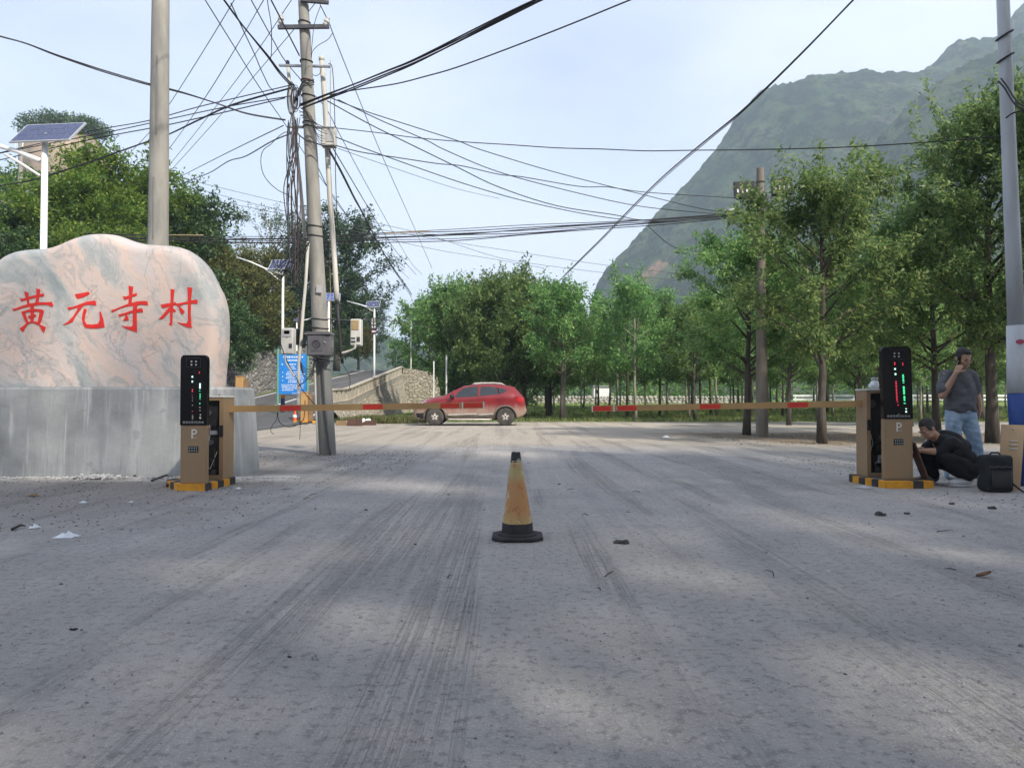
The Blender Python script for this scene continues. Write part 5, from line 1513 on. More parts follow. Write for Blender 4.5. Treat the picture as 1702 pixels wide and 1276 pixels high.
mb = MB(); mb.tube([(a.x + dw * .82, yf - .02, ez + .02), (a.x + dw * .72, yf - .03, ez + .035)], .008, 6); mb.build('handle', M['galv'], o)

# ================================================================== CABLES
def curve_obj(name, pts, r_, mat, label, group, cat='cable'):
    """a cable: a thin tube run smoothly through the points"""
    pts = [Vector(p) for p in pts]; out = []
    for k in range(len(pts) - 1):
        p0, p1, p2, p3 = pts[max(0, k - 1)], pts[k], pts[k + 1], pts[min(len(pts) - 1, k + 2)]
        for s in range(5):
            q = s / 5
            out.append(.5 * ((2 * p1) + (p2 - p0) * q + (2 * p0 - 5 * p1 + 4 * p2 - p3) * q * q + (3 * p1 - p0 - 3 * p2 + p3) * q ** 3))
    out.append(pts[-1])
    mb = MB(); mb.tube(out, r_, 5)
    o = bpy.data.objects.new(name, mb.mesh(name, pts[0], M[mat], True, normals=False)); o.location = pts[0]; COL.objects.link(o)
    return tag(o, label, cat, group)
cq = random.Random(5)
def wire(label, pts, Y0, Y1, r_=.009, n=1, spread=2.2, mat='cable', group='overhead lines', name='overhead_cable', ext0=0, ext1=0):
    """pts: photo polyline of a line hung between distances Y0 and Y1"""
    pts = [tuple(map(float, p)) for p in pts]
    if ext0: pts = [tuple(pts[0][k] + (pts[0][k] - pts[1][k]) * ext0 for k in (0, 1))] + pts
    if ext1: pts = pts + [tuple(pts[-1][k] + (pts[-1][k] - pts[-2][k]) * ext1 for k in (0, 1))]
    L = [0.0]
    for a, c_ in zip(pts[:-1], pts[1:]): L.append(L[-1] + math.hypot(c_[0] - a[0], c_[1] - a[1]))
    for s in range(n):
        out = []
        oa, ob = (cq.uniform(-1, 1) * spread, cq.uniform(-1, 1) * spread) if n > 1 else (0, 0)
        ph = cq.uniform(0, 6)
        for p, l in zip(pts, L):
            tt = l / L[-1]
            Y = 1.0 / (1 / Y0 + (1 / Y1 - 1 / Y0) * tt)
            q = at(p[0], p[1] + (oa * (1 - tt) + ob * tt) + (spread * .5 * math.sin(ph + tt * 7) if n > 1 else 0), Y)
            if n > 1: q.y += oa * .02
            out.append(q)
        curve_obj(name, out, r_, mat, label, group)
PL = 'overhead lines at the utility pole'
# long lines rising from the left hill towards the upper right
wire('thin dark line crossing behind the near concrete pole, furthest toward the hill', [(150, 318), (184, 286), (245, 224), (278, 179), (330, 98), (382, 13), (396, -12)], 40, 16, .011, group=PL, ext1=1.6)
wire('pair of thin lines rising steeply from the hill between both concrete poles', [(205, 330), (240, 292), (280, 245), (340, 160), (390, 80), (438, -2)], 40, 16, .010, 2, 3, group=PL, ext1=1.6)
wire('thin line rising from the near pole and crossing the other lines high up', [(230, 330), (280, 276), (364, 171), (425, 89), (486, -2)], 36, 15, .010, group=PL, ext1=1.6)
wire('thin line passing behind the crossarm from the hill', [(232, 340), (280, 288), (362, 197), (430, 118), (494, 43), (530, -2)], 36, 16, .010, group=PL, ext1=1.6)
# lines to the left
wire('upper strand of the slack lines running behind the solar panel', [(482, 142), (405, 160), (329, 178), (245, 201), (155, 217), (60, 240), (0, 254)], 13.4, 17, .010, group=PL, ext1=1.6)
wire('middle strand of the slack lines running behind the solar panel', [(482, 160), (380, 177), (276, 199), (178, 220), (49, 245), (-5, 256)], 13.4, 17, .010, group=PL, ext1=1.6)
wire('lower strand of the slack lines running behind the solar panel', [(474, 163), (380, 185), (277, 208), (165, 229), (60, 252), (0, 266)], 13.4, 17, .011, group=PL, ext1=1.6)
wire('thick spliced line falling past the near pole over the tree tops', [(484, 146), (388, 174), (330, 200), (278, 225), (245, 236), (142, 272), (60, 298), (0, 309)], 13.4, 17, .013, 2, 1.0, group=PL, ext1=1.6)
wire('heavy twin cable sagging across the near concrete pole from the sky edge', [(0, 62), (45, 74), (95, 93), (163, 116), (216, 132), (248, 141), (305, 155), (360, 172), (412, 189), (475, 199)], 10.5, 13.3, .011, 2, 2.0, group=PL, ext0=2.2)
wire('thin straight line from the cable knot down to the hillside trees', [(471, 209), (380, 253), (295, 296), (270, 308)], 13.4, 30, .010, group=PL)
wire('thick slack line from the cable knot down to the hillside trees', [(484, 222), (450, 236), (408, 260), (380, 268), (349, 287), (318, 299), (286, 312)], 13.4, 30, .013, group=PL)
for k, (a, m_, e) in enumerate([([279, 291], [500, 344], [700, 388]), ([279, 301], [500, 357], [764, 404]), ([300, 325], [450, 352], [700, 410])]):
    wire(['far thin line highest of three slanting behind the pole to the mountain', 'far thin line middle of three slanting behind the pole', 'far thin line lowest of three slanting behind the pole'][k],
         [a, m_, e] + [[(829, 428), (944, 446), (1058, 459), (1130, 466)], [(829, 414), (1001, 440), (1112, 453), (1160, 459)], [(829, 432), (905, 446)]][k], 60, 70, .020, mat='grey_cable', group=PL)
# steep lines in the sky left of the pole top
wire('long line dropping from the sky across the pole to the trees behind the car', [(337, -6), (387, 74), (431, 145), (472, 204), (527, 287), (555, 326), (600, 385), (680, 463)], 9.5, 40, .009, group=PL, ext0=2.2)
wire('heavy cable bundle coming down from the sky to the top cable coil', [(366, -10), (400, 36), (426, 68), (444, 90), (462, 115), (475, 130), (487, 143)], 9.8, 13.4, .011, 4, 3.0, group=PL, ext0=2.2)
wire('line dropping past the crossarm and on toward the trees', [(414, -6), (454, 67), (475, 103), (515, 150), (544, 184), (568, 230), (622, 330), (680, 432), (702, 456)], 9.5, 40, .009, group=PL, ext0=2.2)
wire('pair of lines dropping from the sky onto the crossarm', [(447, -6), (463, 26), (480, 59), (498, 93)], 10.5, 13.4, .009, 2, 2, group=PL, ext0=2.2)
wire('loose drooping line looping below the sky bundle', [(384, 6), (404, 50), (423, 90), (432, 112), (439, 127), (447, 143), (455, 152)], 10.0, 13.4, .008, group=PL)
wire('slender line hanging between the steep cables', [(444, -4), (446, 12), (451, 45), (451, 90), (448, 100)], 11, 13, .007, group=PL)
# to the upper right
wire('thick sagging bundle rising from the pole to the sky edge', [(500, 178), (545, 160), (592, 142), (643, 121), (682, 105), (730, 82), (760, 67), (850, 22), (912, -8)], 13.4, 9.6, .012, 5, 3.2, group=PL, ext1=1.6)
wire('single cable under the thick bundle rising to the sky edge', [(548, 158), (568, 154), (589, 150), (656, 140), (708, 127), (760, 112), (850, 79), (950, 40), (1048, 0)], 13.4, 9.0, .011, group=PL, ext1=1.6)
# falling to the right
wire('uppermost line falling from the pole to the far concrete post', [(550, 163), (607, 185), (682, 209), (760, 234), (802, 250), (925, 287), (1058, 321), (1165, 347), (1210, 352)], 13.4, 19.9, .010, group=PL)
wire('line falling from the pole into the middle of the long bundle', [(544, 168), (615, 207), (682, 240), (760, 278), (829, 311), (925, 342), (1020, 357), (1075, 366), (1180, 360)], 13.4, 19.9, .011, group=PL)
wire('second line falling from the pole to the far concrete post', [(562, 166), (630, 199), (708, 233), (741, 250), (829, 286), (944, 317), (1058, 342), (1160, 353), (1219, 357)], 13.4, 19.9, .010, group=PL)
wire('nearly level line running right across the mountain to the white lamp post', [(558, 213), (630, 221), (690, 229), (770, 236), (850, 241), (925, 246), (1000, 248), (1075, 251), (1150, 250), (1250, 249), (1400, 245), (1550, 236), (1672, 226)], 13.6, 8.8, .008, group=PL)
wire('line running from the pole to the black floodlight on the far post', [(558, 242), (600, 253), (660, 262), (726, 272), (768, 276), (829, 290), (867, 294), (963, 310), (1010, 311), (1077, 320), (1219, 329)], 13.5, 19.8, .010, group=PL)
wire('lower sagging line joining the long level bundle', [(558, 228), (617, 251), (703, 282), (783, 309), (867, 333), (963, 354), (1039, 365), (1120, 368)], 13.5, 19.8, .010, group=PL)
wire('very faint thin line over the pale sky right of the pole', [(562, 247), (677, 287), (760, 314), (830, 330)], 14, 22, .006, mat='grey_cable', group=PL)
# falling steeply to the lower right
wire('thick tattered bundle dropping from the pole into the bushy trees', [(547, 248), (568, 287), (589, 329), (600, 349), (630, 407), (650, 441), (676, 479), (684, 492)], 13.4, 40, .012, 4, 2.4, group=PL)
wire('steep thin line dropping beside the tattered bundle', [(553, 246), (603, 330), (630, 375), (660, 420), (692, 457)], 13.4, 38, .010, group=PL)
wire('very thin line falling from the upper insulator to the tree tops', [(532, 8), (548, 41), (555, 60), (592, 153), (636, 261), (684, 368), (718, 446)], 13.2, 34, .009, mat='grey_cable', group=PL)
wire('thin line dropping from the metal collar behind the conduit', [(520, 260), (555, 330), (590, 372), (640, 420), (672, 450)], 13.6, 40, .009, group=PL)
# big diagonal on the right
wire('twisted cable sweeping from the sky corner down into the tree tops', [(1424, -6), (1330, 92), (1240, 180), (1190, 222), (1140, 263), (1095, 302), (1050, 346), (1000, 397), (960, 436), (905, 491)], 10.5, 42, .012, 3, 2.6, group='overhead lines across the mountain', ext0=2.2)
wire('short slack line drooping from the long bundle into the leaves', [(1075, 374), (1095, 392), (1110, 405), (1128, 414), (1140, 416)], 20, 21, .010, group='overhead lines across the mountain')
# long level bundle between hill and far post
for k in range(8):
    dy = (-9, -6, -3, 0, 2, 5, 8, 11)[k]
    pts = [(140, 392 + dy * .6), (300, 397 + dy * .5), (430, 399 + dy * .55), (560, 397 + dy * .8), (640, 393 + dy * .8), (760, 389 + dy * .85 + 2 * math.sin(k)), (880, 382 + dy * .8), (1000, 374 + dy * .6), (1100, 367 + dy * .5), (1180, 361 + dy * .35), (1222, 357 + dy * .3)]
    pts = [(x, y + 1.3 * math.sin(x * .013 + k * 1.7)) for x, y in pts]
    wire('long level bundle line slung between the hill and the far concrete post', pts, 24, 19.9, .013 if k % 2 else .010, group='level bundle of lines')
for k in range(4):
    wire('level line continuing beyond the far post toward the tall tree', [(1290, 352 + k * 4), (1400, 348 + k * 4), (1500, 342 + k * 4), (1545, 340 + k * 4.5)], 19.9, 22, .011, group='lines beyond the far post')
wire('pale split sheath lying along the level bundle', [(215, 391), (280, 391), (338, 391)], 24, 24, .018, mat='meter_amber', group='level bundle of lines')
wire('pale split sheath along the bundle beyond the pole', [(640, 388), (680, 386), (714, 385)], 21, 21, .014, mat='meter_amber', group='level bundle of lines')

HC = 'loose cables hanging on the utility pole'
# coil and hanging strands
for k in range(9):
    x0 = 488 + cq.uniform(-5, 5); w_ = cq.uniform(2, 9); h_ = cq.uniform(10, 28)
    pts = [(x0 + w_ * math.cos(t_), 164 + h_ * math.sin(t_)) for t_ in np.linspace(0, 6.283, 14)]
    wire('tight black coil of cable hung at the upper cable knot', pts, 13.2, 13.15, .006, group=HC, name='cable_coil')
for k in range(16):
    xa = cq.uniform(476, 500); xb = cq.uniform(474, 498); y1 = cq.uniform(330, 480)
    pts = [(xa, 195 + cq.uniform(-10, 30)), (xa + cq.uniform(-9, 5), 250), (xb + cq.uniform(-8, 4), 310), (xb + cq.uniform(-3, 6), y1 - 30), (xb + cq.uniform(-2, 10), y1)]
    wire('black cable hanging straight down beside the pole shaft', pts, 13.1, 13.1, cq.uniform(.006, .010), mat=('cable', 'cable', 'cable', 'grey_cable', 'red_cable')[k % 5], group=HC, name='hanging_cable')
wire('wide drooping loop of cable beside the pole, out in the open sky', [(485, 221), (474, 220), (462, 228), (450, 240), (439, 248), (434, 260), (434, 275), (438, 290), (447, 303), (462, 316), (476, 323), (486, 330)], 13.2, 13.2, .007, group=HC, name='hanging_cable')
for k in range(20):
    cx_, cy_ = 482 + cq.uniform(-12, 20), 440 + cq.uniform(-25, 30); a_, b2 = cq.uniform(8, 24), cq.uniform(10, 30); ph = cq.uniform(0, 6)
    pts = [(cx_ + a_ * math.cos(t_ + ph), cy_ + b2 * math.sin(t_ + ph * .5)) for t_ in np.linspace(0, 5.2, 12)]
    wire('tangled black cable coil half way down the pole', pts, 13.1, 13.15, .007, group=HC, name='cable_coil')
for k in range(6):
    pts = [(520 + cq.uniform(-3, 3), 132 + k * 3), (505, 138 + cq.uniform(-5, 12)), (498, 150 + cq.uniform(-5, 12)), (488, 168 + cq.uniform(-5, 15))]
    wire('short cable binding the knot round the pole', pts, 13.15, 13.2, .009, group=HC, name='hanging_cable')
for k in range(7):
    pts = [(500 + cq.uniform(-4, 4), 178 + 3 * k), (515, 192 + cq.uniform(-6, 8)), (525 + cq.uniform(0, 6), 205 + 5 * k), (536 + cq.uniform(0, 12), 215 + 4 * k)]
    wire('short slack cable crossing the pole toward the junction box', pts, 13.1, 13.3, .006, group=HC, name='hanging_cable')
wire('bluish thick cable crossing the pole face below the knot', [(485, 205), (495, 222), (507, 232), (522, 237), (540, 243), (556, 243)], 13.1, 13.3, .013, group=HC, name='hanging_cable')
wire('cable from the crossarm insulator hanging down the pole', [(533, 10), (523, 38), (519, 70), (517, 95)], 13.2, 13.2, .006, group=HC, name='hanging_cable')
wire('looped jumper cable hanging from the thin falling line', [(553, 55), (545, 66), (530, 75), (520, 85), (517, 97)], 13.2, 13.2, .006, group=HC, name='hanging_cable')
wire('cable bowed from the small conduit cap down past the junction box', [(546, 106), (552, 112), (555, 150), (557, 220), (558, 300), (561, 375)], 13.7, 13.7, .008, group=HC, name='hanging_cable')
wire('small jumper loop between pole and tall conduit cap', [(517, 112), (520, 124), (527, 126), (533, 120), (534, 110)], 13.6, 13.7, .006, group=HC, name='hanging_cable')
# around the meter boxes
MC = 'cables around the meter boxes'
wire('black cable sagging from the metal box to the far meter box', [(515, 596), (530, 600), (550, 600), (566, 597), (572, 590), (590, 580)], 13.0, 13.6, .011, group=MC, name='hanging_cable')
wire('black cable tight under the metal box', [(525, 592), (540, 596), (552, 590), (556, 582)], 13.0, 13.2, .012, group=MC, name='hanging_cable')
wire('pale elbow pipe feeding the far meter box', [(568, 587), (578, 584), (585, 582), (590, 578), (590, 573)], 13.6, 13.6, .022, mat='pipe_white', group=MC, name='hanging_cable')
wire('white flexible tube from the near meter box over the blue notice', [(473, 590), (475, 602), (482, 614), (490, 626)], 12.9, 12.9, .016, mat='pipe_white', group=MC, name='hanging_cable')
wire('black cable slanting over the blue notice to the pole foot', [(463, 560), (470, 582), (480, 606), (490, 624), (500, 643), (512, 660), (524, 672)], 12.9, 13.2, .008, group=MC, name='hanging_cable')
wire('black cable rising from the slanting cable to the box', [(496, 642), (510, 630), (520, 615), (524, 600)], 12.9, 13.1, .008, group=MC, name='hanging_cable')
for k in range(5):
    wire('thin black loop sagging between conduit and metal box', [(499, 600 + 2 * k), (505, 610 + 4 * k), (513, 614 + 4 * k), (520, 610 + 3 * k), (524, 598)], 13.0, 13.1, .006, group=MC, name='hanging_cable')
wire('wide thin cable loop hanging below the boom', [(462, 684), (462, 694), (466, 703), (474, 708), (484, 709), (496, 705), (504, 697), (506, 686), (507, 665)], 12.9, 12.9, .007, group=MC, name='hanging_cable')
wire('frayed cable ends trailing below the boom', [(461, 684), (459, 698), (453, 706), (450, 716), (455, 722)], 12.9, 12.9, .005, group=MC, name='hanging_cable')
wire('single thin strand hanging beside the conduit foot', [(498, 690), (499, 712), (498, 730)], 12.9, 12.9, .005, mat='grey_cable', group=MC, name='hanging_cable')
wire('grey conduit strapped down the face of the pole foot', [(536, 590), (537, 620), (540, 680), (549, 756)], 13.28, 13.3, .016, mat='grey_cable', group=MC, name='hanging_cable')
wire('pale conduit strapped down the edge of the pole foot', [(523, 594), (524, 640), (526, 700), (529, 756)], 13.28, 13.3, .020, mat='pipe_white', group=MC, name='hanging_cable')
wire('pale slack cable down the face of the conduit and box', [(549, 100), (549, 250), (548, 400), (550, 520), (552, 590)], 13.9, 13.9, .007, mat='meter_amber', group=MC, name='hanging_cable')
wire('thin cable with hanging end above the parapet', [(566, 600), (574, 612), (580, 622), (582, 636), (579, 651)], 13.6, 13.6, .006, group=MC, name='hanging_cable')
wire('thin level cable from the pole past the far meter box to the trees', [(545, 530), (580, 532), (620, 531), (660, 534), (720, 545)], 13.6, 30, .010, mat='grey_cable', group=MC)
M['post_blue'] = pm('post_blue', (.012, .045, .20), (.016, .055, .23), 5, .5, bstr=.1)
M['bollard_blue'] = pm('bollard_blue', (.015, .03, .12), (.02, .04, .15), 5, .5, bstr=.1)
M['sticker'] = pm('sticker', (.42, .06, .11), (.36, .08, .12), 9, .6, bstr=0)
M['galv_white'] = pm('galv_white', (.46, .48, .50), (.34, .36, .38), 5, .5, metal=.1, bstr=.1, stretch=(1, 1, .2))
M['stone_pale'] = pm('stone_pale', (.42, .39, .34), (.26, .245, .22), 2.2, .9, bstr=.5)
M['bag_cloth'] = pm('bag_cloth', (.011, .014, .016), (.018, .021, .023), 12, .8, bstr=.4, bscale=120)
M['post_white'] = pm('post_white', (.52, .54, .56), (.42, .44, .46), 5, .5, bstr=.1, stretch=(1, 1, .4))
M['brown_pole'] = pm('brown_pole', (.22, .19, .15), (.13, .115, .095), 4, .9, bstr=.4, stretch=(1, 1, .25))

# ================================================================== POLES, LAMPS, SIGNS
def solar_lamp(name, label, px, base, top_py, Y, post_r, panel, arm=None, tilt=28, yaw=0, mat='solar_cell', cells=(9, 3), sign=None, group='solar street lamps'):
    """post at photo column px; panel: (x0, x1) photo columns; arm: list of photo points"""
    x = at(px, 600, Y).x; zt = at(px, top_py, Y).z
    o = thing(name, label, 'street lamp', (x, Y, base), group)
    mb = MB(); mb.tube([(x, Y, base), (x, Y, base + 1.2), (x, Y, zt)], [post_r * 1.15, post_r, post_r * .8], 14); mb.build('post', M['white_paint'], o, smooth=True)
    mb = MB(); mb.lathe((x, Y, base), [(post_r * 2.4, 0), (post_r * 2.4, .02), (post_r * 1.3, .03)], 12); mb.build('foot_plate', M['galv'], o)
    w = at(panel[1], top_py, Y).x - at(panel[0], top_py, Y).x; xm = (at(panel[1], top_py, Y).x + at(panel[0], top_py, Y).x) / 2
    d = w * .55
    R = Euler((rad(tilt), 0, rad(yaw)))
    Rm = R.to_matrix()
    c = V(xm, Y + .02, zt + .10)
    P_ = lambda u, v, h=0: c + Rm @ V(u * w, v * d, h)
    mb = MB(); mb.box(c - Rm @ V(0, 0, .03), (w, d, .035), R); fr_ = mb.build('panel_frame', M['alu'], o)
    k1, k2 = cells
    for i in range(k1):
        for j in range(k2):
            mb = MB(); cw, ch = .96 * w / k1, .94 * d / k2
            mb.box(P_((i + .5) / k1 * .96 - .48, (j + .5) / k2 * .94 - .47), (cw * .93, ch * .95, .004), R, ) ; mb.v = [tuple(Vector(q) - Rm @ V(0, 0, .0095)) for q in mb.v]
            mb.build('solar_cell', M[mat], fr_)
    mb = MB(); mb.tube([(x, Y, zt - .12), (xm, Y + .01, zt + .05)], post_r * .7, 8); mb.tube([P_(-.3, 0, -.05), P_(.3, 0, -.05)], .02, 6); mb.build('panel_bracket', M['galv'], o)
    if arm:
        pts = [at(*p, Y) for p in arm[0]]; mb = MB(); mb.tube(pts, [post_r * .75] + [post_r * .6] * (len(pts) - 1), 8); mb.build('lamp_arm', M['white_paint'], o, smooth=True)
        if len(arm) > 1:
            mb = MB(); mb.tube([at(*p, Y) for p in arm[1]], post_r * .38, 8); mb.build('arm_brace', M['white_paint'], o, smooth=True)
        e = pts[-1]; dr = (pts[-1] - pts[-2]).normalized()
        mb = MB(); mb.bevbox(e + dr * .22, (.5, .2, .07), .02, Euler((0, -math.atan2(dr.z, dr.x), 0))); mb.build('lamp_head', M['alu'], o)
    if sign:
        x0, x1, y0, y1 = sign
        a, c_ = at(x0, y1, Y - post_r - .03), at(x1, y0, Y - post_r - .03)
        yy = Y - post_r - .04
        mb = MB(); mb.bevbox(((a.x + c_.x) / 2, yy, (a.z + c_.z) / 2), (c_.x - a.x, .07, c_.z - a.z), .01); s_ = mb.build('sign_board', M['black_plastic'], o)
        w_, h_ = c_.x - a.x, c_.z - a.z
        for col in (0, 1):
            for row in range(3):
                mb = MB(); gx_, gz_ = a.x + w_ * (.27 + .46 * col), c_.z - h_ * (.13 + .22 * row)
                q2 = random.Random(col * 7 + row)
                for k in range(4): mb.box((gx_ + q2.uniform(-.02, .02), yy - .0375 - k * .0004, gz_ + (k - 1.5) * h_ * .042), (w_ * q2.uniform(.16, .34), .003, h_ * .02))
                mb.box((gx_ + q2.uniform(-.05, .05), yy - .0395, gz_), (w_ * .07, .003, h_ * .15))
                tag(mb.build('sign_character', M['print_white'], s_), kind='stuff')
        mb = MB(); mb.box((a.x + w_ * .5, yy - .036, c_.z - h_ * .86), (w_ * .96, .003, h_ * .24)); mb.build('sign_field', M['lamp_maroon'], s_)
        mb = MB(); ax, az = a.x + w_ * .5, c_.z - h_ * .86
        mb.prism([(-.36, 0), (-.05, .07), (-.05, .035), (.36, .035), (.36, -.035), (-.05, -.035), (-.05, -.07)], lambda u, v, d_: (ax + u * w_, yy - .039 + d_, az + v * h_), 0, .002); mb.build('arrow', M['print_white'], s_)
    return o
M['lamp_maroon'] = pm('maroon_print', (.10, .02, .025), (.08, .016, .02), 9, .5, bstr=0)
solar_lamp('solar_street_lamp', 'big white solar street lamp standing right behind the name stone', 70, 0, 226, 15, .073, (24, 131), [[(66, 267), (30, 252), (0, 243), (-40, 232)], [(66, 292), (35, 272), (8, 256)]], 47, -6, cells=(9, 3))
solar_lamp('solar_street_lamp', 'white solar street lamp between olive shrubs and the utility pole', 469.5, zr(36), 442, 36, .066, (447, 490), [[(467, 455), (440, 446), (418, 436), (409, 433)], [(467, 468), (452, 455), (440, 447)]], 50, -8, cells=(6, 2))
solar_lamp('solar_street_lamp', 'white solar street lamp carrying a black arrow sign beyond the parapet', 622, zr(62), 507, 62, .085, (608, 632), [[(620, 512), (604, 508), (586, 503)], [(620, 517), (611, 512), (603, 508)]], 55, -8, cells=(8, 1), sign=(616.3, 626, 528, 554.5))
solar_lamp('solar_street_lamp', 'solar street lamp with bright blue panel half hidden behind the utility pole', 546, zr(40), 496, 40, .075, (537, 565), None, 60, 8, 'solar_blue', (5, 2))
solar_lamp('solar_street_lamp', 'small distant solar lamp beside the white meter box', 493, zr(66), 533, 66, .07, (487, 500), [[(496, 538), (506, 532), (514, 530)]], 36, -20, cells=(3, 1))
solar_lamp('solar_street_lamp', 'white lamp post partly swallowed by the bushy tree above the flared wall', 683, zr(64), 530, 64, .06, (676, 692), [[(681, 545), (668, 536), (657, 529)]], 30, 0, cells=(4, 1))
solar_lamp('solar_street_lamp', 'tiny far lamp in the hazy gap beyond the parapet end', 659, 2.6, 596, 92, .07, (655, 661), [[(657, 604), (650, 600)]], 30, 0, cells=(2, 1))
for px, yb, yt, Y, r_, lab in [(721, 690, 600, 39.5, .035, 'short pale post in the trees just behind the red car bonnet'), (742, 690, 590, 40, .045, 'pale post with dark neighbour behind the red car windscreen')]:
    x = at(px, 600, Y).x; mb = MB(); mb.tube([(x, Y, 0), (x, Y, at(px, yt, Y).z)], r_, 8); mb.single('post', M['white_paint'], lab, 'post', 'posts behind the car')

# concrete poles
def cpole(label, px, Y, base, top_py, r0, r1, mat='concrete', lean=0):
    x = at(px, 500, Y).x; zt = at(px, top_py, Y).z
    o = thing('concrete_pole', label, 'concrete pole', (x, Y, base), 'concrete poles')
    mb = MB(); mb.tube([(x + lean * k, Y, base + (zt - base) * k) for k in (0, .25, .5, .75, 1)], [r0 + (r1 - r0) * k for k in (0, .25, .5, .75, 1)], 20); mb.build('shaft', M[mat], o, smooth=40)
    return o, x, zt
o, x, zt = cpole('tall plain concrete pole rising close behind the name stone peak', 262, 12.1, 0, -160, .178, .125)
mb = MB(); mb.tube([(x - .012, 12.1 - .155, z) for z in (3.6, 4.6)], .012, 5); mb.build('cast_seam', M['old_concrete'], o)
mb = MB(); mb.tube([(x + .02, 12.1 - .147, z) for z in (5.3, 6.6)], .012, 5); mb.build('cast_seam', M['old_concrete'], o)
for px, yt, Y, r_, lab in [(31, 226, 43, .15, 'old concrete pole with white bracket on the bank behind the solar panel'), (42, 296, 46, .13, 'shorter old concrete post on the bank just beside the bracketed one'), (3, 334, 38, .14, 'stubby old concrete post at the picture edge on the bank'), (20, 352, 40, .11, 'shortest old concrete post on the bank, low between two others')]:
    x = at(px, 400, Y).x; o, x, zt = cpole(lab, px, Y, max(0, hill_z(x, Y) - .5), yt, r_, r_ * .8)
    if px == 31:
        for s in (-.2, .2):
            mb = MB(); mb.box((x + s, Y - .14, zt - .35), (.05, .04, .7)); mb.build('bracket', M['white_paint'], o)
o, x, zt = cpole('concrete post with black floodlights standing among the lane trees', 1265, 19.9, 0, 280, .165, .095, 'brown_pole')
for x0, x1, y0, y1, tl in ((1220, 1254, 302, 329, -3), (1282, 1316, 297, 324, -3)):
    a, c_ = at(x0, y1, 19.75), at(x1, y0, 19.75)
    mb = MB(); R = Euler((rad(0), rad(tl), 0))
    mb.bevbox((a + c_) / 2, (c_.x - a.x, .12, c_.z - a.z), .015, R); f_ = mb.build('floodlight', M['black_plastic'], o)
    for k in range(4):
        mb = MB(); mb.box(((a.x + c_.x) / 2 + (-.5 + (k + .7) * .22) * (c_.x - a.x), 19.68, (a.z + c_.z) / 2 - .05), (.045, .012, .09 if k != 1 else .11), R); mb.build('lamp_patch', M['print_white'], f_)
a, c_ = at(1222, 332, 19.9), at(1314, 326, 19.9)
mb = MB(); mb.box((a + c_) / 2 + V(0, -.13, -.02), ((c_ - a).length, .05, .05), Euler((0, rad(-3), 0))); mb.build('crossarm', M['dark_steel'], o)
mb = MB(); c = at(1265, 303, 19.9); mb.tube([(x + .118 * math.cos(t_), 19.9 + .118 * math.sin(t_), c.z) for t_ in np.linspace(0, 6.283, 20)], .01, 5); mb.build('band', M['cable'], o)
for k in range(3):
    a = at(1205, 350 + 3 * k, 19.85); c_ = at(1232, 347 + 3 * k, 19.85)
    curve_obj('cable_clamp', [a, c_], .022, 'white_cable' if k == 0 else 'grey_cable', 'pale clamp gripping the level bundle at the far concrete post', 'clamps on the far post', 'clamp')

# white and blue post on the right
LX, LY = 5.98, 8.72
o = thing('lamp_post', 'white steel lamp post with blue painted foot beside the standing man', 'lamp post', (LX, LY, 0))
def lx(z): return LX - .026 * (z - 1) - (.02 if z > 1 else 0)
zb0, zb1 = at(1690, 706, LY).z - .3, at(1690, 653, LY).z
zw = at(1690, 541, LY).z
mb = MB(); mb.tube([(lx(z), LY, z) for z in (0, .7, zb1)], [.135, .128, .120], 22); mb.build('blue_foot', M['post_blue'] if 'post_blue' in M else M['blue_sign'], o, smooth=True)
mb = MB(); mb.tube([(lx(z), LY, z) for z in (zb1 + .001, 1.4, zw)], [.1205, .112, .100], 22); mb.build('white_band', M['post_white'], o, smooth=True)
mb = MB(); mb.tube([(lx(z), LY, z) for z in (zw + .001, 3, 5, 7.4)], [.088, .082, .072, .058], 22); mb.build('shaft', M['galv_white'] if 'galv_white' in M else M['off_white'], o, smooth=True)
q = at(1687, 569, LY); mb = MB(); zc = q.z
for k in range(1): pass
pts = []
for i in range(10):
    a = -math.pi / 2 - .35 + (i / 9 - .5) * .5; pts.append(a)
vs = []
for i in range(9):
    for j in range(7):
        u, v = (i - 4) / 4, (j - 3) / 3
        k = math.sqrt(max(0, 1 - u * u)); a = -math.pi / 2 - .30 + u * .42
        rr = .1135 + .0015
        vs.append((lx(zc) + rr * math.cos(a), LY + rr * math.sin(a), zc + v * k * .028))
mb.add(vs, [(i * 7 + j, i * 7 + 7 + j, i * 7 + 8 + j, i * 7 + 1 + j) for i in range(8) for j in range(6)]); mb.build('red_sticker', M['sticker'] if 'sticker' in M else M['red_cable'], o)
for z in (5.05, 5.32):
    mb = MB(); mb.tube([(lx(z) + .085 * math.cos(t_), LY + .085 * math.sin(t_), z + .05 * math.cos(t_)) for t_ in np.linspace(0, 6.283, 18)], .012, 5); mb.build('band', M['cable'], o)
wire('cables tied round the white lamp post running off the picture edge', [(1663, 131), (1674, 145), (1688, 168), (1702, 178), (1760, 200)], 8.6, 8, .010, 2, 2, group='cables at the lamp post')
wire('short cable crossing the white lamp post toward the picture edge', [(1672, 196), (1684, 188), (1700, 184), (1760, 170)], 8.55, 8, .010, group='cables at the lamp post')

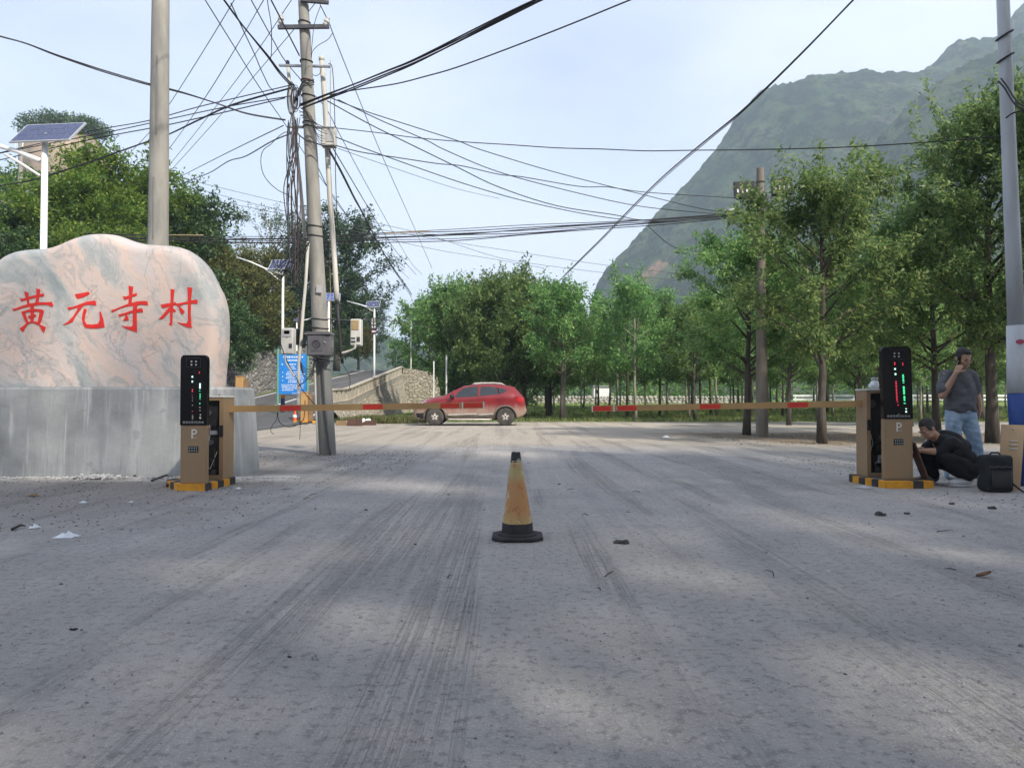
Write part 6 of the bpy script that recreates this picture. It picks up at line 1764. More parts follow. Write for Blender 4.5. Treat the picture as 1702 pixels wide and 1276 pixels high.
# blue notice board
Y = 34.0
o = thing('notice_board', 'blue notice board full of white writing on two green posts', 'notice board', tuple(at(487, 687, Y)))
a, c_ = at(463.5, 655, Y), at(510, 588, Y)
mb = MB(); mb.bx(a.x, c_.x, Y - .02, Y + .02, a.z, c_.z); bd = mb.build('board', M['blue_sign'], o)
for px in (461.8, 511.5):
    x = at(px, 600, Y).x; mb = MB(); mb.tube([(x, Y, zr(Y)), (x, Y, at(px, 583, Y).z)], .055, 10); mb.ell((x, Y, at(px, 583, Y).z + .03), (.06, .06, .06), n=10); mb.build('post', M['green_post'], o)
W_, H_ = c_.x - a.x, c_.z - a.z
q = random.Random(4)
rows = [(.08, .14, .86, .05), (.16, .3, .75, .045), (.26, .10, .16, .03), (.26, .38, .58, .035), (.32, .35, .55, .03), (.37, .38, .6, .03), (.46, .12, .15, .03), (.45, .3, .85, .028), (.50, .26, .9, .028), (.565, .12, .15, .03), (.555, .28, .88, .028), (.60, .25, .9, .028), (.665, .12, .15, .03), (.655, .35, .88, .028), (.70, .33, .85, .028), (.765, .1, .88, .026), (.81, .1, .88, .026), (.855, .12, .86, .026), (.90, .12, .5, .026), (.975, .48, .95, .018)]
for v, u0, u1, h in rows:
    mb = MB(); u = u0
    while u < u1:
        w_ = q.uniform(.025, .05); mb.box((a.x + W_ * (u + w_ / 2), Y - .0225, c_.z - H_ * v), (W_ * w_ * .85, .003, H_ * h * q.uniform(.6, 1))); u += w_ + q.uniform(.004, .02)
    tag(mb.build('writing_line', M['sign_white'], bd), kind='stuff')

# gate of the asphalt road
def far_gate(label, xa, xb, Y, base, h, kerb):
    o = thing('road_gate', label, 'barrier gate', ((xa + xb) / 2, Y, base), 'gate cabinets on the asphalt road')
    mb = MB(); mb.bevbox(((xa + xb) / 2, Y + .15, base + h / 2 + .08), (xb - xa, .3, h), .015); mb.build('cabinet', M['kerb_tan'], o)
    mb = MB(); mb.bevbox(((xa + xb) / 2, Y + .15, base + h + .09), (xb - xa + .04, .34, .03), .008); mb.build('lid', M['kerb_tan'], o)
    mb = MB(); mb.bevbox((xb + .09, Y + .2, base + h * .46 + .08), (.16, .2, h * .9), .012); mb.build('display_back', M['timber'], o)
    mb = MB(); mb.box(((xa + xb) / 2 + .15, Y + .1, base + .035), (1.0, .7, .09)); mb.build('kerb_core', M['kerb_yellow'], o)
    for k in range(2):
        mb = MB(); mb.box(((xa + xb) / 2 - .02 + k * .5 * .9 - .1, Y - .253, base + .035), (.2, .006, .086)); mb.build('kerb_stripe', M['kerb_black'], o)
    return o
M['kerb_tan'] = pm('tan_far', (.46, .27, .10), (.40, .235, .09), 3, .5, bstr=.05)
far_gate('tan gate cabinet on a yellow kerb between blue notice and utility pole', at(499.5, 650, 31.2).x, at(511, 650, 31.2).x, 31.2, .03, 1.2, True)
far_gate('tan gate post peeping over the corner of the concrete plinth', at(391, 650, 35).x, at(403.5, 650, 35).x, 35, zr(35), at(397, 625, 35).z - zr(35) - .1, True)
x = at(491, 690, 31.6).x
o = thing('small_cone', 'small orange cone beside the tan gate cabinet, half hidden by the boom', 'traffic cone', (x, 31.6, .03))
mb = MB(); mb.lathe((x, 31.6, .03), [(.14, .03), (.12, .1), (.04, .62), (.03, .64)], 20); mb.build('cone_body', M['orange'], o, smooth=40)
mb = MB(); mb.lathe((x, 31.6, .03), [(.113, .20), (.117, .205), (.098, .33), (.09, .335)], 20); mb.build('white_band', M['white_paint'], o, smooth=True)
mb = MB(); mb.box((x, 31.6, .045), (.36, .36, .03)); mb.build('base_plate', M['black_rubber'], o)
mb = MB(); mb.ell((x, 31.6, .69), (.035, .035, .05), n=10); mb.build('tip', M['white_paint'], o, smooth=True)
x = at(470, 690, 34.6).x
o = thing('bollard', 'dark blue bollard with yellow top standing below the notice board', 'bollard', (x, 34.6, zr(34.6)))
zt = at(470, 655, 34.6).z
mb = MB(); mb.lathe((x, 34.6, 0), [(.10, zr(34.6)), (.09, zt - .18)], 14); mb.build('post', M['bollard_blue'] if 'bollard_blue' in M else M['blue_sign'], o, smooth=True)
mb = MB(); mb.lathe((x, 34.6, 0), [(.093, zt - .179), (.093, zt - .01), (.05, zt)], 14); mb.build('top_band', M['kerb_yellow'], o, smooth=40)

# rusty channels and scraps at the wall foot
for px0, px1, py0, py1, Y, mt, lab in [(577, 602, 697, 709, 28.2, 'rust', 'rusty steel channel lying at the parapet foot, nearest the boom'), (600, 625, 698, 706, 28.9, 'rust', 'longer rusty steel beam lying behind the first one'), (559, 578, 700, 708, 28.6, 'timber', 'short brown timber offcut lying beside the utility pole')]:
    a, c_ = at(px0, py1, Y), at(px1, py0, Y)
    o = thing('steel_channel' if mt == 'rust' else 'timber_offcut', lab, 'scrap', (a.x, Y, 0), 'scrap lying at the wall foot')
    h = max(.16, c_.z - a.z); xm = (a.x + c_.x) / 2; L = c_.x - a.x
    R = Euler((0, 0, rad(6)))
    mb = MB(); mb.box((xm, Y, h / 2), (L, .025, h), R); mb.build('web', M[mt], o)
    mb = MB(); mb.box((xm, Y + .06, h - .012), (L, .10, .022), R); mb.build('flange', M[mt], o)
    mb = MB(); mb.box((xm, Y + .06, .012), (L, .10, .022), R); mb.build('flange', M[mt], o)
for k, (px, py, Y, s) in enumerate([(584, 694, 28.7, .22), (593, 693, 28.8, .3), (603, 695, 29, .18), (611, 696, 29.1, .14)]):
    p = at(px, py, Y); mb = MB(); mb.ell((p.x, Y, .14), (s, .16, .12), Euler((0, .2 * k, k)), n=9, m=6)
    mb.v = [(x + .04 * noise.noise((x * 9, y * 9, z * 9)), y, z + .05 * noise.noise((x * 8, z * 8, 3))) for x, y, z in mb.v]
    mb.single('plastic_scrap', M['paper'], 'crumpled white plastic scrap on the rusty channels', 'litter', 'plastic scraps at the wall foot', loc=(p.x, Y, .02))

# ================================================================== FIELD BEHIND
Yh = 84
hx0, hx1 = at(987, 650, Yh).x, at(1013, 650, Yh).x; hb = ground_z(hx0, Yh)
o = thing('white_hut', 'small flat roofed white hut standing beyond the tree rows', 'hut', ((hx0 + hx1) / 2, Yh, hb))
mb = MB(); mb.bx(hx0, hx1, Yh, Yh + 2.2, hb - .2, hb + 1.85); mb.build('wall', M['white_paint'], o)
mb = MB(); mb.bx(hx0 - .12, hx1 + .12, Yh - .15, Yh + 2.3, hb + 1.851, hb + 2.0); mb.build('roof', M['galv'], o)
mb = MB(); mb.bx(hx0 - .03, hx1 + .03, Yh - .03, Yh + 2.23, hb - .2, hb + .35); mb.build('stone_foot', M['rubble_pale'], o)
mb = MB(); mb.bx(hx0 + .15, hx0 + .5, Yh - .015, Yh + .05, hb + 1.1, hb + 1.55); mb.build('window', M['dark_inside'], o)
# low dry stone wall: single stones
o = thing('dry_stone_wall', 'low pale dry stone wall along the far edge of the grass field', 'wall', (8, 82, .5))
r2 = random.Random(8)
proto_st = []
for k in range(5):
    mb = MB(); mb.ell((0, 0, 0), (.5, .4, .5), n=7, m=4)
    mb.v = [tuple(Vector(v) * (1 + .25 * r2.uniform(-1, 1))) for v in mb.v]; proto_st.append(mb.mesh('stone', mats=M['stone_pale'] if 'stone_pale' in M else M['rubble_pale']))
cnt = 0
for row in range(3):
    x = 2.2
    while x < 26 and cnt < 290:
        w_ = r2.uniform(.3, .62)
        s = shared('stone', proto_st[cnt % 5], o, (0, 0, 0)); cnt += 1
        s.location = V(x + w_ / 2, 82.5 + r2.uniform(-.1, .1), ground_z(x, 82) + .15 + row * .27) - ORG[o.name]
        s.scale = (w_ * 1.1, .5, r2.uniform(.28, .4)); s.rotation_euler = (0, r2.uniform(-.2, .2), r2.uniform(0, .6)); x += w_
# white guard rail far right
o = thing('guard_rail', 'white double guard rail far beyond the right tree rows', 'guard rail', (30, 72, .5))
for k in range(16):
    x = 27.5 + k * 1.9; mb = MB(); mb.box((x, 72, ground_z(x, 72) + .5), (.12, .12, 1.1)); mb.build('rail_post', M['white_paint'], o)
for z in (.62, .98):
    mb = MB(); mb.box((42, 71.93, ground_z(40, 72) + z), (29.5, .05, .20)); mb.build('rail', M['white_paint'], o)

# ================================================================== LITTER
def lump(label, px, py, w, grp, seed):
    Y = gy(py); p = at(px, py, Y); s = w * Y / F / 2
    mb = MB()
    for k in range(4):
        q = random.Random(seed * 9 + k)
        mb.ell((p.x + q.uniform(-.6, .6) * s, Y + q.uniform(-.4, .4) * s, .2 * s), (s * q.uniform(.35, .7), s * q.uniform(.3, .55), s * q.uniform(.22, .42)), Euler((0, q.uniform(-.3, .3), q.uniform(0, 3))), 8, 5)
    mb.v = [(x + .25 * s * noise.noise((x / s * 2, y / s * 2, 1 + seed)), y + .25 * s * noise.noise((x / s * 2, y / s * 2, 5)), max(0, z + .25 * s * noise.noise((x / s * 2, y / s * 2, 9 + z / s)))) for x, y, z in mb.v]
    return mb.single('clod', M['clod'], label, 'clod', grp, loc=(p.x, Y, 0))
M['clod'] = pm('clod', (.07, .066, .062), (.04, .038, .036), 30, .95, bstr=.4)
def crumple(name, label, px, py, w, mat, cat='litter', grp='litter on the drive', seed=0, h=.5, flat=.3):
    Y = gy(py); p = at(px, py, Y)
    mb = MB(); s = w * Y / F
    n_ = 14
    vs = []
    for i in range(n_):
        for j in range(n_):
            u, v = (i / (n_ - 1) - .5), (j / (n_ - 1) - .5)
            k = 1 + .5 * noise.noise((u * 3 + seed, v * 3, seed * 2.3))
            z = max(0, .5 - math.hypot(u, v)) * h * s * (1 + 1.6 * noise.noise((u * 7 + seed, v * 7, seed)))
            vs.append((p.x + u * s * k, Y + v * s * .8 * k + 0 * z, abs(z) + .006))
    mb.add(vs, [(i * n_ + j, i * n_ + n_ + j, i * n_ + n_ + j + 1, i * n_ + j + 1) for i in range(n_ - 1) for j in range(n_ - 1)])
    mb.add([(x, y, .004) for x, y, z in vs[:1]], [])
    return mb.single(name, M[mat], label, cat, grp, loc=(p.x, Y, .004), smooth=35)
crumple('plastic_bag', 'crumpled pale blue white plastic bag lying flat on the drive', 110, 893, 29, 'paper', seed=1, h=.55)
crumple('paper_scrap', 'torn white tissue lying just behind the plastic bag', 58, 878, 16, 'paper', seed=2, h=.7)
crumple('paper_scrap', 'small white paper scrap lying nearest the concrete plinth', 138, 836, 11, 'paper', seed=3)
crumple('paper_scrap', 'tiny white scrap on the dirt below the plinth middle', 217, 835, 8, 'paper', seed=4)
crumple('paper_scrap', 'orange brown wrapper on the dirt before the plinth', 55, 824, 18, 'timber', seed=5, h=.3)
crumple('paper_scrap', 'white scrap at the foot of the yellow black kerb', 396, 813, 9, 'paper', seed=6)
crumple('film_sheet', 'grey plastic film lying before the right barrier kerb', 1437, 811, 28, 'litter_grey', seed=7, h=.25)
crumple('paper_scrap', 'white scrap on the lane behind the right boom', 1107, 727, 12, 'paper', seed=8)
crumple('paper_scrap', 'tiny white fleck on the drive right of the cone', 1377, 950, 6, 'paper', seed=9)
crumple('paper_scrap', 'white scrap lying by the tall tree trunk', 1650, 708, 10, 'paper', seed=10)
lump('dark earth clod on the drive before the right barrier', 1465, 856, 22, 'clods and twigs on the drive', 11)
lump('flat dark scrap of earth on the drive right of the cone', 1033, 903, 26, 'clods and twigs on the drive', 12)
for k, (px, py, w) in enumerate([(525, 846, 7), (609, 848, 8), (366, 877, 7), (280, 975, 6), (122, 1046, 16), (480, 1092, 12), (1406, 1121, 10), (1005, 1053, 6), (370, 790, 10), (690, 905, 8), (1250, 1031, 6), (930, 805, 7), (1580, 838, 14), (1650, 846, 22), (1508, 854, 14)]):
    lump('little dark clod of earth on the bare drive', px, py, w * .85, 'small clods on the drive', 20 + k)
p = at(1635, 960, gy(960)); 
o = thing('dead_leaf', 'curled brown dead leaf lying on the drive below the black bag', 'leaf', (p.x, p.y, .004), 'dead leaves on the drive')
def leaf_at(o, x, y, s, seed):
    mb = MB(); vs = []
    for i in range(7):
        for j in range(5):
            u, v = i / 6, (j - 2) / 2
            w_ = math.sin(math.pi * min(1, u * .95 + .03)) ** .8 * .32
            vs.append((x + (u - .5) * s, y + v * w_ * s * .8, .006 + s * (.16 * abs(v) + .25 * u * u * (1 if seed % 2 else .6))))
    mb.add(vs, [(i * 5 + j, i * 5 + 5 + j, i * 5 + 6 + j, i * 5 + 1 + j) for i in range(6) for j in range(4)])
    return mb
leaf_at(o, p.x, p.y, .085, 1).build('blade', M['dead_leaf'], o, smooth=True)
mb = MB(); mb.tube([(p.x - .043, p.y, .008), (p.x - .068, p.y - .008, .006)], .0016, 4); mb.build('stalk', M['dead_leaf'], o)
for k in range(26):
    q = random.Random(k + 50); Y = q.uniform(3.5, 13); x = q.uniform(-.66, .66) * Y
    if -8 < x < -3.3 and Y > 9: continue
    l = q.uniform(.04, .16); an = q.uniform(0, 3.14); b_ = q.uniform(-.3, .3)
    mb = MB(); mb.tube([(x, Y, .006), (x + l * .5 * math.cos(an), Y + l * .5 * math.sin(an), .012), (x + l * math.cos(an + b_), Y + l * math.sin(an + b_), .006)], [.0035, .003, .0015], 5)
    mb.single('twig', M['twig'], 'thin dark twig lying on the bare drive', 'twig', 'twigs on the drive')
for px, py, px2, py2, lab in [(252, 800, 291, 788, 'longest dark stick lying at the plinth foot beside the left kerb'), (222, 793, 240, 786, 'short forked dark stick at the plinth foot'), (20, 882, 42, 876, 'thin stick beside the torn tissue'), (148, 794, 168, 788, 'dark stick on the plaster heap')]:
    a, c_ = at(px, py, gy(py)), at(px2, py2, gy(py2)); a.z = c_.z = .012
    mb = MB(); m_ = (a + c_) / 2 + V(0, .02, .015); mb.tube([a, m_, c_], [.012, .010, .005], 6); mb.single('stick', M['twig'], lab, 'stick', 'sticks at the plinth foot')
a = at(272, 812, gy(812)); 
mb = MB(); mb.ell((a.x + .1, a.y + .1, .03), (.13, .08, .04), n=10); mb.v = [(x + .03 * noise.noise((x * 14, y * 14, 1)), y + .03 * noise.noise((x * 14, y * 14, 5)), max(.0, z + .03 * noise.noise((x * 12, y * 12, 9)))) for x, y, z in mb.v]
mb.single('tar_lump', M['kerb_black'], 'black broken tar lump at the left end of the gate kerb', 'lump', loc=(a.x + .1, a.y + .1, 0))

# ================================================================== BAG
bx0, bx1 = at(1645, 818, 8.0).x, at(1690, 818, 8.0).x; bz = at(1650, 757, 8.0).z
o = thing('black_bag', 'black soft equipment bag standing on the ground behind the crouching man', 'bag', ((bx0 + bx1) / 2, 8.13, 0))
mb = MB(); w_, h_, d_ = bx1 - bx0, bz, .20
bm = bmesh.new(); bmesh.ops.create_cube(bm, size=1); bmesh.ops.subdivide_edges(bm, edges=bm.edges, cuts=10, use_grid_fill=True)
for v in bm.verts:
    p = v.co.copy(); r_ = .10
    for k in range(3):
        pass
    q = Vector((p.x * w_, p.y * d_, (p.z + .5) * h_)); ex = .035
    for ax, lo_, hi_ in ((0, -w_ / 2, w_ / 2), (1, -d_ / 2, d_ / 2)):
        pass
    cxx = max(-w_ / 2 + ex, min(w_ / 2 - ex, q.x)); cyy = max(-d_ / 2 + ex, min(d_ / 2 - ex, q.y)); czz = max(ex, min(h_ - ex, q.z))
    dv = q - Vector((cxx, cyy, czz))
    if dv.length > 1e-6: q = Vector((cxx, cyy, czz)) + dv.normalized() * ex
    sag = .012 * noise.noise((q.x * 8, q.y * 8, q.z * 8)) + .008 * math.sin(q.z * 30 + q.x * 9) * (q.z / h_ < .9)
    q.y += sag; q.x += sag * .6 * (1 if q.x > 0 else -1); q.z *= 1 - .05 * (q.x / w_ + .5) ** 2 * 0 + .03 * (noise.noise((q.x * 6, q.y * 4, 1)))
    v.co = Vector(((bx0 + bx1) / 2, 8.13, 0)) + q
mb.v = [tuple(v.co) for v in bm.verts]; bm.verts.ensure_lookup_table(); bm.verts.index_update(); mb.f = [tuple(v.index for v in f.verts) for f in bm.faces]; mb.m = [0] * len(mb.f); bm.free()
mb.build('bag_body', M['bag_cloth'] if 'bag_cloth' in M else M['black_plastic'], o, smooth=True)
mb = MB(); xm = (bx0 + bx1) / 2
mb.tube([(xm - .13 + .26 * k / 20, 8.13 - .107 + .004 * math.sin(k * 2), .275 + .004 * math.sin(k)) for k in range(21)], .006, 5); mb.build('zip', M['dark_steel'], o)
mb = MB(); mb.tube([(xm - .06, 8.13, h_ - .005), (xm - .04, 8.13, h_ + .022), (xm + .04, 8.13, h_ + .022), (xm + .06, 8.13, h_ - .005)], .010, 6); mb.build('carry_handle', M['black_rubber'], o, smooth=True)
mb = MB(); mb.bevbox((xm, 8.13 - .11, .14), (w_ * .74, .024, .19), .01); mb.build('front_pocket', M['black_plastic'], o, smooth=40)
mb = MB(); mb.tube([(bx1 - .02, 8.05, .10), (bx1 + .015, 8.0, .05), (bx1 + .05, 7.97, .012), (bx1 + .12, 8.0, .012)], .010, 6); mb.build('strap', M['black_rubber'], o, smooth=True)

# ================================================================== PEOPLE
def shell(mb): return mb
def grow(name, mb, voxel, mat, parent, smooth=6, folds=None, mats_fn=None):
    """joins overlapping closed shapes into one continuous surface"""
    me = bpy.data.meshes.new(name + '_raw'); me.from_pydata(mb.v, [], mb.f)
    bm = bmesh.new(); bm.from_mesh(me); bmesh.ops.recalc_face_normals(bm, faces=bm.faces); bm.to_mesh(me); bm.free()
    ob = bpy.data.objects.new(name + '_raw', me); COL.objects.link(ob)
    md = ob.modifiers.new('r', 'REMESH'); md.mode = 'VOXEL'; md.voxel_size = voxel; md.adaptivity = 0
    sm = ob.modifiers.new('s', 'SMOOTH'); sm.factor = .5; sm.iterations = smooth
    bpy.context.view_layer.update()
    out = bpy.data.meshes.new_from_object(ob.evaluated_get(bpy.context.evaluated_depsgraph_get()))
    bpy.data.objects.remove(ob); bpy.data.meshes.remove(me)
    out.name = name
    org = ORG[parent.name]
    n = len(out.vertices)
    co = np.zeros(n * 3, np.float32); out.vertices.foreach_get('co', co); co = co.reshape(-1, 3)
    if folds:
        nr = np.zeros(n * 3, np.float32); out.vertices.foreach_get('normal', nr); nr = nr.reshape(-1, 3)
        d = np.array([folds(Vector(c)) for c in co.astype(float)])
        co = co + nr * d[:, None].astype(np.float32)
    co = co - np.array(org[:], np.float32)
    out.vertices.foreach_set('co', co.reshape(-1)); out.materials.clear(); out.materials.append(M[mat])
    out.polygons.foreach_set('use_smooth', [True] * len(out.polygons)); out.update()
    o = bpy.data.objects.new(name, out); link(o, parent); ORG[o.name] = org
    return o
def limb(mb, pts, rs, n=14):
    for a, c_, r0, r1 in zip(pts[:-1], pts[1:], rs[:-1], rs[1:]): mb.cap(a, r0, c_, r1, n)
def hand(mb, wrist, dirv, side, palm_n, s=1.0, curl=.6):
    """palm, four fingers bent round and a thumb leaving the side of the palm"""
    d = Vector(dirv).normalized(); nrm = Vector(palm_n); nrm = (nrm - d * nrm.dot(d)).normalized(); sd = d.cross(nrm) * side
    w = Vector(wrist)
    for k in range(4):
        mb.cap(w + sd * (k - 1.5) * .012 * s, .016 * s, w + d * .075 * s + sd * (k - 1.5) * .019 * s, .0125 * s, 8)
    for k, L in enumerate((.068, .078, .072, .056)):
        p = w + d * .075 * s + sd * (k - 1.5) * .0205 * s
        a = p + (d * math.cos(curl * .5) + nrm * math.sin(curl * .5)) * L * .45 * s
        b_ = a + (d * math.cos(curl * 1.3) + nrm * math.sin(curl * 1.3)) * L * .33 * s
        c_ = b_ + (d * math.cos(curl * 1.9) + nrm * math.sin(curl * 1.9)) * L * .26 * s
        limb(mb, [p, a, b_, c_], [.0098 * s, .0092 * s, .0085 * s, .0075 * s], 8)
    t0 = w + d * .02 * s - sd * .026 * s; t1 = t0 + (d * .6 - sd * .75 + nrm * .25) * .036 * s; t2 = t1 + (d * .85 - sd * .2 + nrm * .5) * .03 * s
    limb(mb, [t0, t1, t2], [.014 * s, .0115 * s, .009 * s], 8)
def head(mb, c, R, s=1.0):
    """c: middle of the head; R: orientation, face towards local -Y"""
    P_ = lambda x, y, z: Vector(c) + R @ Vector((x * s, y * s, z * s))
    E = lambda x, y, z, a, b_, d: mb.ell(P_(x, y, z), (a * s, b_ * s, d * s), R.to_euler(), 18, 12)
    E(0, .012, .035, .077, .094, .085); E(0, -.022, -.03, .062, .070, .085); E(0, -.045, -.082, .040, .040, .030)
    E(0, -.083, .018, .052, .018, .012); E(0, -.094, -.012, .013, .020, .028); E(0, -.102, -.026, .017, .014, .011)
    E(0, -.080, -.058, .025, .014, .008); E(0, -.078, -.070, .022, .013, .007)
    for q in (-1, 1):
        E(q * .077, .012, -.005, .012, .022, .033); E(q * .045, -.060, -.018, .022, .022, .018); E(q * .047, -.035, -.07, .022, .035, .022)
def face_bits(c, R, s, parent):
    P_ = lambda x, y, z: Vector(c) + R @ Vector((x * s, y * s, z * s))
    for q in (-1, 1):
        mb = MB(); mb.ell(P_(q * .031, -.083, .002), (.011 * s, .006 * s, .0045 * s), R.to_euler(), 10, 6); mb.build('eye', M['eye'], parent, smooth=True)
        mb = MB(); mb.ell(P_(q * .032, -.094, .027), (.018 * s, .006 * s, .0035 * s), R.to_euler(), 10, 6); mb.build('eyebrow', M['hair'], parent, smooth=True)
    mb = MB(); mb.ell(P_(0, -.094, -.064), (.022 * s, .005 * s, .0035 * s), R.to_euler(), 10, 6); mb.build('mouth', M['lips'], parent, smooth=True)
def hair_cap(name, c, R, s, parent, mat, front=.0, low=-.01):
    P_ = lambda x, y, z: Vector(c) + R @ Vector((x * s, y * s, z * s))
    mb = MB()
    E = lambda x, y, z, a, b_, d: mb.ell(P_(x, y, z), (a * s, b_ * s, d * s), R.to_euler(), 18, 12)
    E(0, .020, .058, .080, .092, .076); E(0, -.012 + front, .082, .062, .060, .040); E(0, .050, .018, .070, .064, .060)
    for q in (-1, 1): E(q * .067, .008, .026, .017, .052, .048)
    return grow(name, mb, .007, mat, parent, 3, lambda p: .004 * noise.noise(p * 70) + .0025 * noise.noise(p * 160))
M['skin'] = pm('skin', (.40, .235, .155), (.35, .20, .13), 9, .5, bstr=.05)
M['hair'] = pm('hair', (.012, .011, .010), (.02, .018, .016), 60, .6, bstr=.4, bscale=200)
M['grey_hair'] = pm('cropped_hair', (.018, .016, .015), (.05, .045, .042), 60, .7, bstr=.4, bscale=200)
M['eye'] = pm('eye', (.02, .016, .014), (.03, .025, .022), 30, .2, bstr=0)
M['lips'] = pm('lips', (.26, .11, .085), (.22, .09, .07), 30, .5, bstr=0)
M['grey_tee'] = pm('grey_cotton', (.085, .087, .095), (.115, .117, .125), 14, .9, bstr=.3, bscale=140)
M['denim'] = pm('denim', (.21, .31, .43), (.38, .49, .60), 7, .9, bstr=.5, bscale=160, stretch=(1, 1, .5))
M['black_cloth'] = pm('black_cloth', (.007, .0075, .009), (.011, .012, .014), 10, .85, bstr=.3, bscale=120)
M['shoe_white'] = pm('white_shoe', (.62, .61, .62), (.48, .48, .50), 14, .6, bstr=.2)
M['shoe_grey'] = pm('grey_shoe', (.06, .065, .09), (.12, .125, .16), 14, .7, bstr=.3)

# ---- man standing, hand with phone at his ear
SY = 9.35
o = thing('person', 'man in grey t-shirt and blue jeans standing with a phone at his ear', 'person', (5.68, SY, 0))
hc = V(5.672, SY - .035, 1.515); Rh = Euler((rad(22), rad(0), rad(6))).to_matrix()
mb = MB()
head(mb, hc, Rh, 1.04)
limb(mb, [V(5.675, SY + .015, 1.43), V(5.672, SY + .05, 1.30)], [.056, .064])
# trunk
for z, rx, ry, dy in ((1.26, .16, .095, .04), (1.15, .185, .115, .02), (1.02, .17, .11, .01), (.90, .165, .11, .01), (.82, .17, .12, .02)):
    mb.ell((5.655, SY + dy, z), (rx, ry, .12), None, 20, 10)
shL, shR = V(5.475, SY + .03, 1.305), V(5.815, SY + .03, 1.30)
elL, wrL = V(5.385, SY - .06, 1.045), V(5.525, SY - .13, 1.335)
elR, wrR = V(5.895, SY + .06, 1.06), V(5.885, SY - .02, .865)
limb(mb, [shL, shL.lerp(elL, .5), elL], [.062, .054, .043]); limb(mb, [elL, elL.lerp(wrL, .35), wrL], [.043, .043, .027])
limb(mb, [shR, shR.lerp(elR, .5), elR], [.062, .054, .043]); limb(mb, [elR, elR.lerp(wrR, .35), wrR], [.043, .043, .027])
hand(mb, wrL, V(.42, .05, .75), 1, V(.55, .7, -.2), 1.0, .75)
hand(mb, wrR, V(-.15, -.05, -1), -1, V(-.7, .3, 0), 1.0, .35)
hipL, hipR = V(5.57, SY + .01, .80), V(5.74, SY + .01, .80)
knL, anL = V(5.545, SY - .03, .44), V(5.53, SY + .03, .09)
knR, anR = V(5.815, SY - .03, .44), V(5.90, SY + .03, .09)
for h, k_, a_ in ((hipL, knL, anL), (hipR, knR, anR)):
    limb(mb, [h, k_, k_.lerp(a_, .3), a_], [.088, .056, .056, .038]); mb.ell(a_ + V(0, -.06, -.045), (.040, .115, .036), None, 12, 8)
grow('body', mb, .0075, 'skin', o, 4)
face_bits(hc, Rh, 1.04, o)
hair_cap('hair', hc, Rh, 1.04, o, 'hair')
# t-shirt
mb = MB()
for z, rx, ry, dy, dz in ((1.27, .155, .105, .035, .10), (1.22, .175, .118, .03, .12), (1.15, .188, .128, .018, .14), (1.08, .190, .130, .010, .15), (1.0, .190, .130, .006, .15), (.94, .192, .134, .006, .13), (.89, .195, .138, .01, .095)):
    mb.ell((5.66, SY + dy, z), (rx, ry, dz), None, 24, 12)
limb(mb, [V(5.60, SY + .04, 1.315), shL, shL.lerp(elL, .5), shL.lerp(elL, .72)], [.068, .070, .075, .080])
limb(mb, [V(5.74, SY + .04, 1.315), shR, shR.lerp(elR, .5), shR.lerp(elR, .72)], [.068, .070, .074, .077])
def fold_tee(p):
    return .014 * noise.noise(V(p.x * 9 + p.z * 5, p.y * 6, p.z * 5 - p.x * 4)) + .010 * noise.noise(V(p.x * 17 - p.z * 9, p.y * 9, p.z * 12)) + .006 * math.sin(p.z * 38 + p.x * 26) * sstep(1.05, .88, p.z)
grow('t_shirt', mb, .010, 'grey_tee', o, 7, fold_tee)
# jeans
mb = MB()
mb.ell((5.655, SY + .015, .86), (.185, .128, .07), None, 22, 10); mb.ell((5.655, SY + .025, .78), (.188, .135, .10), None, 22, 10)
for h, k_, a_ in ((hipL, knL, anL), (hipR, knR, anR)):
    limb(mb, [h, h.lerp(k_, .5), k_, k_.lerp(a_, .5), a_ + V(0, 0, -.02)], [.106, .096, .078, .074, .074])
def fold_j(p): return .008 * noise.noise(V(p.x * 10, p.y * 10, p.z * 14)) + .007 * noise.noise(V(p.x * 12 + p.z * 14, p.y * 10, p.z * 22)) * (1 + sstep(.35, .1, p.z))
grow('jeans', mb, .010, 'denim', o, 5, fold_j)
for a_ in (anL, anR):
    mb = MB(); mb.ell(a_ + V(0, -.07, -.04), (.052, .135, .042), None, 14, 8); mb.ell(a_ + V(0, .0, -.015), (.05, .06, .05), None, 12, 8); mb.v = [(x, y, max(z, .004)) for x, y, z in mb.v]
    mb.build('shoe', M['shoe_white'], o, smooth=True)
ph = thing('mobile_phone', 'dark mobile phone held against the ear of the standing man', 'phone', tuple(wrL + V(.05, -.01, .06)))
pc = V(5.580, SY - .075, 1.43); Rp = Euler((rad(18), rad(26), rad(60)))
mb = MB(); mb.bevbox(pc, (.074, .011, .150), .005, Rp); mb.build('phone_body', M['black_gloss'], ph, smooth=40)
mb = MB(); mb.box(pc + Rp.to_matrix() @ V(.016, -.007, .05), (.026, .004, .03), Rp); mb.build('camera_block', M['dark_steel'], ph)

# ---- man crouching at the open gate, seen from his left side, facing left
CYm = 8.72
o = thing('person', 'crouching man in black hooded top working at the open barrier gate', 'person', (5.15, CYm, 0))
hc = V(4.875, CYm - .015, .655)
Rh = (Euler((0, rad(-34), 0)).to_matrix() @ Euler((0, 0, rad(-82))).to_matrix())
mb = MB(); head(mb, hc, Rh, .98)
limb(mb, [hc + V(.045, .01, -.05), V(5.00, CYm + .01, .545)], [.056, .062])
for c, r_ in (((5.06, .50), (.10, .17, .10)), ((5.16, .42), (.125, .18, .12)), ((5.25, .31), (.13, .17, .12)), ((5.32, .21), (.135, .165, .11))):
    mb.ell((c[0], CYm, c[1]), r_, None, 18, 10)
sN, sF = V(5.06, CYm - .17, .495), V(5.06, CYm + .17, .495)
eN, wN = V(4.955, CYm - .15, .40), V(4.76, CYm - .06, .405)
eF, wF = V(4.94, CYm + .16, .40), V(4.745, CYm + .08, .40)
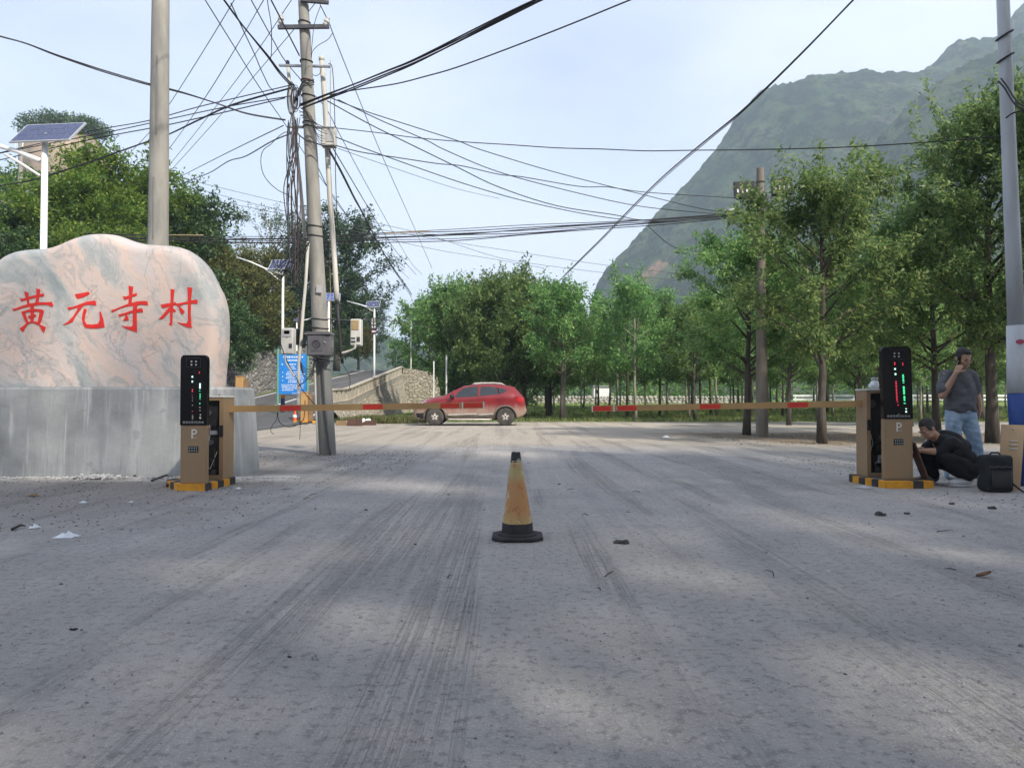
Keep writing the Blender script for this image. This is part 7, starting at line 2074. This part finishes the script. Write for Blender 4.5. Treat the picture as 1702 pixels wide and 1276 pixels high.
for s_, e_, w_ in ((sN, eN, wN), (sF, eF, wF)):
    limb(mb, [s_, e_], [.056, .044]); limb(mb, [e_, e_.lerp(w_, .4), w_], [.044, .041, .027])
hand(mb, wN, V(-1, .25, -.12), 1, V(0, .3, -1), .95, .7); hand(mb, wF, V(-1, -.2, -.12), -1, V(0, -.3, -1), .95, .7)
hN, kN, aN = V(5.31, CYm - .09, .19), V(4.975, CYm - .15, .35), V(5.265, CYm - .13, .085)
hF, kF, aF = V(5.31, CYm + .09, .19), V(4.925, CYm + .14, .35), V(5.02, CYm + .13, .085)
for h, k_, a_, tx in ((hN, kN, aN, -.085), (hF, kF, aF, -.085)):
    limb(mb, [h, k_], [.085, .056]); limb(mb, [k_, k_.lerp(a_, .35), a_], [.056, .054, .038]); mb.ell(a_ + V(tx, 0, -.045), (.115, .040, .034), None, 12, 8)
grow('body', mb, .0075, 'skin', o, 4)
face_bits(hc, Rh, .98, o)
hair_cap('hair', hc, Rh, .98, o, 'grey_hair', .012)
mb = MB()
for c, r_ in (((5.055, .515), (.105, .19, .095)), ((5.11, .475), (.135, .205, .115)), ((5.20, .40), (.155, .21, .135)), ((5.28, .30), (.155, .20, .135)), ((5.345, .215), (.135, .18, .10)), ((5.13, .36), (.15, .20, .15)), ((5.20, .27), (.18, .205, .13)), ((5.24, .44), (.12, .18, .12))):
    mb.ell((c[0], CYm, c[1]), r_, None, 20, 12)
mb.ell((5.13, CYm, .585), (.115, .13, .055), Euler((0, rad(20), 0)), 18, 10); mb.ell((5.20, CYm, .545), (.09, .12, .06), Euler((0, rad(35), 0)), 18, 10)
for s_, e_ in ((sN, eN), (sF, eF)): limb(mb, [V(5.09, CYm + (s_.y - CYm) * .5, .50), s_, e_, e_.lerp(wN if s_ is sN else wF, .12)], [.085, .078, .066, .056])
def fold_b(p): return .012 * noise.noise(V(p.x * 8, p.y * 7, p.z * 9)) + .008 * noise.noise(V(p.x * 16 + p.z * 10, p.y * 12, p.z * 16))
grow('hooded_top', mb, .010, 'black_cloth', o, 6, fold_b)
mb = MB()
mb.ell((5.33, CYm, .19), (.15, .18, .11), None, 20, 10)
for h, k_, a_ in ((hN, kN, aN), (hF, kF, aF)):
    limb(mb, [h, h.lerp(k_, .5), k_], [.115, .10, .078]); limb(mb, [k_, k_.lerp(a_, .5), a_ + V(0, 0, .02)], [.076, .074, .066])
grow('trousers', mb, .010, 'black_cloth', o, 6, fold_b)
for a_, mt, tx in ((aN, 'shoe_white', -.085), (aF, 'shoe_grey', -.09)):
    mb = MB(); mb.ell(a_ + V(tx, 0, -.036), (.142, .048, .045), None, 16, 10); mb.ell(a_ + V(.005, 0, -.005), (.06, .045, .06), None, 12, 8); mb.v = [(x, y, max(z, .012)) for x, y, z in mb.v]
    s_ = mb.build('shoe', M[mt], o, smooth=True)
    mb = MB(); mb.ell(a_ + V(tx, 0, -.078), (.148, .052, .016), None, 16, 6); mb.v = [(x, y, max(z, .002)) for x, y, z in mb.v]; mb.build('sole', M['shoe_white'], s_, smooth=True)
    for k in range(3):
        mb = MB(); x_ = a_.x + tx * .55 - k * .022; mb.tube([(x_, a_.y - .035, .075 - .006 * k), (x_ - .004, a_.y, .095 - .009 * k), (x_, a_.y + .035, .075 - .006 * k)], .005, 5); mb.build('lace', M['shoe_white'], s_)

# ================================================================== HAZE
HZ = 0.00052
mb = MB(); mb.bx(-1450, 1450, -560, 1560, -9, 470)
hz = mb.single('haze', None, kind='stuff', loc=(0, 0, 0))
m = bpy.data.materials.new('haze'); m.use_nodes = True; t = m.node_tree
for n_ in list(t.nodes):
    if n_.type != 'OUTPUT_MATERIAL': t.nodes.remove(n_)
pv = t.nodes.new('ShaderNodeVolumePrincipled'); pv.inputs['Color'].default_value = (.72, .86, 1.0, 1); pv.inputs['Density'].default_value = HZ; pv.inputs['Anisotropy'].default_value = .2
t.links.new(pv.outputs[0], [n_ for n_ in t.nodes if n_.type == 'OUTPUT_MATERIAL'][0].inputs['Volume'])
hz.data.materials.append(m)
